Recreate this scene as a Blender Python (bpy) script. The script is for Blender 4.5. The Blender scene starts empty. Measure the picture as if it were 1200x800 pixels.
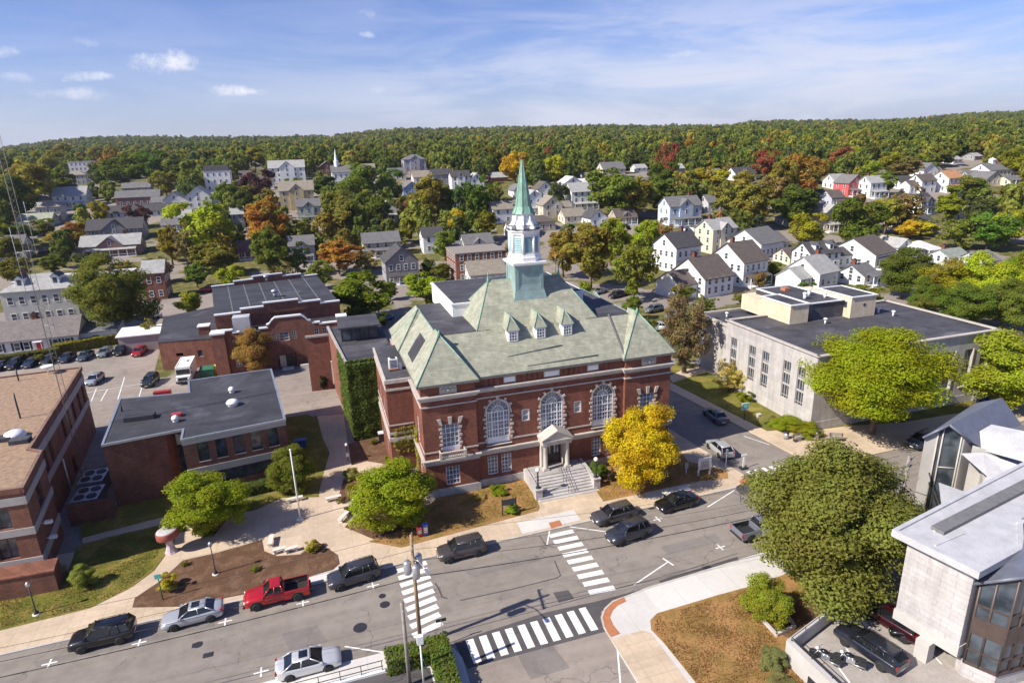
import bpy, math, random
import numpy as np
from mathutils import Vector, Matrix
R = math.radians
random.seed(7)
rng = np.random.default_rng(7)
scene = bpy.context.scene
COL = scene.collection

# ------------------------------------------------------------------ camera, sky, sun, exposure
CH = 37.0                                   # flying height of the camera, metres
FPX, PITCH, ROLL, YAW = 740.0, R(17.27), R(-1.80), R(16.9)
_cy, _sy = math.cos(YAW), math.sin(YAW)
_fw = np.array([_sy*math.cos(PITCH), _cy*math.cos(PITCH), -math.sin(PITCH)])
_rt = np.array([_cy, -_sy, 0.0])
_up = np.cross(_rt, _fw)
_r2 = math.cos(ROLL)*_rt + math.sin(ROLL)*_up
_u2 = -math.sin(ROLL)*_rt + math.cos(ROLL)*_up
CAMM = np.stack([_r2, -_u2, _fw])
cam = bpy.data.cameras.new('camera')
camo = bpy.data.objects.new('camera', cam)
COL.objects.link(camo)
cam.sensor_width = 36.0
cam.lens = FPX/1200*36.0
cam.clip_start, cam.clip_end = 0.5, 20000
m4 = Matrix.Identity(4)
for i in range(3):
	m4[i][0], m4[i][1], m4[i][2] = _r2[i], _u2[i], -_fw[i]
m4[2][3] = CH
camo.matrix_world = m4
scene.camera = camo

SUN_EL = R(40.5)
SUN_DIR = Vector((-0.985*math.cos(SUN_EL), -0.172*math.cos(SUN_EL), math.sin(SUN_EL)))   # towards the sun
sun = bpy.data.lights.new('sun', 'SUN')
sun.energy = 4.6
sun.angle = R(0.53)
sun.color = (1.0, 0.93, 0.82)
suno = bpy.data.objects.new('sun', sun)
COL.objects.link(suno)
suno.rotation_euler = SUN_DIR.to_track_quat('Z', 'Y').to_euler()
suno.location = (-200, -40, 200)

scene.view_settings.view_transform = 'Standard'
scene.view_settings.look = 'None'
scene.view_settings.gamma = 1.0
scene.view_settings.use_curve_mapping = False
scene.view_settings.exposure = 0.75
scene.render.engine = 'CYCLES'
try:
	scene.cycles.use_denoising = True
	scene.cycles.max_bounces = 5
	scene.cycles.diffuse_bounces = 3
	scene.cycles.transparent_max_bounces = 6
	scene.cycles.volume_bounces = 0
except Exception:
	pass


def ray(px, py):
	return CAMM.T @ np.array([(px-600)/FPX, (py-400)/FPX, 1.0])


def gp(px, py, z=0.0):
	"""point of the horizontal plane z seen at a photo pixel (1200 x 800)"""
	d = ray(px, py)
	t = (CH-z)/-d[2]
	return (float(d[0]*t), float(d[1]*t))


def onY(px, py, Y):
	d = ray(px, py)
	t = Y/d[1]
	return (float(d[0]*t), float(CH+d[2]*t))


def onX(px, py, X):
	d = ray(px, py)
	t = X/d[0]
	return (float(d[1]*t), float(CH+d[2]*t))


def proj(x, y, z):
	c = CAMM @ np.array([x, y, z-CH])
	return 600+FPX*c[0]/c[2], 400+FPX*c[1]/c[2], c[2]


# ------------------------------------------------------------------ world: sky with thin clouds
world = bpy.data.worlds.new('World')
scene.world = world
world.use_nodes = True
nt = world.node_tree
nt.nodes.clear()


class G:
	"""small node-graph helper"""
	def __init__(self, tree):
		self.t = tree

	def n(self, typ, **kw):
		nd = self.t.nodes.new(typ)
		ins = kw.pop('ins', {})
		for k, v in kw.items():
			setattr(nd, k, v)
		for k, v in ins.items():
			s = nd.inputs[k]
			if isinstance(v, bpy.types.NodeSocket):
				self.t.links.new(v, s)
			else:
				s.default_value = v
		return nd

	def math(self, op, a, b=0.0, c=0.0, clamp=False):
		nd = self.n('ShaderNodeMath', operation=op, use_clamp=clamp, ins={0: a, 1: b, 2: c})
		return nd.outputs[0]

	def vmath(self, op, a, b=(0, 0, 0)):
		nd = self.n('ShaderNodeVectorMath', operation=op, ins={0: a, 1: b})
		return nd

	def mix(self, f, a, b, mode='MIX'):
		nd = self.n('ShaderNodeMix', data_type='RGBA', blend_type=mode, clamp_factor=True)
		for i, v in ((0, f), (6, a), (7, b)):
			if isinstance(v, bpy.types.NodeSocket):
				self.t.links.new(v, nd.inputs[i])
			else:
				nd.inputs[i].default_value = v if i == 0 else (tuple(v)+(1,))[:4]
		return nd.outputs[2]

	def noise(self, vec, scale, detail=4, rough=0.55, dist=0.0):
		nd = self.n('ShaderNodeTexNoise', ins={'Scale': scale, 'Detail': detail, 'Roughness': rough, 'Distortion': dist})
		if vec is not None:
			self.t.links.new(vec, nd.inputs['Vector'])
		return nd.outputs['Fac']

	def ramp(self, f, lo, hi, a=0.0, b=1.0):
		nd = self.n('ShaderNodeMapRange', ins={0: f, 1: lo, 2: hi, 3: a, 4: b})
		nd.interpolation_type = 'SMOOTHSTEP'
		return nd.outputs[0]

	def link(self, a, b):
		self.t.links.new(a, b)


g = G(nt)
sky = g.n('ShaderNodeTexSky', sky_type='NISHITA', sun_disc=False)
sky.sun_elevation = SUN_EL
sky.sun_rotation = math.atan2(SUN_DIR.x, SUN_DIR.y)
sky.air_density = 1.0
sky.dust_density = 0.6
sky.ozone_density = 3.5
tc = g.n('ShaderNodeTexCoord')
D = tc.outputs['Generated']
sep = g.n('ShaderNodeSeparateXYZ', ins={0: D})
# cloud layer: view direction flattened on a plane far above, so clouds thin out with perspective
zz = g.math('MAXIMUM', sep.outputs[2], 0.02)
pl = g.n('ShaderNodeCombineXYZ', ins={0: g.math('DIVIDE', sep.outputs[0], zz), 1: g.math('DIVIDE', sep.outputs[1], zz), 2: 0.0})
warp = g.noise(D, 9.0, 4, 0.6)
fine = g.noise(D, 34.0, 6, 0.7)
fine2 = g.noise(D, 150.0, 4, 0.7)
total = None
CLOUDS = [  # pixel centre, half width and half height in px, density
	(200, 73, 40, 11, .95), (277, 107, 34, 6, .85), (100, 90, 26, 6, .7), (84, 110, 36, 8, .55), (96, 49, 12, 7, .35),
	(434, 16, 10, 7, .5), (432, 41, 12, 4, .45), (8, 62, 14, 6, .5), (444, 106, 12, 5, .3), (795, 63, 22, 5, .35), (20, 92, 18, 5, .3)]
sepp = g.n('ShaderNodeSeparateXYZ', ins={0: g.vmath('SUBTRACT', g.n('ShaderNodeTexNoise', ins={'Scale': 26.0, 'Detail': 4.0, 'Vector': D}).outputs['Color'], (0.5, 0.5, 0.5)).outputs[0]})
for (px, py, w, h, den) in CLOUDS:
	d0 = ray(px, py)
	d0 = d0/np.linalg.norm(d0)
	hx = np.array([d0[1], -d0[0], 0.0])
	hx /= np.linalg.norm(hx)
	hz = np.cross(hx, d0)
	dx = g.n('ShaderNodeVectorMath', operation='DOT_PRODUCT', ins={0: D, 1: tuple(hx)}).outputs['Value']
	dz = g.n('ShaderNodeVectorMath', operation='DOT_PRODUCT', ins={0: D, 1: tuple(hz)}).outputs['Value']
	a = g.math('DIVIDE', g.math('ADD', dx, g.math('MULTIPLY', sepp.outputs[0], 0.03)), w/FPX)
	b = g.math('DIVIDE', g.math('ADD', dz, g.math('MULTIPLY', sepp.outputs[1], 0.016)), h/FPX)
	r2 = g.math('ADD', g.math('MULTIPLY', a, a), g.math('MULTIPLY', b, b))
	front = g.math('GREATER_THAN', g.n('ShaderNodeVectorMath', operation='DOT_PRODUCT', ins={0: D, 1: tuple(d0)}).outputs['Value'], 0.5)
	msk = g.math('MULTIPLY', g.math('MULTIPLY', g.ramp(g.math('ADD', r2, g.math('ADD', g.math('MULTIPLY', fine, 2.6), g.math('MULTIPLY', fine2, 1.0))), 1.1, 2.7, 1.0, 0.0), front), den)
	total = msk if total is None else g.math('MAXIMUM', total, msk)
# thin veil of high cloud low over the horizon, denser to the east
st = g.n('ShaderNodeVectorMath', operation='MULTIPLY', ins={0: D, 1: (1.0, 1.0, 6.0)}).outputs[0]
veil = g.noise(st, 3.2, 6, 0.62, 0.4)
east = g.ramp(sep.outputs[0], -0.2, 0.65, 0.25, 1.0)
low = g.ramp(sep.outputs[2], 0.02, 0.30, 1.0, 0.0)
veil = g.math('MULTIPLY', g.math('MULTIPLY', g.ramp(veil, 0.36, 0.66), east), low)
veil = g.math('MULTIPLY', veil, 0.95)
haz = g.ramp(sep.outputs[2], 0.0, 0.16, 0.45, 0.0)
skyb = g.mix(1.0, sky.outputs[0], (.98, 1.0, 1.42), 'MULTIPLY')
skyc = g.mix(haz, skyb, (6.1, 6.6, 8.2))
skyc = g.mix(veil, skyc, (7.9, 8.1, 9.4))
skyc = g.mix(total, skyc, (10.5, 10.3, 10.8))
bg = g.n('ShaderNodeBackground', ins={'Color': skyc, 'Strength': 0.061})
wo = g.n('ShaderNodeOutputWorld')
g.link(bg.outputs[0], wo.inputs[0])

# ------------------------------------------------------------------ materials
MATS = {}


def new_mat(name):
	m = bpy.data.materials.new(name)
	m.use_nodes = True
	m.node_tree.nodes.clear()
	gg = G(m.node_tree)
	out = gg.n('ShaderNodeOutputMaterial')
	bs = gg.n('ShaderNodeBsdfPrincipled')
	gg.link(bs.outputs[0], out.inputs[0])
	MATS[name] = m
	return m, gg, bs, out


def plain(name, col, rough=0.7, var=0.12, scale=1.5, metal=0.0, bump=0.0, spec=0.5, coat=0.0):
	"""base colour broken by two sizes of noise"""
	m, gg, bs, out = new_mat(name)
	oc = gg.n('ShaderNodeTexCoord').outputs['Object']
	n1 = gg.noise(oc, scale, 5, 0.6)
	n2 = gg.noise(oc, scale*9, 3, 0.6)
	f = gg.math('ADD', gg.math('MULTIPLY', n1, 0.65), gg.math('MULTIPLY', n2, 0.35))
	c1 = tuple(c*(1-var*1.6) for c in col)
	c2 = tuple(min(1, c*(1+var*1.6)) for c in col)
	gg.link(gg.mix(gg.ramp(f, 0.3, 0.7), c1, c2), bs.inputs['Base Color'])
	bs.inputs['Roughness'].default_value = rough
	bs.inputs['Metallic'].default_value = metal
	bs.inputs['Specular IOR Level'].default_value = spec
	if coat:
		bs.inputs['Coat Weight'].default_value = coat
		bs.inputs['Coat Roughness'].default_value = 0.08
	if bump:
		b = gg.n('ShaderNodeBump', ins={'Strength': bump, 'Distance': 0.05, 'Height': n2})
		gg.link(b.outputs[0], bs.inputs['Normal'])
	return m


def objcol(name, rough=0.7, var=0.1, scale=1.5, metal=0.0, coat=0.0, lap=0.0, spec=0.5, mott=0.0):
	"""as plain(), but the colour is the object's own colour"""
	m, gg, bs, out = new_mat(name)
	oc = gg.n('ShaderNodeTexCoord').outputs['Object']
	n1 = gg.noise(oc, scale, 5, 0.6)
	n2 = gg.noise(oc, scale*8, 3, 0.6)
	f = gg.math('ADD', gg.math('MULTIPLY', n1, 0.6), gg.math('MULTIPLY', n2, 0.4))
	oi = gg.n('ShaderNodeObjectInfo').outputs['Color']
	v = gg.ramp(f, 0.3, 0.7, 1-var*1.5, 1+var*1.5)
	cv = gg.n('ShaderNodeCombineXYZ', ins={0: v, 1: v, 2: v}).outputs[0]
	c = gg.mix(1.0, oi, cv, 'MULTIPLY')
	if mott:
		s = gg.n('ShaderNodeSeparateXYZ', ins={0: oc})
		br = gg.n('ShaderNodeTexBrick', ins={'Vector': gg.n('ShaderNodeCombineXYZ', ins={0: gg.math('ADD', s.outputs[0], s.outputs[1]), 1: s.outputs[2], 2: 0.0}).outputs[0],
                  'Color1': (1-mott, 1-mott, 1-mott, 1), 'Color2': (1+mott*.5, 1+mott*.5, 1+mott*.5, 1), 'Mortar': (.7, .7, .7, 1), 'Scale': 1.0, 'Mortar Size': 0.012, 'Brick Width': 0.5, 'Row Height': 0.16})
		c = gg.mix(1.0, c, br.outputs[0], 'MULTIPLY')
	gg.link(c, bs.inputs['Base Color'])
	bs.inputs['Roughness'].default_value = rough
	bs.inputs['Metallic'].default_value = metal
	bs.inputs['Specular IOR Level'].default_value = spec
	bs.inputs['Coat Weight'].default_value = coat
	bs.inputs['Coat Roughness'].default_value = 0.06
	if lap:
		s = gg.n('ShaderNodeSeparateXYZ', ins={0: oc})
		fr = gg.math('FRACT', gg.math('DIVIDE', s.outputs[2], lap))
		b = gg.n('ShaderNodeBump', ins={'Strength': 0.6, 'Distance': 0.03, 'Height': fr})
		gg.link(b.outputs[0], bs.inputs['Normal'])
	return m


def masonry(name, c1, c2, mortar, bw, rh, ms=0.012, rough=0.85, var=0.15, bump=0.35, mix=0.5):
	m, gg, bs, out = new_mat(name)
	oc = gg.n('ShaderNodeTexCoord').outputs['Object']
	s = gg.n('ShaderNodeSeparateXYZ', ins={0: oc})
	v = gg.n('ShaderNodeCombineXYZ', ins={0: gg.math('ADD', s.outputs[0], s.outputs[1]), 1: s.outputs[2], 2: 0.0}).outputs[0]
	br = gg.n('ShaderNodeTexBrick', ins={'Vector': v, 'Color1': c1+(1,), 'Color2': c2+(1,), 'Mortar': mortar+(1,), 'Scale': 1.0,
              'Mortar Size': ms, 'Brick Width': bw, 'Row Height': rh, 'Bias': 0.0})
	n1 = gg.noise(oc, 0.7, 5, 0.6)
	n2 = gg.noise(oc, 5.0, 3, 0.6)
	f = gg.math('ADD', gg.math('MULTIPLY', n1, 0.6), gg.math('MULTIPLY', n2, 0.4))
	sk = gg.noise(gg.n('ShaderNodeVectorMath', operation='MULTIPLY', ins={0: oc, 1: (1.5, 1.5, .14)}).outputs[0], 1.0, 4, .6)
	k = gg.math('MULTIPLY', gg.ramp(f, 0.3, 0.7, 1-var*1.6, 1+var*1.6), gg.ramp(sk, .35, .68, 1.06, .87))
	cv = gg.n('ShaderNodeCombineXYZ', ins={0: k, 1: k, 2: k}).outputs[0]
	gg.link(gg.mix(1.0, br.outputs[0], cv, 'MULTIPLY'), bs.inputs['Base Color'])
	bs.inputs['Roughness'].default_value = rough
	bs.inputs['Specular IOR Level'].default_value = 0.3
	b = gg.n('ShaderNodeBump', ins={'Strength': bump, 'Distance': 0.02, 'Height': br.outputs[1]})
	b.invert = True
	gg.link(b.outputs[0], bs.inputs['Normal'])
	return m


M_BRICK = masonry('brick', (.165, .050, .032), (.215, .072, .044), (.20, .12, .09), .42, .14, .010)
M_BRICK2 = masonry('brick_brown', (.150, .058, .036), (.205, .082, .052), (.20, .13, .10), .42, .14, .010)
M_BRICK3 = masonry('brick_old', (.175, .062, .040), (.235, .088, .056), (.22, .14, .11), .42, .14, .010)
M_SLATE = masonry('slate', (.275, .280, .212), (.345, .342, .262), (.215, .225, .172), .62, .20, .010, .7, .10, .5)
M_STONE = masonry('granite_block', (.40, .375, .36), (.45, .425, .405), (.35, .33, .315), 1.5, .75, .012, .75, .08, .2)
M_LIME = plain('limestone', (.46, .42, .37), .8, .10, 1.2, bump=.2)
M_DECK = plain('deck_concrete', (.33, .295, .265), .85, .14, .5, bump=.15)
M_WSTONE = masonry('pale_rough_stone', (.41, .385, .37), (.47, .445, .43), (.35, .33, .32), 1.4, .42, .02, .85, .08, .4)
M_CONC = plain('concrete', (.62, .57, .49), .85, .08, .8, bump=.15)
M_WCONC = plain('white_concrete', (.45, .43, .40), .8, .05, .8, bump=.1)
M_BAND = plain('grey_concrete_band', (.34, .32, .30), .85, .08, 1.0, bump=.2)
M_COPPER = plain('green_copper', (.185, .330, .255), .6, .18, 1.6, bump=.1)
M_COPPER2 = plain('blue_green_copper', (.24, .335, .32), .55, .14, 1.2, bump=.1)
M_WHITE = plain('white_paint', (.80, .80, .78), .5, .05, 2.0)
M_TRIM = plain('white_trim', (.78, .78, .77), .5, .04, 2.0)
M_LEAD = plain('lead_gutter', (.16, .155, .15), .6, .12, 2.0)


def roofing(name, col):
	m, gg, bs, out = new_mat(name)
	oc = gg.n('ShaderNodeTexCoord').outputs['Object']
	br = gg.n('ShaderNodeTexBrick', ins={'Vector': oc, 'Color1': (.82, .82, .82, 1), 'Color2': (1.12, 1.12, 1.12, 1), 'Mortar': (.55, .55, .55, 1), 'Scale': 1.0, 'Mortar Size': .02, 'Brick Width': 9.0, 'Row Height': 1.05})
	n1 = gg.noise(oc, .28, 5, .62, .6)
	n2 = gg.noise(oc, 2.4, 4, .65)
	st = gg.ramp(gg.noise(oc, .17, 3, .55, .8), .56, .66, 1.0, 1.55)
	v = gg.math('MULTIPLY', gg.ramp(gg.math('ADD', gg.math('MULTIPLY', n1, .6), gg.math('MULTIPLY', n2, .4)), .3, .7, .66, 1.36), st)
	cv = gg.n('ShaderNodeCombineXYZ', ins={0: v, 1: v, 2: v}).outputs[0]
	gg.link(gg.mix(1.0, gg.mix(1.0, br.outputs[0], cv, 'MULTIPLY'), col, 'MULTIPLY'), bs.inputs['Base Color'])
	bs.inputs['Roughness'].default_value = .72
	bs.inputs['Specular IOR Level'].default_value = .35
	return m


M_TAR = roofing('black_roofing', (.046, .046, .054))
M_TAR2 = roofing('dark_roofing', (.064, .062, .070))
M_GRAVEL = plain('roof_gravel', (.29, .195, .125), .95, .22, 2.2, bump=.6)
M_METALROOF = plain('grey_metal_roof', (.49, .485, .495), .5, .10, .8, metal=.1, spec=.4)
M_STEEL = plain('galvanised_steel', (.48, .49, .50), .4, .10, 3.0, metal=.7)
M_DARKMETAL = plain('dark_metal', (.03, .03, .034), .45, .12, 3.0)
M_BLACK = plain('black_rubber', (.018, .018, .019), .8, .10, 6.0)
M_WOODPOLE = plain('weathered_wood', (.30, .20, .11), .85, .20, 3.0, bump=.4)
M_GREYWOOD = plain('grey_wood', (.24, .215, .19), .85, .18, 3.0, bump=.4)
M_BARK = plain('bark', (.13, .098, .070), .9, .22, 4.0, bump=.5)
M_TAN = masonry('tan_panel', (.62, .51, .36), (.66, .55, .39), (.50, .41, .30), 1.2, .35, .012, .8, .06, .2)
M_DOOR = plain('dark_door', (.045, .032, .024), .5, .15, 2.0)
M_RUST = plain('tactile_paving', (.40, .155, .070), .85, .10, 3.0, bump=.4)


def worn_paint():
	m, gg, bs, out = new_mat('road_paint')
	oc = gg.n('ShaderNodeTexCoord').outputs['Object']
	a = gg.noise(oc, .7, 3, .6)
	b = gg.noise(oc, 7.0, 5, .75)
	f = gg.ramp(gg.math('ADD', gg.math('MULTIPLY', a, .45), gg.math('MULTIPLY', b, .55)), .50, .66)
	gg.link(gg.mix(gg.math('MULTIPLY', f, .75), (.74, .73, .70), (.33, .30, .275)), bs.inputs['Base Color'])
	bs.inputs['Roughness'].default_value = .85
	return m


M_PAINT = worn_paint()
M_BLUE = plain('blue_plastic', (.03, .07, .26), .4, .08, 2.0)
M_RED = plain('red_paint', (.36, .035, .03), .4, .08, 2.0)
M_YELLOW = plain('yellow_paint', (.62, .40, .04), .5, .10, 2.0)
M_GREEN = plain('green_paint', (.03, .14, .08), .5, .12, 2.0)
M_TEAL = plain('teal_sign', (.10, .42, .36), .5, .05, 2.0)
M_GLOBE = plain('lamp_globe', (.85, .85, .82), .3, .03, 2.0)
M_GLASSBLK = plain('tower_louver', (.25, .40, .42), .6, .12, 3.0)
M_SIDING = objcol('siding', .65, .05, .7, lap=.16)
M_SHINGLE = objcol('roof_shingle', .85, .10, .8, mott=.18, spec=.25)
M_CARPAINT = objcol('car_paint', .32, .02, 1.0, metal=.35, coat=.8)
M_ANYPAINT = objcol('painted', .55, .05, 2.0)


def mk_glass(name, col, rough, spec=0.8):
	m, gg, bs, out = new_mat(name)
	oc = gg.n('ShaderNodeTexCoord').outputs['Object']
	n1 = gg.noise(oc, 0.9, 3, 0.5)
	gg.link(gg.mix(gg.ramp(n1, .35, .65), tuple(c*.55 for c in col), tuple(c*1.5 for c in col)), bs.inputs['Base Color'])
	bs.inputs['Roughness'].default_value = rough
	bs.inputs['Specular IOR Level'].default_value = spec
	return m


M_GLASS = mk_glass('window_glass', (.050, .062, .075), .08)
M_GLASSK = mk_glass('painted_sky_glass', (.13, .16, .21), .08)  # lighter bluish base colour stands in for the sky's reflection
M_GLASSB = mk_glass('blinds_behind_glass', (.30, .31, .33), .15)
M_CARGLASS = mk_glass('car_glass', (.012, .014, .017), .05)
M_TAIL = plain('tail_lamp', (.35, .01, .012), .2, .05, 4.0)
M_HEAD = plain('head_lamp', (.75, .76, .78), .12, .05, 4.0)
M_RIM = plain('wheel_rim', (.50, .51, .53), .3, .08, 6.0, metal=.7)


def asphalt(name, base, patch):
	m, gg, bs, out = new_mat(name)
	oc = gg.n('ShaderNodeTexCoord').outputs['Object']
	big = gg.noise(oc, 0.10, 5, 0.6, .3)
	mid = gg.noise(oc, 0.9, 5, 0.65)
	grit = gg.noise(oc, 14.0, 3, 0.7)
	st = gg.n('ShaderNodeVectorMath', operation='MULTIPLY', ins={0: oc, 1: (.05, .9, 1)}).outputs[0]
	lane = gg.noise(st, 1.0, 3, .5)
	f = gg.math('ADD', gg.math('MULTIPLY', big, .35), gg.math('ADD', gg.math('MULTIPLY', mid, .3), gg.math('ADD', gg.math('MULTIPLY', lane, .25), gg.math('MULTIPLY', grit, .1))))
	c = gg.mix(gg.ramp(f, .36, .62), tuple(b*.80 for b in base), tuple(b*1.18 for b in base))
	# cracks sealed with tar
	vo = gg.n('ShaderNodeTexVoronoi', feature='DISTANCE_TO_EDGE', ins={'Vector': gg.vmath('ADD', oc, gg.n('ShaderNodeVectorMath', operation='SCALE', ins={0: gg.n('ShaderNodeTexNoise', ins={'Vector': oc, 'Scale': .6, 'Detail': 4.0}).outputs['Color'], 'Scale': 2.2}).outputs[0]).outputs[0], 'Scale': 0.16})
	cr = gg.math('MULTIPLY', gg.ramp(vo.outputs['Distance'], .0, .010, 1.0, .0), gg.ramp(gg.noise(oc, .22, 2), .46, .56))
	vo2 = gg.n('ShaderNodeTexVoronoi', feature='DISTANCE_TO_EDGE', ins={'Vector': gg.vmath('ADD', oc, gg.n('ShaderNodeVectorMath', operation='SCALE', ins={0: gg.n('ShaderNodeTexNoise', ins={'Vector': oc, 'Scale': .9, 'Detail': 4.0}).outputs['Color'], 'Scale': 1.4}).outputs[0]).outputs[0], 'Scale': 0.42})
	cr2 = gg.math('MULTIPLY', gg.math('MULTIPLY', gg.ramp(vo2.outputs['Distance'], .0, .014, 1.0, .0), gg.ramp(gg.noise(oc, .12, 2), .48, .62)), .65)
	cc = gg.math('MAXIMUM', cr, cr2)
	c = gg.mix(gg.math('MULTIPLY', cc, .62), c, tuple(b*.32 for b in base))
	gg.link(c, bs.inputs['Base Color'])
	bs.inputs['Roughness'].default_value = .9
	bs.inputs['Specular IOR Level'].default_value = .25
	b = gg.n('ShaderNodeBump', ins={'Strength': .25, 'Distance': .02, 'Height': grit})
	gg.link(b.outputs[0], bs.inputs['Normal'])
	return m


M_ROAD = asphalt('road_asphalt', (.226, .197, .171), 0)
M_ROADNEW = asphalt('dark_asphalt', (.085, .078, .078), 0)
M_LOT = asphalt('lot_asphalt', (.262, .222, .190), 0)


def turf(name, green, dry, amount, scale=.35):
	m, gg, bs, out = new_mat(name)
	oc = gg.n('ShaderNodeTexCoord').outputs['Object']
	a = gg.noise(oc, scale, 5, .65, .4)
	b = gg.noise(oc, scale*7, 4, .65)
	c = gg.noise(oc, 22.0, 3, .7)
	f = gg.math('ADD', gg.math('MULTIPLY', a, .6), gg.math('ADD', gg.math('MULTIPLY', b, .27), gg.math('MULTIPLY', c, .13)))
	col = gg.mix(gg.ramp(f, .62-amount*.35, .80-amount*.35), green, dry)
	fl = gg.ramp(c, .3, .7, .7, 1.25)
	cv = gg.n('ShaderNodeCombineXYZ', ins={0: fl, 1: fl, 2: fl}).outputs[0]
	gg.link(gg.mix(1.0, col, cv, 'MULTIPLY'), bs.inputs['Base Color'])
	bs.inputs['Roughness'].default_value = .95
	bs.inputs['Specular IOR Level'].default_value = .15
	bp = gg.n('ShaderNodeBump', ins={'Strength': .6, 'Distance': .06, 'Height': gg.math('ADD', b, c)})
	gg.link(bp.outputs[0], bs.inputs['Normal'])
	return m


M_GRASS = turf('lawn_grass', (.135, .135, .022), (.30, .205, .060), .50)
M_GRASSDRY = turf('dry_grass', (.235, .150, .045), (.36, .200, .080), .60)
M_GRASSGREEN = turf('green_grass', (.130, .135, .024), (.27, .21, .055), .50)
M_MULCH = turf('bark_mulch', (.115, .062, .036), (.19, .115, .072), .5, .8)


def paving(name, base, sx, sy, var=.07):
	m, gg, bs, out = new_mat(name)
	oc = gg.n('ShaderNodeTexCoord').outputs['Object']
	s = gg.n('ShaderNodeSeparateXYZ', ins={0: oc})
	fx = gg.math('ABSOLUTE', gg.math('SUBTRACT', gg.math('FRACT', gg.math('DIVIDE', s.outputs[0], sx)), .5))
	fy = gg.math('ABSOLUTE', gg.math('SUBTRACT', gg.math('FRACT', gg.math('DIVIDE', s.outputs[1], sy)), .5))
	j = gg.math('MAXIMUM', gg.math('MULTIPLY', gg.ramp(fx, .5-.03/sx, .5-.008/sx), .45), gg.math('MULTIPLY', gg.ramp(fy, .5-.03/sy, .5-.008/sy), .45))
	n1 = gg.noise(oc, .25, 5, .6)
	n2 = gg.noise(oc, 2.6, 4, .65)
	f = gg.math('ADD', gg.math('MULTIPLY', n1, .55), gg.math('MULTIPLY', n2, .45))
	c = gg.mix(gg.ramp(f, .33, .67), tuple(b*(1-var*1.7) for b in base), tuple(min(1, b*(1+var*1.5)) for b in base))
	vor = gg.n('ShaderNodeTexVoronoi', ins={'Vector': gg.n('ShaderNodeVectorMath', operation='DIVIDE', ins={0: oc, 1: (sx, sy, 9)}).outputs[0], 'Scale': 1.0, 'Randomness': 0.0})
	tint = gg.ramp(gg.n('ShaderNodeSeparateColor', ins={0: vor.outputs['Color']}).outputs[0], 0, 1, .93, 1.06)
	cv = gg.n('ShaderNodeCombineXYZ', ins={0: tint, 1: tint, 2: tint}).outputs[0]
	c = gg.mix(1.0, c, cv, 'MULTIPLY')
	c = gg.mix(j, c, tuple(b*.42 for b in base))
	gg.link(c, bs.inputs['Base Color'])
	bs.inputs['Roughness'].default_value = .9
	bs.inputs['Specular IOR Level'].default_value = .25
	return m


M_WALK = paving('sidewalk_concrete', (.50, .395, .285), 1.6, 1.6)
M_WALKNEW = paving('new_sidewalk_concrete', (.56, .535, .50), 5.2, 30, .04)
M_PLAZA = paving('plaza_concrete', (.50, .395, .295), 3.2, 3.2)
M_KERB = plain('kerb_granite', (.45, .42, .38), .85, .10, 1.5)


def foliage(name, inst=False, trans=.46):
	m, gg, bs, out = new_mat(name)
	gi = gg.n('ShaderNodeNewGeometry')
	oc = gg.n('ShaderNodeTexCoord').outputs['Object']
	if inst:
		at = gg.n('ShaderNodeAttribute', attribute_type='INSTANCER', attribute_name='tint')
		base = at.outputs['Color']
		rnd = gi.outputs['Random Per Island']
		n1 = gg.noise(oc, 1.6, 2, .5)
	else:
		oi = gg.n('ShaderNodeObjectInfo')
		base = oi.outputs['Color']
		off = gg.n('ShaderNodeCombineXYZ', ins={0: gg.math('MULTIPLY', oi.outputs['Random'], 40.0), 1: 0.0, 2: 0.0}).outputs[0]
		rnd = gi.outputs['Random Per Island']
		n1 = gg.noise(gg.vmath('ADD', oc, off).outputs[0], 1.7, 3, .6)
	if not inst:
		base = gg.mix(gg.math('MULTIPLY', gg.ramp(gg.noise(gg.vmath('ADD', oc, off).outputs[0], 1.1, 2, .5), .42, .60), gg.math('SUBTRACT', 1.0, oi.outputs['Alpha'])), base, (.105, .112, .020))
	hs = gg.n('ShaderNodeHueSaturation', ins={'Hue': gg.ramp(n1, .3, .7, .478, .520), 'Saturation': 1.0, 'Value': gg.math('ADD', gg.math('MULTIPLY', rnd, .75), gg.ramp(n1, .3, .7, 1.15, 1.70)), 'Color': base, 'Fac': 1.0})
	gg.link(hs.outputs[0], bs.inputs['Base Color'])
	bs.inputs['Roughness'].default_value = .7
	bs.inputs['Specular IOR Level'].default_value = .10
	tr = gg.n('ShaderNodeBsdfTranslucent', ins={'Color': hs.outputs[0]})
	mx = gg.n('ShaderNodeMixShader', ins={0: trans})
	gg.link(bs.outputs[0], mx.inputs[1])
	gg.link(tr.outputs[0], mx.inputs[2])
	gg.link(mx.outputs[0], out.inputs[0])
	return m


M_LEAF = foliage('leaves')
M_LEAFI = foliage('forest_leaves', True)


# ------------------------------------------------------------------ mesh builder and tagging
ORG = {}


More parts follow.
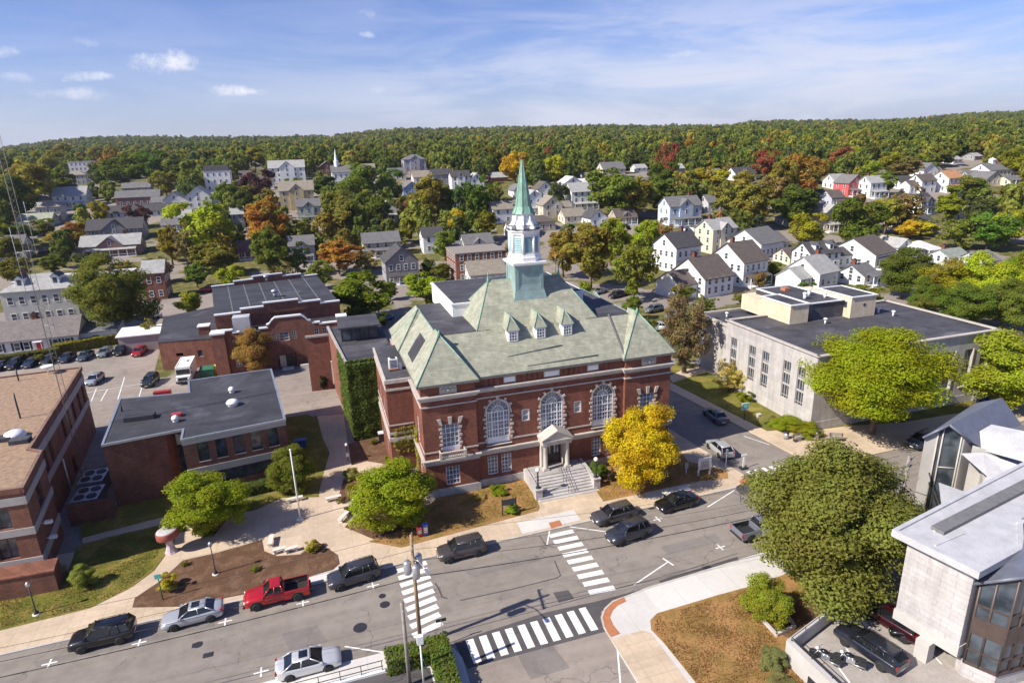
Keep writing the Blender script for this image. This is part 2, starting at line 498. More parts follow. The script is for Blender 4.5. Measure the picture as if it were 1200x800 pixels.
class MB:
	def __init__(self):
		self.v, self.f, self.m, self.s = [], [], [], []

	def add(self, vs, fs, mi=0, smooth=False):
		o = len(self.v)
		self.v += [tuple(map(float, v)) for v in vs]
		for q in fs:
			self.f.append([o+i for i in q])
			self.m.append(mi)
			self.s.append(smooth)
		return self

	def box(self, x0, y0, z0, x1, y1, z1, mi=0):
		x0, x1 = min(x0, x1), max(x0, x1)
		y0, y1 = min(y0, y1), max(y0, y1)
		z0, z1 = min(z0, z1), max(z0, z1)
		return self.add([(x0, y0, z0), (x1, y0, z0), (x1, y1, z0), (x0, y1, z0), (x0, y0, z1), (x1, y0, z1), (x1, y1, z1), (x0, y1, z1)],
						[(0, 3, 2, 1), (4, 5, 6, 7), (0, 1, 5, 4), (1, 2, 6, 5), (2, 3, 7, 6), (3, 0, 4, 7)], mi)

	def obox(self, c, u, lu, lv, z0, z1, mi=0):
		"""box with its horizontal axis turned to u; c is the centre"""
		ul = math.hypot(*u)
		ux, uy = u[0]/ul, u[1]/ul
		p = []
		for a, b in ((-1, -1), (1, -1), (1, 1), (-1, 1)):
			p.append((c[0]+ux*lu/2*a-uy*lv/2*b, c[1]+uy*lu/2*a+ux*lv/2*b))
		return self.prism(p, z0, z1, mi)

	def prism(self, poly, z0, z1, mi=0, top=None, bottom=True):
		a = sum(poly[i][0]*poly[(i+1) % len(poly)][1]-poly[(i+1) % len(poly)][0]*poly[i][1] for i in range(len(poly)))
		if a < 0:
			poly = poly[::-1]
		n = len(poly)
		zt = z1 if callable(z1) else (lambda x, y: z1)
		vs = [(x, y, z0) for x, y in poly]+[(x, y, zt(x, y)) for x, y in poly]
		self.add(vs, [(i, (i+1) % n, n+(i+1) % n, n+i) for i in range(n)], mi)
		o = len(self.v)-2*n
		self.f.append([o+n+i for i in range(n)])
		self.m.append(mi if top is None else top)
		self.s.append(False)
		if bottom:
			self.f.append([o+n-1-i for i in range(n)])
			self.m.append(mi)
			self.s.append(False)
		return self

	def poly(self, pts, mi=0):
		return self.add(pts, [tuple(range(len(pts)))], mi)

	def cyl(self, x, y, z0, z1, r, n=12, mi=0, r2=None, smooth=True):
		return self.lathe([(r, z0), (r if r2 is None else r2, z1)], n, x, y, mi, smooth)

	def lathe(self, prof, n=12, x=0, y=0, mi=0, smooth=True, rot=0.0):
		vs = []
		for r, z in prof:
			for k in range(n):
				a = 2*math.pi*k/n+rot
				vs.append((x+r*math.cos(a), y+r*math.sin(a), z))
		fs = []
		for j in range(len(prof)-1):
			for k in range(n):
				k2 = (k+1) % n
				fs.append((j*n+k, j*n+k2, (j+1)*n+k2, (j+1)*n+k))
		self.add(vs, fs, mi, smooth)
		o = len(self.v)-len(vs)
		self.f.append([o+n-1-k for k in range(n)])
		self.f.append([o+(len(prof)-1)*n+k for k in range(n)])
		self.m += [mi, mi]
		self.s += [False, False]
		return self

	def tube(self, p0, p1, r0, r1=None, n=8, mi=0):
		r1 = r0 if r1 is None else r1
		a, b = Vector(p0), Vector(p1)
		d = (b-a).normalized()
		u = d.orthogonal().normalized()
		w = d.cross(u)
		vs = [a+(u*math.cos(2*math.pi*k/n)+w*math.sin(2*math.pi*k/n))*r0 for k in range(n)]
		vs += [b+(u*math.cos(2*math.pi*k/n)+w*math.sin(2*math.pi*k/n))*r1 for k in range(n)]
		fs = [(k, (k+1) % n, n+(k+1) % n, n+k) for k in range(n)]
		fs += [tuple(range(n-1, -1, -1)), tuple(range(n, 2*n))]
		return self.add([tuple(v) for v in vs], fs, mi, True)

	def path(self, pts, r, n=6, mi=0):
		for a, b in zip(pts, pts[1:]):
			self.tube(a, b, r, r, n, mi)
		return self

	def sphere(self, c, r, nu=12, nv=8, mi=0, sz=1.0):
		prof = [(max(1e-3, r*math.sin(math.pi*j/nv)), c[2]-r*sz*math.cos(math.pi*j/nv)) for j in range(nv+1)]
		return self.lathe(prof, nu, c[0], c[1], mi, True)

	def build(self, name, mats, parent=None, loc=None, color=None):
		me = bpy.data.meshes.new(name)
		off = (0, 0, 0)
		if loc is not None:
			off = loc
		elif parent is not None:
			off = ORG.get(parent.name, (0, 0, 0))
		me.from_pydata([(x-off[0], y-off[1], z-off[2]) for x, y, z in self.v], [], self.f)
		for mt in (mats if isinstance(mats, (list, tuple)) else [mats]):
			me.materials.append(mt)
		me.polygons.foreach_set('material_index', self.m)
		me.polygons.foreach_set('use_smooth', self.s)
		me.update()
		o = bpy.data.objects.new(name, me)
		COL.objects.link(o)
		if parent is not None:
			o.parent = parent
			ORG[o.name] = ORG.get(parent.name, (0, 0, 0))
			if loc is not None:
				po = ORG.get(parent.name, (0, 0, 0))
				o.location = (loc[0]-po[0], loc[1]-po[1], loc[2]-po[2])
				ORG[o.name] = loc
		elif loc is not None:
			o.location = loc
			ORG[o.name] = loc
		if color is not None:
			o.color = (tuple(color)+(1,))[:4]
		return o


def build_each(mb, name, mats, parent):
	"""one object for every separate piece of the mesh"""
	par = list(range(len(mb.v)))

	def find(a):
		while par[a] != a:
			par[a] = par[par[a]]
			a = par[a]
		return a
	for f in mb.f:
		for i in f[1:]:
			par[find(i)] = find(f[0])
	grp = {}
	for k, f in enumerate(mb.f):
		grp.setdefault(find(f[0]), []).append(k)
	for ks in grp.values():
		m = MB()
		idx = {}
		for k in ks:
			q = []
			for i in mb.f[k]:
				if i not in idx:
					idx[i] = len(m.v)
					m.v.append(mb.v[i])
				q.append(idx[i])
			m.f.append(q)
			m.m.append(mb.m[k])
			m.s.append(mb.s[k])
		m.build(name, mats, parent)


def tag(o, label=None, cat=None, group=None, kind=None):
	if label:
		o['label'] = label
	if cat:
		o['category'] = cat
	if group:
		o['group'] = group
	if kind:
		o['kind'] = kind
	return o


def thing(name, label, cat, loc=(0, 0, 0), rz=0.0, group=None):
	o = bpy.data.objects.new(name, None)
	COL.objects.link(o)
	o.empty_display_size = .3
	o.location = loc
	o.rotation_euler = (0, 0, rz)
	ORG[o.name] = tuple(loc) if rz == 0 else (0, 0, 0)
	return tag(o, label, cat, group)


KIDS = {}


def copy_part(src, parent, loc, rz=0.0, color=None):
	"""a copy of a part and of its sub-parts, sharing their meshes; loc is in the parent's space"""
	o = src.copy()
	COL.objects.link(o)
	o.parent = parent
	o.location = loc
	o.rotation_euler = (0, 0, rz)
	if color is not None:
		o.color = (tuple(color)+(1,))[:4]
	for ch in list(src.children):
		c = ch.copy()
		COL.objects.link(c)
		c.parent = o
	return o


def copy_tree(src, loc, rz, colors=None):
	r = src.copy()
	COL.objects.link(r)
	r.location = loc
	r.rotation_euler = (0, 0, rz)

	def rec(a, b):
		for ch in list(a.children):
			c = ch.copy()
			COL.objects.link(c)
			c.parent = b
			if colors and ch.name.split('.')[0] in colors:
				c.color = colors[ch.name.split('.')[0]]
			rec(ch, c)
	rec(src, r)
	return r


def struct(name, mb, mats, color=None):
	return tag(mb.build(name, mats, color=color), kind='structure')


def wall(mb, p0, p1, z0, z1, holes, depth=.25, mi=0, mr=None):
	"""a vertical wall from p0 to p1 (outside on the right-hand side) with rectangular holes (s0,s1,z0,z1) and their reveals"""
	mr = mi if mr is None else mr
	L = math.hypot(p1[0]-p0[0], p1[1]-p0[1])
	u = ((p1[0]-p0[0])/L, (p1[1]-p0[1])/L)
	n = (u[1], -u[0])

	def P(s, z, d=0.0):
		return (p0[0]+u[0]*s-n[0]*d, p0[1]+u[1]*s-n[1]*d, z)
	holes = [(max(.01, a), min(L-.01, b), max(z0, c), min(z1, d)) for a, b, c, d in holes]
	ss = sorted({0.0, L} | {h[0] for h in holes} | {h[1] for h in holes})
	zs = sorted({z0, z1} | {h[2] for h in holes} | {h[3] for h in holes})
	for i in range(len(ss)-1):
		for j in range(len(zs)-1):
			cs, cz = (ss[i]+ss[i+1])/2, (zs[j]+zs[j+1])/2
			if any(h[0] < cs < h[1] and h[2] < cz < h[3] for h in holes):
				continue
			mb.add([P(ss[i], zs[j]), P(ss[i+1], zs[j]), P(ss[i+1], zs[j+1]), P(ss[i], zs[j+1])], [(0, 1, 2, 3)], mi)
	for a, b, c, d in holes:
		for q in (((a, c), (a, d)), ((b, d), (b, c)), ((a, d), (b, d)), ((b, c), (a, c))):
			(s1, w1), (s2, w2) = q
			mb.add([P(s1, w1), P(s2, w2), P(s2, w2, depth), P(s1, w1, depth)], [(0, 1, 2, 3)], mr)
	return P
# ------------------------------------------------------------------ terrain
HX, HY = math.sin(YAW), math.cos(YAW)
SKYLINE = [(-300, 176), (-100, 176), (0, 172), (60, 163), (110, 159), (160, 158), (250, 159), (330, 158), (390, 157), (430, 152), (470, 149), (560, 148), (640, 146), (700, 145), (850, 145),
           (880, 141), (930, 139), (1040, 139), (1090, 135), (1130, 131), (1170, 129), (1200, 129), (1300, 131), (1500, 136)]
DR = 2300.0
_su, _sz = [], []
for _px, _py in SKYLINE:
	_d = ray(_px, _py)
	_t = DR/(_d[0]*HX+_d[1]*HY)
	_su.append((_d[0]*HY-_d[1]*HX)/(_d[0]*HX+_d[1]*HY))
	_sz.append(CH+_d[2]*_t-33.0)
_RD = [-500, 185, 230, 270, 330, 420, 600, 900]
_RZ = [0, 0, 3.0, 8.0, 15.5, 22, 27, 31]


def T(x, y):
	d = x*HX+y*HY
	if d <= 185:
		return 0.0
	z = float(np.interp(d, _RD, _RZ))
	if d > 600:
		u = (x*HY-y*HX)/d
		rz = float(np.interp(u, _su, _sz))
		k = min(1.0, max(0.0, (d-600)/(DR-600)))
		k = k*k*(3-2*k)
		z = z*(1-k)+rz*k if d < DR else rz-(d-DR)*.03
	z += 1.6*math.sin(x*.021+1.3)*math.sin(y*.017)*min(1, max(0, (d-210)/150))
	return z


def gt(px, py):
	"""first point of the terrain seen at a photo pixel"""
	d = ray(px, py)
	t = 40.0
	while t < 6000:
		x, y, z = d[0]*t, d[1]*t, CH+d[2]*t
		if z <= T(x, y):
			break
		t += 1.0+t*.004
	return float(d[0]*t), float(d[1]*t), T(d[0]*t, d[1]*t)


def grid_terrain():
	xs = np.unique(np.concatenate([np.linspace(-3500, -400, 32), np.linspace(-400, 700, 111), np.linspace(700, 5200, 46)]))
	ys = np.unique(np.concatenate([np.linspace(-600, 120, 25), np.linspace(120, 800, 86), np.linspace(800, 5200, 56)]))
	nx, ny = len(xs), len(ys)
	vs = [(x, y, T(x, y)-(0.02 if T(x, y) <= 0 else 0)) for y in ys for x in xs]
	fs = [(j*nx+i, j*nx+i+1, (j+1)*nx+i+1, (j+1)*nx+i) for j in range(ny-1) for i in range(nx-1)]
	mb = MB()
	mb.add(vs, fs, 0, True)
	m, gg, bs, out = new_mat('town_ground')
	oc = gg.n('ShaderNodeTexCoord').outputs['Object']
	a = gg.noise(oc, .035, 5, .6, .5)
	b = gg.noise(oc, .4, 5, .65)
	c = gg.noise(oc, 3.0, 4, .65)
	grass = gg.mix(gg.ramp(b, .4, .65), (.085, .092, .026), (.19, .155, .060))
	pav = gg.mix(gg.ramp(c, .3, .7), (.20, .175, .155), (.30, .255, .215))
	cc = gg.mix(gg.ramp(a, .49, .53), grass, pav)
	gg.link(cc, bs.inputs['Base Color'])
	bs.inputs['Roughness'].default_value = .95
	bs.inputs['Specular IOR Level'].default_value = .15
	struct('ground', mb, m)
	hz = MB()
	hz.box(-7000, -3500, -400, 9000, 9000, 150)
	hm = bpy.data.materials.new('haze')
	hm.use_nodes = True
	hm.node_tree.nodes.clear()
	hg = G(hm.node_tree)
	vol = hg.n('ShaderNodeVolumePrincipled', ins={'Color': (.80, .86, 1.0, 1), 'Density': .00007, 'Anisotropy': .25})
	ho = hg.n('ShaderNodeOutputMaterial')
	hg.link(vol.outputs[0], ho.inputs['Volume'])
	tag(hz.build('haze', hm), 'thin pale haze over the far hills', 'haze', kind='stuff')


grid_terrain()


def rrect(pts, mat, name, z=.13, z0=-.3, px=True):
	"""kerbed slab from pixel (or world) points"""
	mb = MB()
	mb.prism([gp(a, b, z) if px else (a, b) for a, b in pts], z0, z, 0)
	return struct(name, mb, mat)


def nk(x):      # north kerb of the main street
	return 51.2+.0224*(x-.5)


def wk(y):      # west kerb of the side street
	return 43.6-.11*(y-55)


def ek(y):      # east kerb
	return 52.8-.115*(y-53)


# roads, each a few millimetres above the next
mb = MB()
mb.poly([(-160, 39.5, .004), (230, 39.5, .004), (230, nk(230)+.3, .004), (-160, nk(-160)+.3, .004)])
struct('main_street', mb, M_ROAD)
mb = MB()
mb.poly([(wk(51), 51.6, .008), (ek(51), 51.6, .008), (ek(150), 150, .008), (wk(150), 150, .008)])
struct('side_street', mb, M_ROAD)
mb = MB()
mb.poly([(6.2, -40, .008), (20.6, -40, .008), (20.6, 40.0, .008), (6.2, 40.0, .008)])
struct('south_street', mb, M_LOT)
# dark patches of newer asphalt
mb = MB()
mb.poly([(x, y, .0125) for x, y in [gp(532, 752), gp(548, 783), gp(712, 739), gp(704, 716), gp(770, 690), gp(775, 684), gp(700, 704), gp(640, 717), gp(600, 730)]])
mb.poly([(x, y, .0125) for x, y in [gp(648, 694), gp(666, 691), gp(673, 701), gp(655, 706)]])
mb.poly([(x, y, .0125) for x, y in [gp(775, 684), gp(866, 656), gp(864, 652), gp(772, 680)]])
mb.poly([(x, y, .0125) for x, y in [gp(862, 572), gp(872, 562), gp(898, 563), gp(897, 572), gp(868, 580)]])
struct('asphalt_patch', mb, M_ROADNEW)
mb = MB()
for q in ([(40, 775), (250, 727), (252, 733), (42, 782)], [(545, 668), (628, 648), (634, 656), (552, 677)], [(330, 742), (372, 732), (384, 752), (340, 763)], [(775, 640), (838, 625), (846, 634), (782, 650)], [(600, 756), (640, 745), (668, 782), (622, 796)], [(812, 528), (838, 540), (830, 547), (804, 534)]):
	mb.poly([gp(a, b)+(.0105,) for a, b in q])
struct('asphalt_repair', mb, asphalt('patched_asphalt', (.185, .165, .150), 0))
# parking lot, service yard and back lots
mb = MB()
mb.poly([(x, y, .004) for x, y in [(-75, 84), (-24, 84), (-13, 92), (-13, 113), (-30, 118), (-33, 142), (-75, 142)]])
mb.poly([(x, y, .004) for x, y in [(-13, 92), (9, 84), (9, 113.5), (-13, 113.5)]])
mb.poly([(x, y, .004) for x, y in [(9, 86), (wk(86), 86), (wk(150), 150), (9, 150)]])
mb.poly([(x, y, .004) for x, y in [(-75, 165), (-75, 190), (8, 190), (8, 168)]])
mb.poly([(x, y, .004) for x, y in [(-75, 142.2), (-66, 142.2), (-66, 164.8), (-75, 164.8)]])
struct('parking_lot', mb, M_LOT)

# pavements north of the main street (kerb line), plaza and lawns
mb = MB()
mb.prism([(-160, nk(-160)), (wk(53)-2.6, nk(wk(53)-2.6)), (wk(53)-1.0, nk(wk(53))+.5), (wk(54), nk(wk(53))+1.9), (wk(85), 85), (wk(85)-2.0, 85), (wk(57)-2.0, 57.0), (wk(57)-3.4, nk(40)+3.4), (-160, nk(-160)+4.2)], -.3, .12)
struct('sidewalk', mb, M_WALK)
mb = MB()
mb.prism([(ek(52.6)+3, 52.6), (ek(54)+.6, 53.0), (ek(55), 54.2), (ek(150), 150), (ek(150)+1.9, 150), (ek(62)+1.9, 62.6), (ek(58)+7.5, 61.5), (72, 58.5), (120, 56), (120, nk(120)), (57, 52.7)], -.3, .12)
struct('sidewalk', mb, M_WALK)
mb = MB()     # pavement base under the whole block
mb.prism([(-70, nk(-70)+.3), (40.5, nk(40.5)+.3), (41.5, 57), (41.5, 64), (-70, 64)], -.3, .108)
struct('pavement_base', mb, M_WALK)
mb = MB()     # kerb stones along the north side
for (x0, x1) in ((-160, wk(53)-2.6),):
	mb.prism([(x0, nk(x0)-.16), (x1, nk(x1)-.16), (x1, nk(x1)+.02), (x0, nk(x0)+.02)], -.3, .126)
struct('kerb', mb, M_KERB)
mb = MB()     # newer slabs let into the pavement
for q in ([(612, 625), (606, 612), (672, 597), (681, 609)], [(760, 585), (749, 570), (800, 560), (812, 575)]):
	mb.poly([gp(a, b, .128)+(.128,) for a, b in q])
mb.poly([gp(a, b, .128)+(.128,) for a, b in [(312, 697), (360, 684), (440, 666), (459, 636), (398, 648), (391, 658), (305, 682)]])
struct('pale_pavement', mb, M_WALKNEW)
mb = MB()
for q in ([(643, 612), (656, 609), (659, 615), (646, 619)], [(866, 563), (872, 559), (878, 563), (870, 568)]):
	mb.poly([gp(a, b, .136)+(.136,) for a, b in q])
struct('tactile_paving', mb, M_RUST)

# plaza with its round seats
rrect([(182, 672), (196, 650), (205, 634), (225, 620), (212, 612), (214, 604), (300, 596), (330, 583), (372, 582), (378, 560), (386, 530), (377, 510), (372, 488), (368, 484), (402, 482), (408, 520), (412, 545), (430, 540), (462, 545), (466, 560),
       (430, 556), (404, 560), (396, 583), (412, 588), (420, 600), (412, 606), (398, 614), (402, 620), (440, 634), (461, 636), (441, 668), (398, 678), (398, 650), (372, 633), (352, 648), (325, 650), (310, 645), (307, 631), (255, 646), (215, 655), (190, 680), (170, 700), (140, 708), (105, 716), (110, 710), (150, 690)], M_PLAZA, 'plaza', .134)
rrect([(372, 488), (378, 510), (386, 530), (379, 560), (404, 560), (411, 545), (408, 520), (402, 482), (399, 470), (370, 474)], M_WALK, 'footpath', .142)
rrect([(96, 630), (200, 603), (214, 604), (212, 612), (97, 636)], M_WALK, 'footpath', .142)
rrect([(330, 470), (405, 462), (405, 485), (336, 490)], M_LOT, 'service_yard', .146)

rrect([(-120, 770), (-60, 740), (0, 690), (80, 668), (90, 640), (130, 628), (200, 612), (205, 634), (180, 668), (150, 690), (105, 712), (0, 738)], M_GRASS, 'lawn', .150)
rrect([(92, 600), (150, 590), (200, 580), (205, 598), (200, 603), (96, 630)], M_GRASSGREEN, 'lawn', .150)
rrect([(276, 590), (330, 575), (372, 566), (374, 582), (330, 583), (300, 597), (270, 603)], M_GRASS, 'lawn', .150)
rrect([(333, 489), (360, 485), (372, 490), (378, 512), (385, 530), (378, 560), (371, 580), (330, 560), (338, 520)], M_GRASSGREEN, 'lawn', .148)
rrect([(155, 711), (158, 700), (185, 682), (215, 656), (255, 647), (307, 632), (309, 645), (325, 651), (352, 649), (372, 634), (396, 650), (398, 660), (390, 667), (300, 693), (210, 710)], M_MULCH, 'mulch_bed', .156)
rrect([(402, 562), (430, 557), (466, 562), (500, 600), (470, 632), (440, 632), (404, 617), (414, 607), (422, 600), (412, 586), (398, 581)], M_MULCH, 'mulch_bed', .150)
rrect([(418, 517), (450, 510), (462, 545), (430, 540), (413, 543), (408, 520)], M_MULCH, 'mulch_bed', .150)
rrect([(205, 600), (222, 590), (262, 598), (270, 603), (250, 628), (228, 622)], M_MULCH, 'mulch_bed', .152)
rrect([(432, 634), (472, 620), (520, 575), (620, 560), (632, 594), (630, 598), (470, 641)], M_GRASSDRY, 'lawn', .1535)
rrect([(700, 577), (694, 550), (760, 510), (786, 512), (806, 540), (852, 551), (853, 560), (820, 563), (707, 587)], M_GRASSDRY, 'lawn', .150)
mb = MB()
mb.prism([(ek(62)+2.0, 62.8), (ek(150)+2.0, 150), (ek(150)+9, 150), (56.5, 92), (59.5, 89), (59.5, 61.1)], -.3, .14)
struct('lawn', mb, M_GRASSGREEN)
mb = MB()
mb.prism([(59, 60.6), (64, 60.2), (72, 58.4), (112, 57), (118, 70), (90, 62)], -.3, .145)
struct('lawn', mb, M_GRASSGREEN)
rrect([(783, 441), (800, 433), (850, 424), (846, 432), (812, 440), (788, 448)], M_WALK, 'footpath', .150)

# south side: bulb corner, pale pavement, dry lawn
rrect([(980, 620), (866, 655), (800, 675), (760, 687), (735, 697), (718, 703), (708, 712), (704, 722), (707, 734), (716, 748), (760, 820), (900, 820), (960, 700), (1010, 640)], M_WALKNEW, 'sidewalk', .12)
rrect([(716, 748), (752, 738), (763, 741), (830, 830), (768, 830)], M_WALK, 'sidewalk', .126)
rrect([(770, 718), (790, 712), (840, 697), (888, 684), (980, 650), (1070, 640), (1060, 700), (1010, 830), (840, 830), (780, 755), (763, 737), (762, 726)], M_GRASSDRY, 'lawn', .150)
rrect([(905, 720), (960, 690), (1010, 680), (1000, 705), (930, 750), (900, 735)], M_MULCH, 'mulch_bed', .156)
mb = MB()
mb.poly([gp(a, b, .128)+(.128,) for a, b in [(731, 699), (718, 705), (709, 714), (706, 723), (709, 735), (716, 746), (727, 742), (719, 732), (715, 723), (718, 715), (724, 709), (734, 704)]])
struct('tactile_paving', mb, M_RUST)
mb = MB()
mb.prism([(-160, 40.75), (4.4, 40.75), (5.6, 40.4), (6.5, 39.4), (6.9, 38.2), (6.9, 0), (-160, 0)], -.3, .12)
struct('sidewalk', mb, M_WALKNEW)
mb = MB()
mb.prism([gp(a, b, .126) for a, b in [(866, 655), (800, 675), (760, 687), (735, 697), (718, 703), (708, 712), (704, 722), (707, 734), (716, 748), (718, 747), (709.5, 733), (706.5, 722), (710, 713), (719, 705), (736, 699), (760, 689.5), (800, 677.5), (867, 657.5)]], -.3, .1265)
struct('kerb', mb, M_KERB)

# painted markings
mb = MB()


def stripe(mbx, c, u, lu, lv, z=.018):
	mbx.poly([p for p in [(c[0]+u[0]*lu/2*a-u[1]*lv/2*b, c[1]+u[1]*lu/2*a+u[0]*lv/2*b, z) for a, b in ((-1, -1), (1, -1), (1, 1), (-1, 1))]])


def ladder(a0, a1, b0, b1, n, w):
	"""n bars between the two rails a0-a1 and b0-b1 (world points)"""
	for k in range(n):
		t = k/(n-1)
		p = (a0[0]+(a1[0]-a0[0])*t, a0[1]+(a1[1]-a0[1])*t)
		q = (b0[0]+(b1[0]-b0[0])*t, b0[1]+(b1[1]-b0[1])*t)
		L = math.hypot(q[0]-p[0], q[1]-p[1])
		stripe(mb, ((p[0]+q[0])/2, (p[1]+q[1])/2), ((q[0]-p[0])/L, (q[1]-p[1])/L), L, w)


ladder(gp(465, 669), gp(484, 745), gp(500, 659), gp(518, 729), 9, .62)
ladder(gp(644, 628), gp(690, 694), gp(672, 622), gp(720, 688), 9, .62)
ladder(gp(550, 749), gp(682, 712), gp(560, 776), gp(697, 738), 10, .62)
ladder(gp(876, 552), gp(928, 540.5), gp(892, 561.5), gp(946, 550.5), 7, .55)
for (a, b) in [(58, 777), (163, 753), (264, 728), (355, 706), (437, 686), (771, 608), (844, 641), (306, 787)]:
	x, y = gp(a, b)
	stripe(mb, (x, y), (1, .03), 1.05, .13)
	stripe(mb, (x, y), (-.03, 1), .95, .13, .0205)
for (p, q) in [((783, 658), (743, 685)), ((861, 574), (829, 594)), ((463, 766), (404, 757)), ((668, 617), (712, 623)), ((644, 622), (641, 638)), ((902, 521), (872, 511)), ((723, 753), (727, 800))]:
	a, b = gp(*p), gp(*q)
	L = math.hypot(b[0]-a[0], b[1]-a[1])
	stripe(mb, ((a[0]+b[0])/2, (a[1]+b[1])/2), ((b[0]-a[0])/L, (b[1]-a[1])/L), L, .13, .0165)
a = gp(783, 658)
stripe(mb, a, (.3, -.95), 1.3, .16, .0205)
for (p, q) in [((113, 455), (107, 470)), ((126, 456), (118, 470)), ((146, 442), (138, 468)), ((170, 440), (163, 465)), ((100, 460), (170, 449)), ((98, 452), (88, 475))]:
	a, b = gp(*p), gp(*q)
	L = math.hypot(b[0]-a[0], b[1]-a[1])
	stripe(mb, ((a[0]+b[0])/2, (a[1]+b[1])/2), ((b[0]-a[0])/L, (b[1]-a[1])/L), L, .14, .0165)
struct('road_marking', mb, M_PAINT)

# tar seams, utility cuts and covers in the street
mb = MB()


def seam(pts, w=.09, z=.0145):
	pts = [gp(*p) for p in pts]
	for k in range(len(pts)-1):
		a, b = pts[k], pts[k+1]
		L = math.hypot(b[0]-a[0], b[1]-a[1])
		stripe(mb, ((a[0]+b[0])/2, (a[1]+b[1])/2), ((b[0]-a[0])/L, (b[1]-a[1])/L), L+w*.6, w, z+.0006*k)


seam([(632, 627), (640, 639), (655, 642)])
seam([(650, 657), (657, 674), (652, 677), (640, 680), (600, 690), (540, 703)], .12)
seam([(430, 772), (494, 752), (560, 733), (640, 712), (735, 686), (800, 669), (864, 648)], .07)
seam([(510, 683), (514, 689), (518, 699), (524, 701)], .14)
seam([(870, 566), (880, 577), (890, 580), (936, 570)], .10)
seam([(868, 588), (868, 581), (860, 577)], .10)
struct('tar_seam', mb, M_ROADNEW)
mb = MB()
for (a, b, r) in [(422, 735, .55), (451, 708, .42), (448, 698, .3), (232, 755, .35), (520, 742, .3)]:
	x, y = gp(a, b)
	mb.cyl(x, y, .005, .022, r, 20, 0)
struct('manhole_cover', mb, M_DARKMETAL)
mb = MB()
for (a, b) in [(692, 606), (763, 595), (829, 665), (244, 767), (231, 755)]:
	x, y = gp(a, b)
	mb.obox((x, y), (1, .02), .75, .5, .004, .023)
struct('drain_grate', mb, M_DARKMETAL)
# ================================================================== the brick town hall with the spire
CX = 23.3
YF, YB = 61.95, 61.5          # fronts of the middle and of the two end bays
X0, X1, X2, X3 = 8.5, 14.4, 32.2, 38.1
YR = 84.0
HO = (CX, YF, 0.0)
hall = thing('town_hall', 'big red brick town hall with green slate roof, white belfry and green copper spire', 'town hall', HO)

AR = [16.95, 23.3, 29.65]     # tall arched windows
GW = [(16.15, 1.2), (17.75, 1.2), (28.85, 1.2), (30.45, 1.2)]
SM = [20.15, 26.45]
mb = MB()
# middle front: s runs along x from X1
hs = []
for x in AR:
	hs.append((x-1.38-X1, x+1.38-X1, 5.15, 10.3))
for x, w in GW:
	hs.append((x-w/2-X1, x+w/2-X1, 1.4, 3.75))
for x in SM:
	hs.append((x-.47-X1, x+.47-X1, 7.35, 8.8))
hs.append((CX-1.0-X1, CX+1.0-X1, 1.55, 4.15))
wall(mb, (X1, YF), (X2, YF), 0, 13.05, hs, .35)
for xa, xb in ((X0, X1), (X2, X3)):
	xm = (xa+xb)/2
	wall(mb, (xa, YB), (xb, YB), 0, 13.05, [(xm-.95-xa, xm+.95-xa, 5.4, 8.65), (xm-.78-xa, xm+.78-xa, 1.35, 3.6)], .35)
	for xs, d in ((xa, 1), (xb, -1)):
		if xs in (X1, X2):
			mb.add([(xs, YB, 0), (xs, YF, 0), (xs, YF, 13.05), (xs, YB, 13.05)], [(0, 1, 2, 3)])
side = [(65.2-.6, 65.2+.6, 5.4, 8.65), (65.2-.6, 65.2+.6, 1.4, 3.6)]
wall(mb, (X0, YR), (X0, YB), 0, 13.05, [(YR-b, YR-a, c, d) for a, b, c, d in side], .3)
sr = [(y-.9, y+.9, 5.4, 8.8) for y in (65, 70, 75, 80)]+[(y-.7, y+.7, 1.4, 3.6) for y in (65, 70, 75, 80)]
wall(mb, (X3, YB), (X3, YR), 0, 13.05, [(a-YB, b-YB, c, d) for a, b, c, d in sr], .3)
wall(mb, (X3, YR), (X0, YR), 0, 13.05, [], .3)
# backing so that the openings are closed
mb.box(X0+.4, YF+.4, .2, X3-.4, YR-.4, 12.8)
# brick strip courses of the ground floor
mb.build('brick_wall', M_BRICK, hall)


def ring(mbx, z0, z1, out, mi=0, xs=(X0, X1, X2, X3), back=True):
	"""a moulding round the building, stepping out with the end bays"""
	a, b, c, d = xs
	mbx.prism([(a-out, YB-out), (b+out, YB-out), (b+out, YF-out), (c-out, YF-out), (c-out, YB-out), (d+out, YB-out), (d+out, YR+out), (a-out, YR+out)], z0, z1, mi)


def ringhollow(mbx, z0, z1, out, mi=0):
	"""front and side pieces only"""
	a, b, c, d = X0, X1, X2, X3
	mbx.box(a-out, YB-out, z0, b+out, YB+.05, z1, mi)
	mbx.box(b+out, YF-out, z0, c-out, YF+.05, z1, mi)
	mbx.box(c-out, YB-out, z0, d+out, YB+.05, z1, mi)
	mbx.box(b+.001, YB+.05, z0, b+out, YF+.05, z1, mi)
	mbx.box(c-out, YB+.05, z0, c-.001, YF+.05, z1, mi)
	mbx.box(a-out, YB+.05, z0, a+.05, YR+out, z1, mi)
	mbx.box(d-.05, YB+.05, z0, d+out, YR+out, z1, mi)


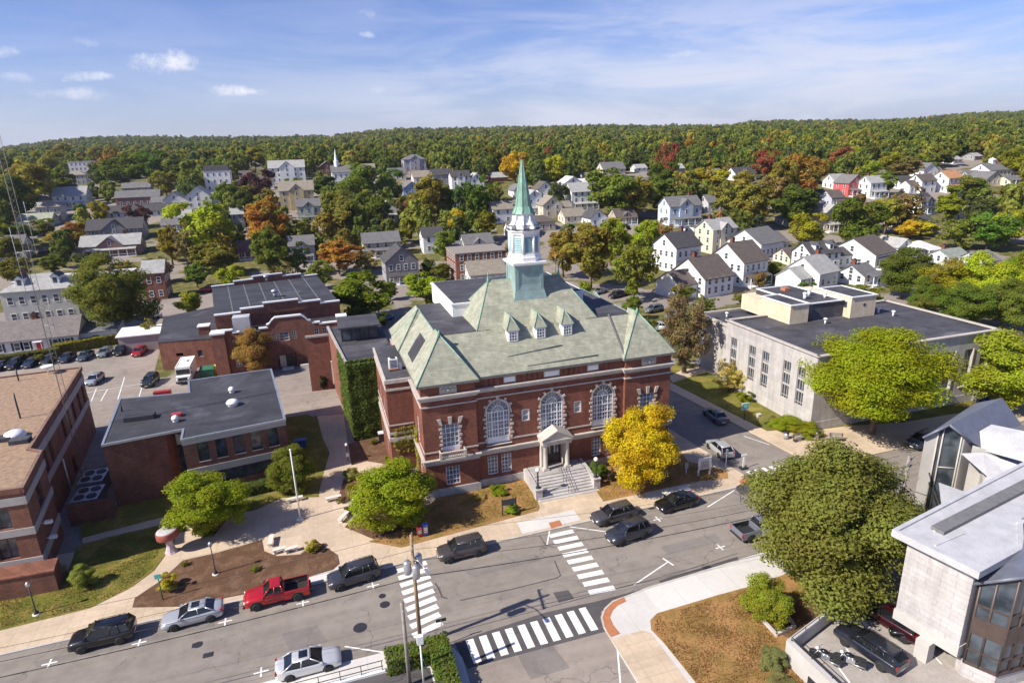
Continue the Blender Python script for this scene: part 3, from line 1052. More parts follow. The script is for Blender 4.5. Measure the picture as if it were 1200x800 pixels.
mb = MB()
for (xa, xb) in ((X1, CX-3.6), (CX+3.6, X2)):
	mb.box(xa+.12, YF-.10, 0, xb, YF+.05, 1.05)
for (xa, xb) in ((X0, X1), (X2, X3)):
	mb.box(xa-.10, YB-.12, 0, xb+.12, YB+.05, 1.08)
mb.box(X0-.10, YB+.05, 0, X0+.05, YR, 1.05)
mb.box(X3-.05, YB+.05, 0, X3+.10, YR, 1.05)
build_each(mb, 'stone_base', M_STONE, hall)
mb = MB()
ringhollow(mb, 4.05, 4.25, .10)
ringhollow(mb, 4.25, 4.62, .22)
ringhollow(mb, 4.62, 4.74, .34)
mb.build('belt_course', M_LIME, hall)
mb = MB()
mb2 = MB()
for (xa, xb, y) in ((X0, X1, YB), (X2, X3, YB)):
	xm = (xa+xb)/2
	mb2.box(xa-.06, y-.06, 5.5, xm-1.35, y+.03, 5.66)
	mb2.box(xm+1.35, y-.06, 5.5, xb+.06, y+.03, 5.66)
for xa, xb in ((X1+.07, AR[0]-1.42), (AR[0]+1.42, AR[1]-1.42), (AR[1]+1.42, AR[2]-1.42), (AR[2]+1.42, X2-.07)):
	mb2.box(xa, YF-.06, 5.5, xb, YF+.03, 5.66)
mb2.box(X0-.06, YB+.03, 5.5, X0+.03, 64.5, 5.66)
build_each(mb2, 'sill_band', M_LIME, hall)
mb = MB()
ringhollow(mb, 10.82, 10.96, .12)
ringhollow(mb, 11.55, 11.75, .14)
ringhollow(mb, 11.75, 11.97, .28)
ringhollow(mb, 11.97, 12.12, .42)
ringhollow(mb, 13.05, 13.16, .10)
mb.build('cornice', M_LIME, hall)
mb = MB()
ringhollow(mb, 13.16, 13.46, .40)
mb.build('gutter', M_LEAD, hall)
# slender brick pilaster strips in the attic
mb = MB()
x = X1+.7
while x < X2-.3:
	if min(abs(x-q) for q in (18.4, 23.3, 28.3, X1, X2)) > 1.15:
		mb.box(x-.22, YF-.09, 12.2, x+.22, YF+.02, 13.03)
	x += .62
build_each(mb, 'attic_pilaster', M_BRICK, hall)
# carved panels of the end bays, plain panels of the middle
for xm in ((X0+X1)/2, (X2+X3)/2):
	mb = MB()
	mb.box(xm-.92, YB-.07, 12.22, xm+.92, YB+.02, 13.02)
	for s in (-1, 1):
		mb.box(xm+s*.86-.05, YB-.14, 12.25, xm+s*.86+.05, YB-.07, 12.99)
		mb.lathe([(.02, 12.62-.2), (.16, 12.62-.1), (.19, 12.62), (.16, 12.62+.1), (.02, 12.62+.2)], 8, xm+s*.5, YB-.1)
	mb.box(xm-.8, YB-.13, 12.9, xm+.8, YB-.07, 12.99)
	mb.box(xm-.8, YB-.13, 12.25, xm+.8, YB-.07, 12.33)
	mb.lathe([(.02, 12.4), (.2, 12.5), (.24, 12.62), (.2, 12.72), (.02, 12.84)], 10, xm, YB-.1)
	mb.build('carved_panel', M_LIME, hall)
for xm, w in ((18.4, .7), (23.3, .95), (28.3, .7)):
	mb = MB()
	mb.box(xm-w, YF-.08, 12.3, xm+w, YF+.02, 13.0, 0)
	mb.box(xm-w+.1, YF-.11, 12.38, xm+w-.1, YF-.08, 12.92, 1)
	mb.build('attic_panel', [M_LIME, M_WHITE], hall)


# ---- windows
def arch_window():
	"""origin at the middle of the sill, looking out along -y; frame, then glass as a sub-part"""
	r, zs, zt = 1.36, 0.0, 3.85     # half width, sill, springing
	fr = MB()
	fr.box(-r, -.02, 0, r, .06, .72)                       # white panel under the panes
	for k in range(3):
		fr.box(-r+.12+k*.88, -.05, .12, -r+.12+k*.88+.74, -.02, .58)
	for xx in (-r+.06, r-.06):
		fr.box(xx-.06, -.06, .72, xx+.06, .05, zt)
	for xx in (-.68, 0, .68):
		fr.box(xx-.055, -.05, .72, xx+.055, .04, zt)
	for zz in (.76, 1.72, 2.68, zt-.05):
		fr.box(-r+.12, -.055, zz-.055, r-.12, .045, zz+.055)
	for zz in (1.24, 2.2, 3.2):
		fr.box(-r+.12, -.03, zz-.025, r-.12, .03, zz+.025)
	for xx in (-1.02, -.34, .34, 1.02):
		fr.box(xx-.022, -.03, .8, xx+.022, .03, zt-.1)
	n = 20
	for ra, rb, d in ((r-.12, r, .06), (.62, .70, .045)):
		for k in range(n):
			a, b = math.pi*k/n, math.pi*(k+1)/n
			q = [(ra*math.cos(a), ra*math.sin(a)), (rb*math.cos(a), rb*math.sin(a)), (rb*math.cos(b), rb*math.sin(b)), (ra*math.cos(b), ra*math.sin(b))]
			fr.add([(x, -d, zt+z) for x, z in q]+[(x, d, zt+z) for x, z in q], [(0, 1, 2, 3), (7, 6, 5, 4), (0, 4, 5, 1), (2, 6, 7, 3)])
	for k in range(1, 8):
		a = math.pi*k/8
		fr.tube((.1*math.cos(a), -.01, zt+.1*math.sin(a)), ((r-.1)*math.cos(a), -.01, zt+(r-.1)*math.sin(a)), .03, n=4)
	gl = MB()
	pts = [(r-.05, .02, .7)]+[((r-.05)*math.cos(math.pi*k/n), .02, zt+(r-.05)*math.sin(math.pi*k/n)) for k in range(n+1)]+[(-r+.05, .02, .7)]
	gl.poly(pts)
	return fr, gl


def arch_surround():
	"""stone quoins, voussoirs and the brick spandrels that close the square hole round the arch"""
	st = MB()
	r, zt = 1.38, 3.85
	for k in range(7):
		w = .38 if k % 2 else .20
		z = .55+k*.50
		for s in (-1, 1):
			st.box(s*r, -.09, z, s*(r+w), .02, z+.27)
	for k, a in enumerate((28, 58, 90, 122, 152)):
		c = R(a)
		ro = 1.80 if a != 90 else 1.98
		t = .11 if a != 90 else .15
		ca, sa = math.cos(c), math.sin(c)
		q = [(r*ca-t*sa*-1*-1, r*sa+t*ca), (ro*ca-1.3*t*sa, ro*sa+1.3*t*ca), (ro*ca+1.3*t*sa, ro*sa-1.3*t*ca), (r*ca+t*sa, r*sa-t*ca)]
		st.add([(x, -.11, zt+z) for x, z in q]+[(x, .02, zt+z) for x, z in q], [(0, 1, 2, 3), (7, 6, 5, 4), (0, 4, 5, 1), (1, 5, 6, 2), (2, 6, 7, 3), (3, 7, 4, 0)])
	n = 24
	for k in range(n):                                     # thin stone archivolt
		a, b = math.pi*k/n, math.pi*(k+1)/n
		q = [(rr*math.cos(t), rr*math.sin(t)) for rr, t in ((r-.02, a), (r+.14, a), (r+.14, b), (r-.02, b))]
		st.add([(x, -.05, zt+z) for x, z in q]+[(x, .3, zt+z) for x, z in q], [(0, 1, 2, 3), (7, 6, 5, 4), (0, 4, 5, 1), (2, 6, 7, 3)])
	st.box(-r-.1, -.16, -.1, r+.1, .3, .0)
	br = MB()
	for s in (-1, 1):
		arc = [(s*r*math.cos(math.pi/2*k/12), zt+r*math.sin(math.pi/2*k/12)) for k in range(13)]
		arc = [(x, min(z, 5.16)) for x, z in arc]
		br.poly([(x, .004, z) for x, z in arc]+[(s*r, .004, 5.16)])
	return st, br


fr, gl = arch_window()
st, br = arch_surround()
W0 = ST0 = None
for x in AR:
	if W0 is None:
		W0 = fr.build('arched_window', M_TRIM)
		W0.parent = hall
		W0.location = (x-CX, .22, 5.15)
		q = gl.build('glass', M_GLASSK)
		q.parent = W0
		ST0 = st.build('stone_surround', M_LIME)
		ST0.parent = hall
		ST0.location = (x-CX, 0, 5.15)
		q = br.build('brick_spandrel', M_BRICK)
		q.parent = ST0
	else:
		copy_part(W0, hall, (x-CX, .22, 5.15))
		copy_part(ST0, hall, (x-CX, 0, 5.15))


def rect_window(w, h, nx, nz, panel=0.0, glass=None, bar=.05, name='window', edge=.09):
	fr = MB()
	a = w/2
	for s in (-1, 1):
		fr.box(s*a-s*edge, -.05, 0, s*a, .05, h)
	fr.box(-a+edge, -.05, 0, a-edge, .05, edge+panel)
	fr.box(-a+edge, -.05, h-edge, a-edge, .05, h)
	for k in range(1, nx):
		x = -a+w*k/nx
		fr.box(x-bar/2, -.04, edge+panel, x+bar/2, .03, h-edge)
	for k in range(1, nz):
		z = panel+(h-panel)*k/nz
		fr.box(-a+edge, -.045, z-bar/2, a-edge, .035, z+bar/2)
	o = fr.build(name, M_TRIM)
	gl = MB()
	gl.poly([(-a+.04, .015, panel+.04), (a-.04, .015, panel+.04), (a-.04, .015, h-.04), (-a+.04, .015, h-.04)])
	q = gl.build('glass', glass or M_GLASSK)
	q.parent = o
	return o


def put_window(proto, parent, pts, rz=0.0, first=True):
	"""pts in the parent's space; the first place takes the prototype itself when it is still free"""
	for p in pts:
		if proto.parent is None:
			proto.parent = parent
			proto.location = p
			proto.rotation_euler = (0, 0, rz)
		else:
			copy_part(proto, parent, p, rz)


wp = rect_window(1.9, 3.25, 4, 5, .5, name='tall_window')
put_window(wp, hall, [((X0+X1)/2-CX, YB-YF+.2, 5.4), ((X2+X3)/2-CX, YB-YF+.2, 5.4)])
wg = rect_window(1.2, 2.35, 3, 5, 0, name='ground_window')
put_window(wg, hall, [(x-CX, .2, 1.4) for x, w in GW])
wg2 = rect_window(1.56, 2.25, 4, 4, 0, name='ground_window')
put_window(wg2, hall, [((X0+X1)/2-CX, YB-YF+.2, 1.35), ((X2+X3)/2-CX, YB-YF+.2, 1.35)])
ws = rect_window(.94, 1.45, 1, 2, 0, name='small_window', glass=M_GLASSB, edge=.14)
put_window(ws, hall, [(x-CX, .12, 7.35) for x in SM])
wside = rect_window(1.2, 3.25, 3, 5, 0, name='side_window')
put_window(wside, hall, [(X0-CX+.15, 65.2-YF, 5.4)], -math.pi/2)
wside2 = rect_window(1.2, 2.2, 3, 4, 0, name='side_window')
put_window(wside2, hall, [(X0-CX+.15, 65.2-YF, 1.4)], -math.pi/2)
wsr = rect_window(1.8, 3.4, 4, 5, 0, name='side_window')
put_window(wsr, hall, [(X3-CX-.15, y-YF, 5.4) for y in (65, 70, 75, 80)], math.pi/2)
# quoins, lintels and balconies of the end-bay windows
for xm in ((X0+X1)/2, (X2+X3)/2):
	mb = MB()
	for k in range(6):
		w = .32 if k % 2 else .17
		z = 5.75+k*.46
		for s in (-1, 1):
			mb.box(xm+s*.95, YB-.08, z, xm+s*(.95+w), YB+.02, z+.25)
	for s, x in ((-1, -1.0), (0, 0), (1, 1.0)):
		q = [(xm+x-.14, 8.65), (xm+x+.14, 8.65), (xm+x+.22+s*.22, 9.35+(.15 if s == 0 else 0)), (xm+x-.22+s*.22, 9.35+(.15 if s == 0 else 0))]
		mb.add([(a, YB-.12, z) for a, z in q]+[(a, YB+.02, z) for a, z in q], [(0, 1, 2, 3), (7, 6, 5, 4), (0, 4, 5, 1), (1, 5, 6, 2), (2, 6, 7, 3), (3, 7, 4, 0)])
	mb.build('window_quoins', M_LIME, hall)
	mb = MB()
	mb.box(xm-1.4, YB-.85, 4.76, xm+1.4, YB-.02, 4.98)
	for s in (-1, 1):
		mb.box(xm+s*1.36-.12, YB-.85, 4.98, xm+s*1.36+.12, YB-.6, 5.75)
		mb.box(xm+s*1.36-.07, YB-.6, 5.62, xm+s*1.36+.07, YB-.02, 5.75)
		for k in range(3):
			mb.cyl(xm+s*1.36, YB-.5+k*.17, 4.98, 5.62, .05, 6)
	mb.box(xm-1.24, YB-.83, 5.62, xm+1.24, YB-.62, 5.75)
	for k in range(12):
		mb.lathe([(.04, 4.98), (.075, 5.2), (.04, 5.45), (.06, 5.62)], 6, xm-1.1+k*.2, YB-.72)
	mb.build('balcony', M_LIME, hall)

# ---- portico, door, steps
mb = MB()
for s in (-1, 1):
	x = CX+s*1.32
	mb.box(x-.34, 60.35, 1.5, x+.34, 61.05, 1.72)
	mb.lathe([(.27, 1.72), (.30, 1.80), (.25, 1.9), (.255, 2.8), (.225, 4.35), (.26, 4.42), (.30, 4.55)], 18, x, 60.7)
	mb.box(x-.34, 60.36, 4.55, x+.34, 61.04, 4.66)
	mb.box(x-.28, 61.3, 1.5, x+.28, 61.93, 4.66)
mb.build('portico_columns', M_LIME, hall)
mb = MB()
mb.box(CX-1.75, 60.3, 4.66, CX+1.75, 61.93, 5.12)
mb.box(CX-1.82, 60.2, 5.12, CX+1.82, 61.93, 5.26)
tri = [(CX-1.8, 5.28), (CX+1.8, 5.28), (CX, 6.28)]
mb.add([(x, 60.32, z) for x, z in tri]+[(x, 61.93, z) for x, z in tri], [(0, 1, 2), (5, 4, 3), (0, 3, 4, 1), (1, 4, 5, 2), (2, 5, 3, 0)])
for s in (-1, 1):
	q = [(CX+s*1.88, 5.27), (CX, 6.28), (CX, 6.44), (CX+s*1.88, 5.43)]
	mb.add([(x, 60.16, z) for x, z in q]+[(x, 61.93, z) for x, z in q], [(0, 1, 2, 3), (7, 6, 5, 4), (0, 4, 5, 1), (1, 5, 6, 2), (2, 6, 7, 3), (3, 7, 4, 0)])
mb.build('portico_pediment', M_LIME, hall)
mb = MB()
mb.box(CX-1.0, YF+.22, 1.55, CX+1.0, YF+.3, 4.15)
for s in (-1, 1):
	for k in range(3):
		mb.box(CX+s*.5-.36, YF+.18, 1.75+k*.78, CX+s*.5+.36, YF+.22, 2.4+k*.78)
dr = mb.build('entrance_door', M_DOOR, hall)
mb = MB()
for s in (-1, 1):
	for k in (-1, 1):
		mb.box(CX+s*.5+k*.18-.1, YF+.15, 2.75, CX+s*.5+k*.18+.1, YF+.178, 3.7)
mb.build('door_panes', M_GLASSB, dr)
mb = MB()
NS = 9
for k in range(NS):
	z = 1.5*(NS-k)/(NS)
	ya = 60.0-(k)*.38
	hw = 2.95+.055*k
	yb = ya-.38 if k < NS-1 else ya-.38
	mb.box(CX-hw-.10, yb, 0, CX+hw+.10, 61.93 if k == 0 else ya, z)
mb.build('entrance_steps', M_STONE, hall)
mb = MB()
for s in (-1, 1):
	x = CX+s*3.42
	mb.prism([(x-.22, 57.6), (x+.22, 57.6), (x+.22, YF-.15), (x-.22, YF-.15)], 0, lambda a, b: 1.55 if b > 59 else 1.15)
	mb.box(x-.38, 57.05, 0, x+.38, 57.85, 1.25)
	mb.box(x-.44, 56.98, 1.25, x+.44, 57.92, 1.38)
mb.build('cheek_walls', M_STONE, hall)
mb = MB()
for s in (-.16, .16):
	a = [(CX+.15+s, 60.2, 2.4), (CX+.15+s, 59.9, 2.4), (CX+.15+s, 57.1, 1.1), (CX+.15+s, 56.8, 1.0)]
	mb.path(a, .028)
	for y, z, zb in ((59.9, 2.4, 1.5), (58.5, 1.75, .8), (57.1, 1.1, .2)):
		mb.tube((CX+.15+s, y, zb), (CX+.15+s, y, z), .026)
mb.build('handrail', M_DARKMETAL, hall)

# ---- roofs
ZE, ZT, ZR = 13.40, 17.25, 21.75
PF = .885
YE = 61.55
YT = YE+(ZT-ZE)/PF            # where the slope meets the flat roofs
YRD = YE+(ZR-ZE)/PF           # ridge
XL, XRr = 11.5, 35.1          # flat roofs' outer edges
HL, HR = 15.95, 30.65         # feet of the hips
RL, RRt = 18.85, 27.75        # ends of the ridge
YBK = 2*YRD-YT
mb = MB()
E0 = .42
fr0 = YF-E0
mb.poly([(X0-E0, fr0, ZE), (X3+E0, fr0, ZE), (XRr, YT, ZT), (HR, YT, ZT), (RRt, YRD, ZR), (RL, YRD, ZR), (HL, YT, ZT), (XL, YT, ZT)])
mb.poly([(HL, YT, ZT), (RL, YRD, ZR), (HL, YBK, ZT)])
mb.poly([(HR, YT, ZT), (HR, YBK, ZT), (RRt, YRD, ZR)])
mb.poly([(HL, YBK, ZT), (RL, YRD, ZR), (RRt, YRD, ZR), (HR, YBK, ZT)])
mb.poly([(X0-E0, fr0, ZE), (XL, YT, ZT), (XL, YR-3, ZT), (X0-E0, YR+E0, ZE)])
mb.poly([(X3+E0, fr0, ZE), (X3+E0, YR+E0, ZE), (XRr, YR-3, ZT), (XRr, YT, ZT)])
mb.poly([(X0-E0, YR+E0, ZE), (XL, YR-3, ZT), (XRr, YR-3, ZT), (X3+E0, YR+E0, ZE)])
for s, xa, xb in ((-1, X0, X1), (1, X2, X3)):        # pyramids over the end bays
	xm = (xa+xb)/2
	a, b, y0 = xa-E0-.012, xb+E0, YB-E0
	pk = (xm, YB+3.1, 17.75)
	bk = (xm, YF+(17.75-ZE)/PF+.2, 17.75)
	mb.poly([(a, y0, ZE+.02), (b, y0, ZE+.02), pk])
	mb.poly([(b, y0, ZE+.02), (b, YF+.4, ZE+.02), bk, pk])
	mb.poly([(a, y0, ZE+.02), pk, bk, (a, YF+.4, ZE+.02)])
for s, xe, xf in ((-1, X0-E0, XL), (1, X3+E0, XRr)):      # side gable towards the rear
	ya, yb, ym = 74.0, 80.6, 77.3
	xo = xe+s*.14
	pk = (xf, ym, 17.6)
	mb.poly([(xo, ya, ZE+.03), (xo, yb, ZE+.03), (xf+s*.3, ym, 17.6)])
	mb.poly([(xo, ya, ZE+.03), (xf+s*.3, ym, 17.6), (xf, ym, 17.6), (xf, ya+1.2, 15.0)])
	mb.poly([(xo, yb, ZE+.03), (xf, yb-1.2, 15.0), (xf, ym, 17.6), (xf+s*.3, ym, 17.6)])
roof = mb.build('slate_roof', M_SLATE, hall)
mb = MB()
hp = [((HL, YT, ZT), (RL, YRD, ZR)), ((HR, YT, ZT), (RRt, YRD, ZR)), ((RL, YRD, ZR), (RRt, YRD, ZR)), ((HL, YBK, ZT), (RL, YRD, ZR)), ((HR, YBK, ZT), (RRt, YRD, ZR))]
for xa, xb in ((X0, X1), (X2, X3)):
	xm = (xa+xb)/2
	for x in (xa-E0, xb+E0):
		hp.append(((x, YB-E0, ZE+.05), (xm, YB+3.1, 17.78)))
	hp.append(((xm, YB+3.1, 17.78), (xm, YF+4.9, 17.78)))
for s, xe, xf in ((-1, X0-E0, XL), (1, X3+E0, XRr)):
	for y in (74.0, 80.6):
		hp.append(((xe+s*.14, y, ZE+.06), (xf+s*.3, 77.3, 17.62)))
	hp.append(((xf, YT, ZT+.02), (xf, YR-3, ZT+.02)))
for a, b in hp:
	mb.tube(a, b, .065, n=6)
for p in ((RL, YRD, ZR), (RRt, YRD, ZR)):
	mb.lathe([(.22, p[2]-.25), (.16, p[2]+.15), (.05, p[2]+.7), (.10, p[2]+.82), (.01, p[2]+1.1)], 8, p[0], p[1])
for xm in ((X0+X1)/2, (X2+X3)/2):
	mb.lathe([(.26, 17.5), (.14, 17.95), (.16, 18.05), (.02, 18.3)], 8, xm, YB+3.1)
mb.build('copper_hips', M_COPPER, roof)
mb = MB()
for k in range(30):
	pass
mb.tube((18.6, YE+1.55, ZE+1.55*PF+.10), (25.2, YE+1.95, ZE+1.95*PF+.10), .05)
mb.tube((20.5, YE+.45, ZE+.45*PF+.10), (29.0, YE+.55, ZE+.55*PF+.10), .05)
mb.build('snow_guard', M_LEAD, roof)
mb = MB()
mb.box(32.12, fr0-.03, ZE-.1, 32.28, fr0+.1, ZE+.2)
for k in range(10):
	y = fr0+.05+k*.44
	z = ZE+.05+.44*k*PF
	mb.add([(32.02, y, z), (32.22, y, z), (32.22, y+.44, z+.44*PF), (32.02, y+.44, z+.44*PF), (32.02, y, z+.16), (32.22, y, z+.16), (32.22, y+.44, z+.44*PF+.16), (32.02, y+.44, z+.44*PF+.16)],
           [(4, 5, 6, 7), (0, 1, 5, 4), (1, 2, 6, 5), (2, 3, 7, 6), (3, 0, 4, 7)])
mb.build('roof_flashing', M_LEAD, roof)
mb = MB()
for s, xa, xb in ((-1, XL+.1, HL+1.5), (1, HR-1.5, XRr-.1)):
	mb.box(min(xa, xb), YT, ZT-.3, max(xa, xb), YR-3.1, ZT+.05)
build_each(mb, 'flat_roof', M_TAR2, hall)
mb = MB()
mb.box(14.75, YBK-3.2, ZT-1, 31.85, YR+2.5, 18.75, 0)
mb.box(14.6, YBK-3.3, 18.75, 32.0, YR+2.6, 18.95, 1)
mb.box(14.95, YBK-3.0, 18.80, 31.65, YR+2.2, 19.02, 2)
mb.build('hall_clerestory', [M_WHITE, M_TRIM, M_TAR2], hall)
mb = MB()
q = [gp(361+430-430, 0)] if False else None
dx, dz = XL-(X0-E0), ZT-ZE
for (ta, tb, ya, yb) in ((.18, .70, 67.2, 70.6),):
	pts = [(X0-E0+dx*t, y, ZE+dz*t+.09) for t, y in ((ta, ya), (tb, ya+1.2), (tb, yb+1.2), (ta, yb))]
	mb.poly(pts)
	pts2 = [(x, y, z-.12) for x, y, z in pts]
	for i in range(4):
		mb.poly([pts[i], pts[(i+1) % 4], pts2[(i+1) % 4], pts2[i]])
mb.build('skylight', M_TAR, hall)

# ---- dormers
fr = MB()
fr.box(-.62, 0, -1.0, .62, .9, 1.22, 0)
fr.box(-.72, -.06, 1.22, .72, .3, 1.34, 0)
dm = MB()
dm.poly([(-.80, -.14, 1.32), (.80, -.14, 1.32), (0, .95, 2.75)])
dm.poly([(.80, -.14, 1.32), (.80, 1.6, 1.32), (0, 3.1, 2.75), (0, .95, 2.75)])
dm.poly([(-.80, -.14, 1.32), (0, .95, 2.75), (0, 3.1, 2.75), (-.80, 1.6, 1.32)])
D0 = None
for x in (19.75, 23.0, 26.25):
	y0 = YE+2.95
	z0 = ZE+2.95*PF
	if D0 is None:
		D0 = fr.build('dormer', M_TRIM)
		D0.parent = hall
		D0.location = (x-CX, y0-YF, z0)
		q = dm.build('dormer_roof', M_SLATE)
		q.parent = D0
		q = rect_window(.98, 1.1, 3, 3, 0, name='window', edge=.07)
		gl = [c for c in q.children][0]
		gme = q.data
		gl.parent = D0
		gl.location = (0, -.04, .06)
		q.parent = D0
		q.location = (0, -.04, .06)
		gl.name = 'dormer_glass'
		c = MB()
		c.tube((-.80, -.14, 1.34), (0, .95, 2.77), .06, n=5).tube((.80, -.14, 1.34), (0, .95, 2.77), .06, n=5).tube((0, .95, 2.77), (0, 3.1, 2.77), .06, n=5)
		c.lathe([(.07, 2.75), (.02, 3.05)], 6, 0, .95)
		q = c.build('copper_ridge', M_COPPER)
		q.parent = D0
	else:
		copy_part(D0, hall, (x-CX, y0-YF, z0))

# ---- tower
TX, TY = 23.3, 70.6
mb = MB()
h0, h1 = 2.05, 1.72
mb.lathe([(h0*1.414+.35, 18.2), (h0*1.414, 19.6), (h1*1.414+.12, 20.6), (h1*1.414, 21.4), (h1*1.414, 23.6)], 4, TX, TY, 0, False, math.pi/4)
for dx, dy in ((0, -1), (-1, 0), (1, 0), (0, 1)):
	pass
tb = mb.build('tower_base', M_COPPER2, hall)
mb = MB()
for s in (-1, 1):     # corner strips framing the sunk panel
	mb.box(TX+s*1.52-.2, TY-1.79, 20.9, TX+s*1.52+.2, TY-1.70, 23.6)
	mb.box(TX-1.79, TY+s*1.52-.2, 20.9, TX-1.70, TY+s*1.52+.2, 23.6)
mb.box(TX-1.32, TY-1.79, 23.2, TX+1.32, TY-1.70, 23.6)
mb.box(TX-1.79, TY-1.32, 23.2, TX-1.70, TY+1.32, 23.6)
mb.build('tower_strips', M_COPPER2, tb)
mb = MB()
mb.box(TX-1.9, TY-1.9, 23.6, TX+1.9, TY+1.9, 23.78)
mb.box(TX-2.05, TY-2.05, 23.78, TX+2.05, TY+2.05, 24.0)
o8 = math.pi/8
mb.lathe([(1.98, 24.0), (1.98, 24.5), (1.90, 24.55), (1.82, 24.9)], 8, TX, TY, 0, False, o8)
mb.lathe([(1.66, 24.9), (1.66, 27.1), (1.86, 27.15), (1.86, 27.4), (2.02, 27.45), (2.02, 27.62)], 8, TX, TY, 0, False, o8)
for k in range(8):
	a = o8+k*math.pi/4
	mb.cyl(TX+1.70*math.cos(a), TY+1.70*math.sin(a), 24.9, 27.15, .17, 8)
bf = mb.build('belfry', M_WHITE, hall)
for k in range(8):
	a = k*math.pi/4
	n = (math.cos(a), math.sin(a))
	t = (-n[1], n[0])
	lm = MB()
	d = 1.545
	def q(s, z, off):
		return (TX+n[0]*(d+off)+t[0]*s, TY+n[1]*(d+off)+t[1]*s, z)
	lm.poly([q(-.42, 25.05, .0), q(.42, 25.05, .0), q(.42, 26.85, .0), q(-.42, 26.85, .0)])
	for j in range(9):
		z = 25.08+j*.2
		lm.add([q(-.42, z, .10), q(.42, z, .10), q(.42, z+.17, .005), q(-.42, z+.17, .005)], [(0, 1, 2, 3)])
	lm.build('belfry_louver', M_GLASSBLK, bf)
mb = MB()
mb.lathe([(1.95, 27.62), (2.02, 27.66), (2.02, 27.72)], 16, TX, TY)
for k in range(16):
	a = k*math.pi/8
	mb.tube((TX+1.9*math.cos(a), TY+1.9*math.sin(a), 27.7), (TX+1.9*math.cos(a), TY+1.9*math.sin(a), 28.15), .04, n=4)
mb.path([(TX+1.9*math.cos(k*math.pi/8), TY+1.9*math.sin(k*math.pi/8), 28.15) for k in range(17)], .045, 4)
mb.build('belfry_railing', M_DARKMETAL, bf)
mb = MB()
mb.lathe([(1.45, 27.7), (1.40, 28.2), (1.22, 28.6), (1.05, 28.75), (1.0, 29.2), (1.12, 29.25), (1.12, 29.4)], 8, TX, TY, 0, False, o8)
for k in range(8):      # scroll buttresses
	a = o8+k*math.pi/4
	ca, sa = math.cos(a), math.sin(a)
	pr = [(1.95, 27.72), (1.95, 28.05), (1.6, 28.2), (1.35, 28.6), (1.3, 29.15), (1.0, 29.2), (1.0, 27.72)]
	vs = []
	for sgn in (-1, 1):
		vs += [(TX+ca*r-sa*.12*sgn, TY+sa*r+ca*.12*sgn, z) for r, z in pr]
	n7 = len(pr)
	mb.add(vs, [tuple(range(n7)), tuple(range(2*n7-1, n7-1, -1))]+[(i, (i+1) % n7, n7+(i+1) % n7, n7+i) for i in range(n7)])
mb.build('lantern', M_WHITE, hall)
mb = MB()
mb.lathe([(1.32, 29.4), (1.12, 29.75), (.95, 30.2), (.10, 35.4)], 8, TX, TY, 0, False, o8)
sp = mb.build('spire', M_COPPER, hall)
mb = MB()
for k in range(8):
	a = o8+k*math.pi/4
	mb.path([(TX+r*math.cos(a), TY+r*math.sin(a), z) for r, z in ((1.32, 29.42), (.95, 30.2), (.10, 35.4))], .035, 4)
mb.build('spire_ribs', M_COPPER, sp)
mb = MB()
mb.lathe([(.10, 35.35), (.16, 35.5), (.10, 35.65), (.03, 35.75), (.025, 37.3)], 8, TX, TY)
mb.tube((TX-.5, TY, 36.7), (TX+.5, TY, 36.7), .025, n=5).tube((TX, TY-.35, 36.5), (TX, TY+.35, 36.5), .02, n=5)
mb.build('weather_vane', M_DARKMETAL, sp)

# ---- wing on the west side
mb = MB()
WX0, WY0, WZ = 5.55, 67.6, 12.35
wall(mb, (WX0, WY0), (X0-.0, WY0), 0, WZ-.5, [], .2)
wall(mb, (WX0, 80.5), (WX0, WY0), 0, WZ-.5, [(4, 5.2, 6.5, 9), (8, 9.2, 6.5, 9), (4, 5.2, 1.5, 3.6), (8, 9.2, 1.5, 3.6)], .2)
mb.box(WX0+.3, WY0+.3, .1, X0+.1, 80.4, WZ-.6)
mb.build('wing_wall', M_BRICK, hall)
mb = MB()
mb.box(WX0-.12, WY0-.12, WZ-.5, X0-.11, 80.6, WZ-.05)
for (a, b, o) in ((10.95, 11.2, .08), (5.55, 5.85, .07), (6.65, 6.8, .06), (4.75, 5.2, .14)):
	mb.box(WX0-o, WY0-o, a, X0-.12, WY0+.05, b)
	mb.box(WX0-o, WY0+.05, a, WX0+.05, 80.5, b)
mb.box(WX0-.1, WY0-.1, 0, X0-.11, WY0+.05, .9)
mb.build('wing_bands', M_LIME, hall)
mb = MB()
mb.box(WX0+.1, WY0+.1, WZ-.05, X0-.12, 80.4, WZ+.03)
mb.build('wing_roof', M_TAR2, hall)
wq = rect_window(1.2, 2.5, 2, 3, 0, name='wing_window')
put_window(wq, hall, [(WX0-CX+.12, 80.5-4.6-YF, 6.5), (WX0-CX+.12, 80.5-8.6-YF, 6.5), (WX0-CX+.12, 80.5-4.6-YF, 1.5), (WX0-CX+.12, 80.5-8.6-YF, 1.5)], -math.pi/2)

# things on the wing roof
mb = MB()
ux, uy = 6.9, 70.6
mb.box(ux-.55, uy-.45, WZ+.12, ux+.55, uy+.45, WZ+.3, 1)
mb.box(ux-.5, uy-.4, WZ+.3, ux+.5, uy+.4, WZ+1.45, 0)
for k in range(6):
	mb.box(ux-.4, uy-.415, WZ+.42+k*.16, ux+.4, uy-.4, WZ+.50+k*.16, 2)
mb.lathe([(.32, WZ+1.45), (.32, WZ+1.52)], 14, ux, uy, 2)
mb.box(ux+.6, uy-.3, WZ+.03, ux+.95, uy+.2, WZ+.8, 0)
for s in (-.45, .45):
	mb.box(ux+s-.05, uy-.45, WZ+.03, ux+s+.05, uy+.45, WZ+.12, 2)
tag(mb.build('air_conditioner', [M_WHITE, M_RUST, M_DARKMETAL], loc=(ux, uy, WZ)), 'white air conditioning unit on the small flat roof beside the slate roof', 'air conditioner')

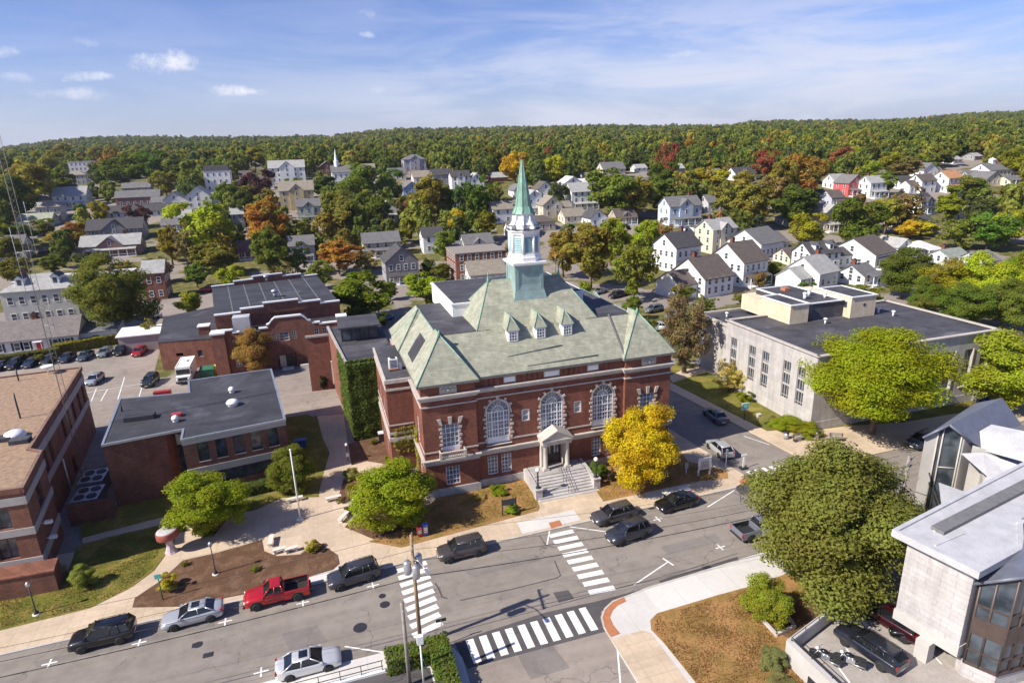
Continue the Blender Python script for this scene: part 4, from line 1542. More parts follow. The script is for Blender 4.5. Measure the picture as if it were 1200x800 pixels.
# ---- ivy-covered link building behind the wing
LO = (4.0, 82, 0)
link = thing('link_building', 'low flat-roofed link building with ivy over its front wall', 'building', LO)
LZ = 10.3
mb = MB()
lp = [(2.0, 79.8), (5.5, 79.8), (8.3, 84.2), (8.3, 100.5), (.2, 100.5)]
mb.prism(lp, 0, LZ)
mb.prism([(-3.4, 100.6), (.0, 100.6), (.0, 102.2), (-3.4, 102.2)], 0, 9.0)
mb.build('wall', M_BRICK3, link)
mb = MB()
mb.prism([(2.1, 79.95), (5.4, 79.95), (8.2, 84.3), (8.2, 100.4), (.35, 100.4)], LZ, LZ+.05)
lr = mb.build('roof', M_TAR2, link)
mb = MB()
for a, b in (((2.0, 79.8), (.2, 100.5)), ((2.0, 79.8), (5.5, 79.8)), ((-3.4, 100.55), (.2, 100.55))):
	L = math.hypot(b[0]-a[0], b[1]-a[1])
	zc = LZ if a[0] > 0 else 9.0
	mb.obox(((a[0]+b[0])/2, (a[1]+b[1])/2), (b[0]-a[0], b[1]-a[1]), L, .34, zc-.02, zc+.28)
mb.build('coping', M_BAND, link)
mb = MB()
mb.box(1.9, 91.5, LZ+.05, 7.2, 97.0, LZ+2.1, 0)
mb.box(1.6, 90.6, LZ+2.1, 7.5, 97.3, LZ+2.35, 1)
for k in range(4):
	mb.box(2.15+k*1.27, 91.44, LZ+.25, 3.25+k*1.27, 91.5, LZ+1.95, 2)
mb.build('penthouse', [M_DARKMETAL, M_TAR2, M_GLASS], link)


def leaf_quads(P, N, size, rg, flat=.35):
	"""numpy arrays: leaf quads at points P facing roughly N"""
	n = len(P)
	nn = N+rg.normal(0, flat, (n, 3))
	nn /= np.linalg.norm(nn, axis=1)[:, None]
	t = np.cross(nn, rg.normal(0, 1, (n, 3)))
	t /= np.linalg.norm(t, axis=1)[:, None]
	b = np.cross(nn, t)
	s = (size*rg.uniform(.6, 1.35, n))[:, None]
	return np.stack([P-t*s, P-b*s*.62+nn*s*.15, P+t*s, P+b*s*.62+nn*s*.15], 1).reshape(-1, 3)


def quad_mesh(name, V, mat):
	n = len(V)//4
	me = bpy.data.meshes.new(name)
	me.vertices.add(len(V))
	me.vertices.foreach_set('co', V.astype(np.float32).ravel())
	me.loops.add(len(V))
	me.loops.foreach_set('vertex_index', np.arange(len(V), dtype=np.int32))
	me.polygons.add(n)
	me.polygons.foreach_set('loop_start', np.arange(0, 4*n, 4, dtype=np.int32))
	me.materials.append(mat)
	me.update()
	me.validate()
	return me


def quad_obj(name, V, mat, parent=None, color=None, loc=(0, 0, 0)):
	o = bpy.data.objects.new(name, quad_mesh(name, V, mat))
	COL.objects.link(o)
	o.location = loc
	if parent is not None:
		o.parent = parent
	if color is not None:
		o.color = (tuple(color)+(1,))[:4]
	return o


def ivy_on(p0, p1, z0, z1, n, size, thick=.35, edge=.25):
	"""leaves over a wall from p0 to p1, outside on the right"""
	L = math.hypot(p1[0]-p0[0], p1[1]-p0[1])
	u = np.array([(p1[0]-p0[0])/L, (p1[1]-p0[1])/L, 0])
	nrm = np.array([u[1], -u[0], 0])
	s = rng.uniform(-edge, L+edge, n)
	z = rng.uniform(z0, z1+edge, n)
	bumps = .5+.5*np.sin(s*2.1+np.sin(z*1.7)*1.5)*np.sin(z*1.9+s)
	d = rng.uniform(0.02, 1, n)*thick*(.35+.65*bumps)
	P = np.stack([p0[0]+u[0]*s+nrm[0]*d, p0[1]+u[1]*s+nrm[1]*d, z], 1)
	N = np.tile(nrm*.8+np.array([0, 0, .45]), (n, 1))
	return leaf_quads(P, N, size, rng, .5)


V = np.concatenate([ivy_on((2.0, 79.75), (5.5, 79.75), 0, LZ+.2, 9000, .15, .4), ivy_on((1.25, 88), (2.0, 79.7), 1.0, LZ, 7000, .15, .45),
					ivy_on((2.0, 79.9), (5.5, 79.9), LZ+.1, LZ+.5, 700, .15, -.4)])
V -= np.array(LO)
quad_obj('ivy', V, M_LEAF, link, (.066, .092, .018))
o = quad_obj('climbing_vine', np.concatenate([ivy_on((8.5, 68.5), (8.5, 66.2), .3, 6.4, 1500, .13, .3, .1), ivy_on((6.2, 67.58), (8.4, 67.58), 3.2, 6.3, 420, .13, .15, .1), ivy_on((5.9, 67.58), (7.6, 67.58), 4.0, 4.9, 350, .13, .2, .1)]) - np.array((8.0, 67.2, 0)), M_LEAF, None, (.19, .17, .03), (8.0, 67.2, 0))
tag(o, 'yellow green vine climbing the corner between the brick wing and hall', 'vine')
# ================================================================== other large buildings
def pbox(mbx, c, w, d, z0, z1, mi=0):
	mbx.box(c[0]-w/2, c[1]-d/2, z0, c[0]+w/2, c[1]+d/2, z1, mi)


def inset(poly, k):
	cx = sum(p[0] for p in poly)/len(poly)
	cy = sum(p[1] for p in poly)/len(poly)
	return [(cx+(x-cx)*k, cy+(y-cy)*k) for x, y in poly]


def edge_strips(mbx, poly, w, z0, z1, mi=0, skip=()):
	for i in range(len(poly)):
		if i in skip:
			continue
		a, b = poly[i], poly[(i+1) % len(poly)]
		L = math.hypot(b[0]-a[0], b[1]-a[1])
		mbx.obox(((a[0]+b[0])/2, (a[1]+b[1])/2), (b[0]-a[0], b[1]-a[1]), L+w*.98, w, z0+i*.0015, z1+i*.0015, mi)


def glass_band(mbx, p0, p1, s0, s1, z0, z1, d, n, mi_g, mi_f, bar=.07):
	"""glazing set d behind the wall line p0-p1 with n panes"""
	L = math.hypot(p1[0]-p0[0], p1[1]-p0[1])
	u = ((p1[0]-p0[0])/L, (p1[1]-p0[1])/L)
	nn = (u[1], -u[0])

	def P(s, z, dd):
		return (p0[0]+u[0]*s-nn[0]*dd, p0[1]+u[1]*s-nn[1]*dd, z)
	mbx.add([P(s0, z0, d), P(s1, z0, d), P(s1, z1, d), P(s0, z1, d)], [(0, 1, 2, 3)], mi_g)
	for k in range(n+1):
		s = s0+(s1-s0)*k/n
		a, b = max(s0, s-bar/2), min(s1, s+bar/2)
		mbx.add([P(a, z0, d-.05), P(b, z0, d-.05), P(b, z1, d-.05), P(a, z1, d-.05)], [(0, 1, 2, 3)], mi_f)
	for z in (z0, z1-bar):
		mbx.add([P(s0, z, d-.052), P(s1, z, d-.052), P(s1, z+bar, d-.052), P(s0, z+bar, d-.052)], [(0, 1, 2, 3)], mi_f)


# ---- brick annex with the black roof
AZ = 7.7
A_, B_, C_, D_, E_, F_, G_, H_ = [gp(*p, AZ) for p in [(120, 521), (215, 502.5), (212.5, 515), (333.7, 491), (317.5, 432.5), (221, 446), (222, 460), (141, 467.5)]]
ann = thing('brick_annex', 'two-storey brown brick building with flat black roof behind the plaza', 'building', (-15, 70, 0))
mb = MB()
LR = math.hypot(D_[0]-C_[0], D_[1]-C_[1])
hol = [(1.35+k*1.82, 1.35+k*1.82+1.08, 4.7, 6.95) for k in range(5)]+[(1.6, LR-1.3, 1.7, 3.15)]
wall(mb, C_, D_, 0, AZ-.05, hol, .35)
B2 = (A_[0]+(B_[0]-A_[0])*.76, A_[1]+(B_[1]-A_[1])*.76)
wall(mb, A_, B2, 0, AZ-.05, [], .2)
wall(mb, (B2[0]+.5, B2[1]+1.2), (C_[0], C_[1]+2.4), 0, AZ-.05, [(.05, 1.5, .05, 7.0)], .2)
mb.add([(B2[0], B2[1], 0), (B2[0]+.5, B2[1]+1.2, 0), (B2[0]+.5, B2[1]+1.2, AZ-.05), (B2[0], B2[1], AZ-.05)], [(0, 1, 2, 3)])
mb.add([(C_[0], C_[1], 0), (C_[0], C_[1]+2.4, 0), (C_[0], C_[1]+2.4, AZ-.05), (C_[0], C_[1], AZ-.05)], [(0, 1, 2, 3)])
for a, b in ((D_, E_), (E_, F_), (F_, G_), (G_, H_), (H_, A_)):
	wall(mb, a, b, 0, AZ-.05, [], .2)
mb.build('wall', M_BRICK2, ann)
mb = MB()
pr = [A_, B_, C_, D_, E_, F_, G_, H_]
mb.prism(pr, AZ-.35, AZ)
ar = mb.build('roof', M_TAR, ann)
mb = MB()
edge_strips(mb, pr, .24, AZ-.2, AZ+.06)
mb.build('roof_edge', M_STEEL, ar)
mb = MB()
u = ((D_[0]-C_[0])/LR, (D_[1]-C_[1])/LR)
for z0, z1, o in ((7.0, 7.48, .10), (3.25, 4.05, .10)):
	mb.obox(((C_[0]+D_[0])/2, (C_[1]+D_[1])/2), u, LR+.1, .24, z0, z1)
for k in range(5):
	s = 1.35+k*1.82+.54
	mb.obox((C_[0]+u[0]*s, C_[1]+u[1]*s), u, 1.2, .16, 4.62, 4.70)
mb.build('concrete_band', M_BAND, ann)
for k in range(5):
	mb = MB()
	glass_band(mb, C_, D_, hol[k][0], hol[k][1], hol[k][2], hol[k][3], .28, 1, 0, 1)
	mb.build('window', [M_GLASS, M_DARKMETAL], ann)
mb = MB()
glass_band(mb, C_, D_, 1.6, LR-1.3, 1.7, 3.15, .3, 7, 0, 1)
mb.build('lower_window', [M_GLASS, M_DARKMETAL], ann)
mb = MB()
glass_band(mb, (B2[0]+.5, B2[1]+1.2), (C_[0], C_[1]+2.4), .05, 1.5, .05, 5.4, .15, 2, 0, 1)
mb.obox((B2[0]+1.2, B2[1]+1.45), u, 1.45, .1, 5.45, 7.0, 2)
mb.build('entrance_glazing', [M_GLASS, M_DARKMETAL, M_TAN], ann)
mb = MB()          # roof furniture
for (px, py, w, d, h) in ((264, 472, .9, .9, .35),):
	pass
c = gp(163, 492, AZ)
mb.box(c[0]-1.5, c[1]-.3, AZ, c[0]+1.6, c[1]+.0, AZ+.55)
mb.box(c[0]-1.55, c[1]-.05, AZ, c[0]+1.65, c[1]+.9, AZ+.5)
c = gp(143, 482, AZ)
mb.cyl(c[0], c[1], AZ, AZ+.9, .10, 8)
mb.build('roof_curb', M_TAR, ar)
for (px, py, r) in ((273, 475, .75), (272, 460, .42), (206, 494, .42)):
	c = gp(px, py, AZ)
	mb = MB()
	mb.cyl(c[0], c[1], AZ, AZ+.35, r*.75, 14)
	mb.lathe([(r, AZ+.35), (r*.96, AZ+.5), (r*.7, AZ+.72), (r*.2, AZ+.82)], 18, c[0], c[1])
	mb.build('roof_vent', M_TRIM, ar)
c = gp(207, 488, AZ)
mb = MB()
mb.box(c[0]-.55, c[1]-.3, AZ, c[0]+.55, c[1]+.5, AZ+.4)
mb.build('roof_hatch', M_RED, ar)
c = gp(190, 460, AZ)
mb = MB()
mb.box(c[0]-1.0, c[1]-.25, AZ-.5, c[0]+1.0, c[1]+.45, AZ+.25)
mb.build('roof_duct', M_RED, ar)

# ---- brick police station with the gravel roof
SZ = 9.5
S = [gp(*p, SZ) for p in [(26, 572), (48, 529.6), (33.8, 527), (94.6, 431)]]
stn = thing('brick_station', 'large brown brick building with gravel roof and grey bands at the left edge', 'building', (-34, 66, 0))
FL = (-62.0, S[0][1]+1.0)
BL = (-66.0, S[3][1]-2.0)
mb = MB()
Lf = math.hypot(S[0][0]-FL[0], S[0][1]-FL[1])
hf = []
for k in range(9):
	b = Lf-1.5-k*3.7
	hf += [(b-1.9, b, 5.75, 7.75), (b-1.7, b-.1, 2.75, 4.75)]
wall(mb, FL, S[0], 0, SZ-.05, hf, .35)
L1 = math.hypot(S[1][0]-S[0][0], S[1][1]-S[0][1])
wall(mb, S[0], S[1], 0, SZ-.05, [(3.2, 5.2, 5.75, 7.9)], .35)
wall(mb, S[1], S[2], 0, SZ-.05, [], .2)
L2 = math.hypot(S[3][0]-S[2][0], S[3][1]-S[2][1])
h2 = []
for s in (3.5, 6.0, 12.5, 15.5, 18.5, 22.0, 25.0):
	h2 += [(s, s+1.1, 5.2, 7.6)]
h2 += [(13, 14.3, .1, 2.4)]
wall(mb, S[2], S[3], 0, SZ-.05, h2, .3)
wall(mb, S[3], BL, 0, SZ-.05, [], .2)
wall(mb, BL, FL, 0, SZ-.05, [], .2)
mb.build('wall', M_BRICK2, stn)
mb = MB()
sp_ = [FL, S[0], S[1], S[2], S[3], BL]
mb.prism(sp_, SZ-.3, SZ)
sr_ = mb.build('roof', M_GRAVEL, stn)
mb = MB()
edge_strips(mb, sp_, .3, SZ-.35, SZ+.16)
mb.build('roof_edge', M_BRICK2, sr_)
mb = MB()
for z0, z1 in ((8.0, 8.75), (4.95, 5.65), (1.75, 2.6)):
	for i, (a, b) in enumerate(((FL, S[0]), (S[0], S[1]))):
		L = math.hypot(b[0]-a[0], b[1]-a[1])
		mb.obox(((a[0]+b[0])/2, (a[1]+b[1])/2), (b[0]-a[0], b[1]-a[1]), L+.2, .22, z0+i*.002, z1+i*.002)
for z0, z1 in ((7.7, 8.6), (4.3, 5.1)):
	a, b = S[2], S[3]
	L = math.hypot(b[0]-a[0], b[1]-a[1])
	mb.obox(((a[0]+b[0])/2, (a[1]+b[1])/2), (b[0]-a[0], b[1]-a[1]), L-.1, .2, z0, z1)
mb.build('concrete_band', M_BAND, stn)
for a, b, hh in ((FL, S[0], hf), (S[0], S[1], [(3.2, 5.2, 5.75, 7.9)]), (S[2], S[3], h2)):
	for h in hh:
		mb = MB()
		glass_band(mb, a, b, h[0], h[1], h[2], h[3], .28, 2 if h[1]-h[0] > 1.5 else 1, 0, 1)
		mb.build('window', [M_GLASS, M_DARKMETAL], stn)
for (px, py, k) in ((18, 512, 0), (3, 516, 1), (24, 518, 1)):
	c = gp(px, py, SZ)
	mb = MB()
	if k == 0:
		mb.lathe([(1.0, SZ), (1.0, SZ+.3), (.85, SZ+.55), (.4, SZ+.75), (.05, SZ+.8)], 18, c[0], c[1])
		mb.build('roof_vent', M_TRIM, sr_)
	else:
		mb.box(c[0]-.8, c[1]-.6, SZ, c[0]+.9, c[1]+.5, SZ+.45)
		mb.build('roof_hatch', M_TAR, sr_)
for (px, py, h) in ((24, 490, 3.0), (22, 446, 1.6)):
	c = gp(px, py, SZ)
	mb = MB()
	mb.tube((c[0], c[1], SZ), (c[0], c[1], SZ+h), .09)
	mb.build('vent_pipe', M_DARKMETAL, sr_)
c = gp(57, 438, SZ)
mb = MB()
mb.lathe([(.06, SZ+.0), (.06, SZ+.7)], 8, c[0], c[1])
mb.lathe([(.05, SZ+.7), (.5, SZ+.85), (.75, SZ+1.15)], 16, c[0], c[1])
mb.build('dish_antenna', M_TRIM, sr_)
for (s, z) in ((L1*.28, 4.7), (L1*.3, 3.0)):
	p = (S[0][0]+(S[1][0]-S[0][0])*s/L1+.4, S[0][1]+(S[1][1]-S[0][1])*s/L1, z)
	mb = MB()
	mb.tube((p[0]-.6, p[1], p[2]), (p[0], p[1], p[2]), .05)
	mb.box(p[0]-.1, p[1]-.16, p[2]-.1, p[0]+.5, p[1]+.16, p[2]+.18)
	mb.build('security_camera', M_TRIM, stn)
mb = MB()
a = (S[2][0]+(S[3][0]-S[2][0])*.33, S[2][1]+(S[3][1]-S[2][1])*.33)
mb.tube((a[0]+.15, a[1], .3), (a[0]+.15, a[1], 4.2), .09)
mb.build('downpipe', M_TRIM, stn)
low = MB()
low.prism([(-62, 58.6), (-25.6, 57.75), (-25.9, 59.9), (-62, 60.8)], 0, 2.2)
low.prism([(-62, 58.5), (-25.5, 57.65), (-25.55, 57.95), (-62, 58.8)], 2.2, 2.32, 1)
tag(low.build('garden_wall', [M_BRICK2, M_BRICK3], loc=(-40, 58, 0)), 'low brown brick wall in front of the brick building at the left edge', 'wall')
# yard with cooling units between the two
mb = MB()
yw = [(-27.8, 67.4), (-22.6, 71.4)]
mb.obox((-26.0, 69.6), (1, .05), 4.2, .3, 0, 2.4)
tag(mb.build('yard_wall', M_BRICK2, loc=(-26, 69.6, 0)), 'low brick wall closing the equipment yard between the two brown brick buildings', 'wall')
for k, (x, y) in enumerate(((-27.3, 73.2), (-27.9, 77.6))):
	t = thing('cooling_unit', ['grey cooling unit nearest the yard wall between the brick buildings', 'grey cooling unit farther back in the yard between the brick buildings'][k], 'cooling unit', (x, y, 0), 0, 'cooling units in the yard')
	mb = MB()
	mb.box(x-1.3, y-1.7, .1, x+1.3, y+1.7, 1.7)
	mb.build('casing', M_STEEL, t)
	for i in range(2):
		for j in range(2):
			mb = MB()
			mb.lathe([(.5, 1.7), (.5, 1.8), (.44, 1.8), (.44, 1.74)], 16, x-.6+i*1.2, y-.8+j*1.6)
			mb.build('fan_ring', M_DARKMETAL, t)

# ---- radio mast between them
MXY = None
best = 1e9
for yy in np.linspace(66, 90, 97):
	xx, zz0 = onY(98, 556, yy)
	xt, zt = onY(2, 225, yy)
	px_, py_, _ = proj(xx, yy, zt)
	if abs(zz0-2.0) < best:
		best, MXY = abs(zz0-2.0), (xx, yy)
mx, my = MXY
mast = thing('radio_mast', 'tall slender lattice radio mast beside the gravel-roofed brick building', 'radio mast', (mx, my, 0))
mb = MB()
MH = 46.0
legs = [(mx+.32*math.cos(a), my+.32*math.sin(a)) for a in (0.3, 0.3+2.094, 0.3+4.189)]
for x, y in legs:
	mb.tube((x, y, 0), (x, y, MH), .026, n=5)
z = .4
while z < MH-.5:
	for i in range(3):
		a, b = legs[i], legs[(i+1) % 3]
		mb.tube((a[0], a[1], z), (b[0], b[1], z+.6), .010, n=4)
		mb.tube((b[0], b[1], z+.6), (a[0], a[1], z+1.2), .010, n=4)
	z += 1.2
mb.build('lattice', M_GREYWOOD, mast)
mb = MB()
for z, d, h in ((24, -.9, 6.5), (20, .8, 3.0), (28, .9, 5)):
	mb.tube((mx, my, z), (mx+d, my, z), .03, n=5)
	mb.tube((mx+d, my, z-.5), (mx+d, my, z+h), .03, .02, n=6)
mb.build('whip_antenna', M_METALROOF, mast)

# ---- the armoury with stepped parapets
arm = thing('brick_armory', 'dark red brick armory with stepped parapets and a curved gable', 'armory', (-8, 116, 0))
AF = 114.4
R0, R1, R2, R3 = gp(251.5, 372, 9.6), gp(397, 353, 9.6), gp(371, 322.5, 9.6), gp(247.5, 337, 9.6)
R0, R1 = (-18.7, 119.2), (2.9, 121.5)
R2, R3 = (-.7, 151.0), (-22.6, 147.0)
mb = MB()
arch = (-7.9-1.35, -7.9+2.0)
wall(mb, (-17.4, AF), (3.0, AF+.6), 0, 7.2, [(8.4, 11.6, .2, 2.6), (8.0, 8.8, 5.2, 6.6), (9.2, 10.9, 5.0, 6.6), (11.3, 12.1, 5.2, 6.6), (15.2, 16.0, 5.0, 6.6), (16.6, 17.4, 5.0, 6.6), (15.4, 16.3, 1.6, 3.2), (1.6, 2.5, 4.6, 6.2), (1.6, 2.5, 1.2, 2.9)], .4)
for a, b in (((3.0, AF+.6), (2.9, 121.5)), ((-18.7, 119.2), (-17.4, AF))):
	wall(mb, a, b, 0, 7.6, [], .2)
for a, b in (((2.9, 121.5), R2), (R2, R3), (R3, R0)):
	wall(mb, a, b, 0, 9.5, [], .2)
wall(mb, R0, R1, 6.5, 9.5, [], .2)
mb.build('wall', M_BRICK3, arm)
mb = MB()
mb.prism([R0, R1, R2, R3], 9.2, 9.5)
r_ = mb.build('drill_hall_roof', M_TAR, arm)
mb = MB()          # roof seams
for k in range(1, 7):
	t = k/7
	a = (R0[0]+(R1[0]-R0[0])*t, R0[1]+(R1[1]-R0[1])*t)
	b = (R3[0]+(R2[0]-R3[0])*t, R3[1]+(R2[1]-R3[1])*t)
	L = math.hypot(b[0]-a[0], b[1]-a[1])
	mb.obox(((a[0]+b[0])/2, (a[1]+b[1])/2), (b[0]-a[0], b[1]-a[1]), L-.6, .18, 9.49, 9.53)
mb.build('roof_seams', M_LEAD, r_)
mb = MB()
mb.prism([(-17.3, AF+.1), (2.9, AF+.6), (2.85, 121.4), (-18.6, 119.1)], 6.7, 7.0)
mb.build('front_roof', M_TAR, arm)
mb = MB()


def stepped(a, b, steps, zb, th=.45, cap=None):
	"""parapet pieces of different heights along a line; steps are (s0, s1, top)"""
	L = math.hypot(b[0]-a[0], b[1]-a[1])
	u = ((b[0]-a[0])/L, (b[1]-a[1])/L)
	for s0, s1, zt in steps:
		c = (a[0]+u[0]*(s0+s1)/2*L, a[1]+u[1]*(s0+s1)/2*L)
		mb.obox(c, u, (s1-s0)*L, th, zb, zt, 0)
		cap.obox(c, u, (s1-s0)*L+.12, th+.22, zt, zt+.24, 0)


cap = MB()
st_ = [(0, .2, 9.7), (.2, .38, 10.3), (.38, .66, 10.9), (.66, .84, 10.3), (.84, 1, 9.7)]
stepped(R0, R1, st_, 9.0, cap=cap)
stepped(R3, R2, st_, 9.0, cap=cap)
stepped((-17.4, AF+.25), (3.0, AF+.85), [(0, .09, 7.9), (.09, .14, 7.4), (.30, .37, 7.6), (.74, .80, 7.6), (.80, .95, 7.3), (.95, 1, 7.9)], 6.9, cap=cap)
# curved gable
gx0, gx1 = -10.0, -2.6
prof = [(gx0, 7.2), (gx0, 8.1), (gx0+.5, 8.25), (gx0+.9, 8.8), (gx0+1.5, 9.25), (gx1-1.5, 9.25), (gx1-.9, 8.8), (gx1-.5, 8.25), (gx1, 8.1), (gx1, 7.2)]


def yy_(x):
	return AF+(x+17.4)/20.4*.6


mb.add([(x, yy_(x)-.004, z) for x, z in prof]+[(x, yy_(x)+.5, z) for x, z in prof], [tuple(range(len(prof))), tuple(range(2*len(prof)-1, len(prof)-1, -1))])
mb.add([(gx0, yy_(gx0)-.003, 7.18), (gx1, yy_(gx1)-.003, 7.18), (gx1, yy_(gx1)-.003, 6.9), (gx0, yy_(gx0)-.003, 6.9)], [(0, 1, 2, 3)])
for (a, b) in zip(prof[1:-1], prof[2:-1]):
	x0, z0 = a
	x1, z1 = b
	cap.add([(x0, yy_(x0)-.12, z0), (x1, yy_(x1)-.12, z1), (x1, yy_(x1)+.6, z1), (x0, yy_(x0)+.6, z0), (x0, yy_(x0)-.12, z0+.26), (x1, yy_(x1)-.12, z1+.26), (x1, yy_(x1)+.6, z1+.26), (x0, yy_(x0)+.6, z0+.26)],
			[(0, 1, 5, 4), (4, 5, 6, 7), (3, 2, 6, 7), (1, 2, 6, 5), (0, 3, 7, 4)])
mb.prism([(-19.0, AF-.6), (-16.9, AF-.6), (-16.9, AF+1.6), (-19.0, AF+1.6)], 0, 7.6)
cap.box(-19.15, AF-.75, 7.6, -16.75, AF+1.75, 7.9)
mb.prism([(1.9, AF-.3), (3.6, AF-.3), (3.6, AF+1.6), (1.9, AF+1.6)], 0, 8.3)
cap.box(1.8, AF-.4, 8.3, 3.7, AF+1.7, 8.6)
build_each(mb, 'parapet', M_BRICK3, arm)
cap.build('parapet_coping', M_TRIM, arm)
for (x, z0, w, h) in ((-9.0, 5.2, .8, 1.4), (-7.35, 5.0, 1.7, 1.6), (-5.7, 5.2, .8, 1.4), (-1.8, 5.0, .8, 1.6), (-.4, 5.0, .8, 1.6), (-1.55, 1.6, .9, 1.6), (-15.35, 4.6, .9, 1.6), (-15.35, 1.2, .9, 1.7)):
	q = rect_window(w, h, 2, 3, 0, name='window', glass=M_GLASS)
	q.parent = arm
	q.location = (x+8, yy_(x)+.18-116, z0)
for z0 in (1.4, 4.6):
	q = rect_window(.8, 1.5, 2, 3, 0, name='window')
	q.parent = arm
	q.location = (-19.02+8, AF+.5-116, z0)
	q.rotation_euler = (0, 0, -math.pi/2)
mb = MB()
n = 14
cxa, ra = -7.4, 1.6
out = [(cxa+ra*math.cos(math.pi*k/n), 1.9+ra*math.sin(math.pi*k/n)) for k in range(n+1)]
inn = [(cxa+(ra-.35)*math.cos(math.pi*k/n), 1.9+(ra-.35)*math.sin(math.pi*k/n)) for k in range(n+1)]
for k in range(n):
	mb.add([(x, yy_(cxa)-.1, z) for x, z in (out[k], out[k+1], inn[k+1], inn[k])], [(0, 1, 2, 3)])
mb.build('arch_trim', M_BRICK2, arm)
mb = MB()
mb.box(cxa-1.5, yy_(cxa)+.3, .2, cxa+1.5, yy_(cxa)+.36, 2.6, 0)
mb.box(cxa-1.2, yy_(cxa)+.2, .2, cxa-.2, yy_(cxa)+.3, 2.3, 1)
mb.build('entrance_door', [M_DOOR, M_TAN], arm)
mb = MB()
mb.box(-8.3, AF-1.3, 0, -6.4, AF-.0, .25)
mb.box(-5.2, AF-2.0, 0, 2.2, AF-1.6, .9)
mb.build('entrance_step', M_CONC, arm)
mb = MB()
c = gp(288.5, 363, 9.5)
c = (-14.2, 117.6)
mb.box(c[0]-1.4, c[1]-1.2, 7.0, c[0]+1.4, c[1]+1.2, 9.6)
mb.build('roof_cowl', M_METALROOF, r_)
for (px, py) in ((312.5, 330), (322.5, 348)):
	c = gp(px, py, 9.5)
	mb = MB()
	mb.cyl(c[0], c[1], 9.5, 10.5, .35, 12)
	mb.lathe([(.62, 10.5), (.62, 10.9), (.15, 11.1)], 12, c[0], c[1])
	mb.build('roof_vent', M_STEEL, r_)
# low wing on the west
lw = [(-28.6, 122.4), (-19.6, 120.6), (-22.9, 146.5), (-31.8, 141.5)]
mb = MB()
lw = [(-29.0, 121.8), (-18.9, 120.6), (-22.8, 147.5), (-31.8, 142.0)]
wall(mb, lw[0], lw[1], 0, 5.2, [(6.2, 7.1, 2.0, 3.3), (2.6, 3.8, 2.4, 3.0)], .2)
for i in (1, 2, 3):
	wall(mb, lw[i], lw[(i+1) % 4], 0, 5.2, [], .2)
mb.build('low_wing_wall', M_BRICK3, arm)
mb = MB()
mb.prism(lw, 5.0, 5.3)
mb.build('low_wing_roof', M_TAR, arm)
mb = MB()
glass_band(mb, lw[0], lw[1], 6.2, 7.1, 2.0, 3.3, .15, 1, 0, 1)
mb.build('window', [M_GLASS, M_TRIM], arm)
mb = MB()
c = (-21.6, 124.6)
mb.box(c[0]-.9, c[1]-.9, 5.3, c[0]+.9, c[1]+.9, 6.8, 0)
mb.box(c[0]-1.05, c[1]-1.05, 6.8, c[0]+1.05, c[1]+1.05, 7.0, 1)
mb.build('chimney', [M_BRICK3, M_TRIM], arm)

# ---- granite library
LBX, LBY, LBZ = 58.7, 60.6, 10.35
lib = thing('granite_library', 'pale granite building with flat dark roof and tall barred windows', 'library', (73, 70, 0))
LX1, LY1 = 89.4, 79.4
mb = MB()
wy = [77.4, 73.1, 70.2, 65.85, 63.15]
hw = [(LY1-y-.72, LY1-y+.72, 2.75, 8.1) for y in wy]
wall(mb, (LBX, LY1), (LBX, LBY), 0, LBZ, hw, .35)
hs = [(x-.72-LBX, x+.72-LBX, 2.75, 8.1) for x in (63.2, 66.5, 69.8, 73.1, 77.2, 81.25, 84.55, 87.6)]
wall(mb, (LBX, LBY), (LX1, LBY), 0, LBZ, hs, .5)
wall(mb, (LX1, LBY), (LX1, LY1), 0, LBZ, [], .2)
wall(mb, (LX1, LY1), (LBX, LY1), 0, LBZ, [], .2)
mb.box(LBX-.08, LBY-.08, 0, LX1+.08, LBY+.02, 1.3)
mb.box(LBX-.08, LBY+.02, 0, LBX+.02, LY1, 1.3)
mb.box(60.5, 79.4, 0, 76, 89.5, 8.6)
mb.build('wall', M_STONE, lib)
mb = MB()
mb.box(LBX+.1, LBY+.1, LBZ-.45, LX1-.1, LY1-.1, LBZ-.15, 0)
mb.box(60.7, 79.6, 8.6, 75.8, 89.3, 8.66, 0)
lr2 = mb.build('roof', M_TAR2, lib)
mb = MB()
for a, b in (((LBX, LBY), (LX1, LBY)), ((LX1, LBY), (LX1, LY1)), ((LX1, LY1), (LBX, LY1)), ((LBX, LY1), (LBX, LBY))):
	L = math.hypot(b[0]-a[0], b[1]-a[1])
	mb.obox(((a[0]+b[0])/2, (a[1]+b[1])/2), (b[0]-a[0], b[1]-a[1]), L+.3, .55, LBZ+(.002 if a[0] == b[0] else 0), LBZ+.16)
for a, b in (((60.5, 79.6), (60.5, 89.5)), ((60.5, 89.5), (76, 89.5)), ((76, 89.5), (76, 79.6))):
	L = math.hypot(b[0]-a[0], b[1]-a[1])
	mb.obox(((a[0]+b[0])/2, (a[1]+b[1])/2), (b[0]-a[0], b[1]-a[1]), L+.25, .45, 8.6+(.002 if a[0] == b[0] else 0), 8.95)
mb.build('coping', M_LIME, lr2)


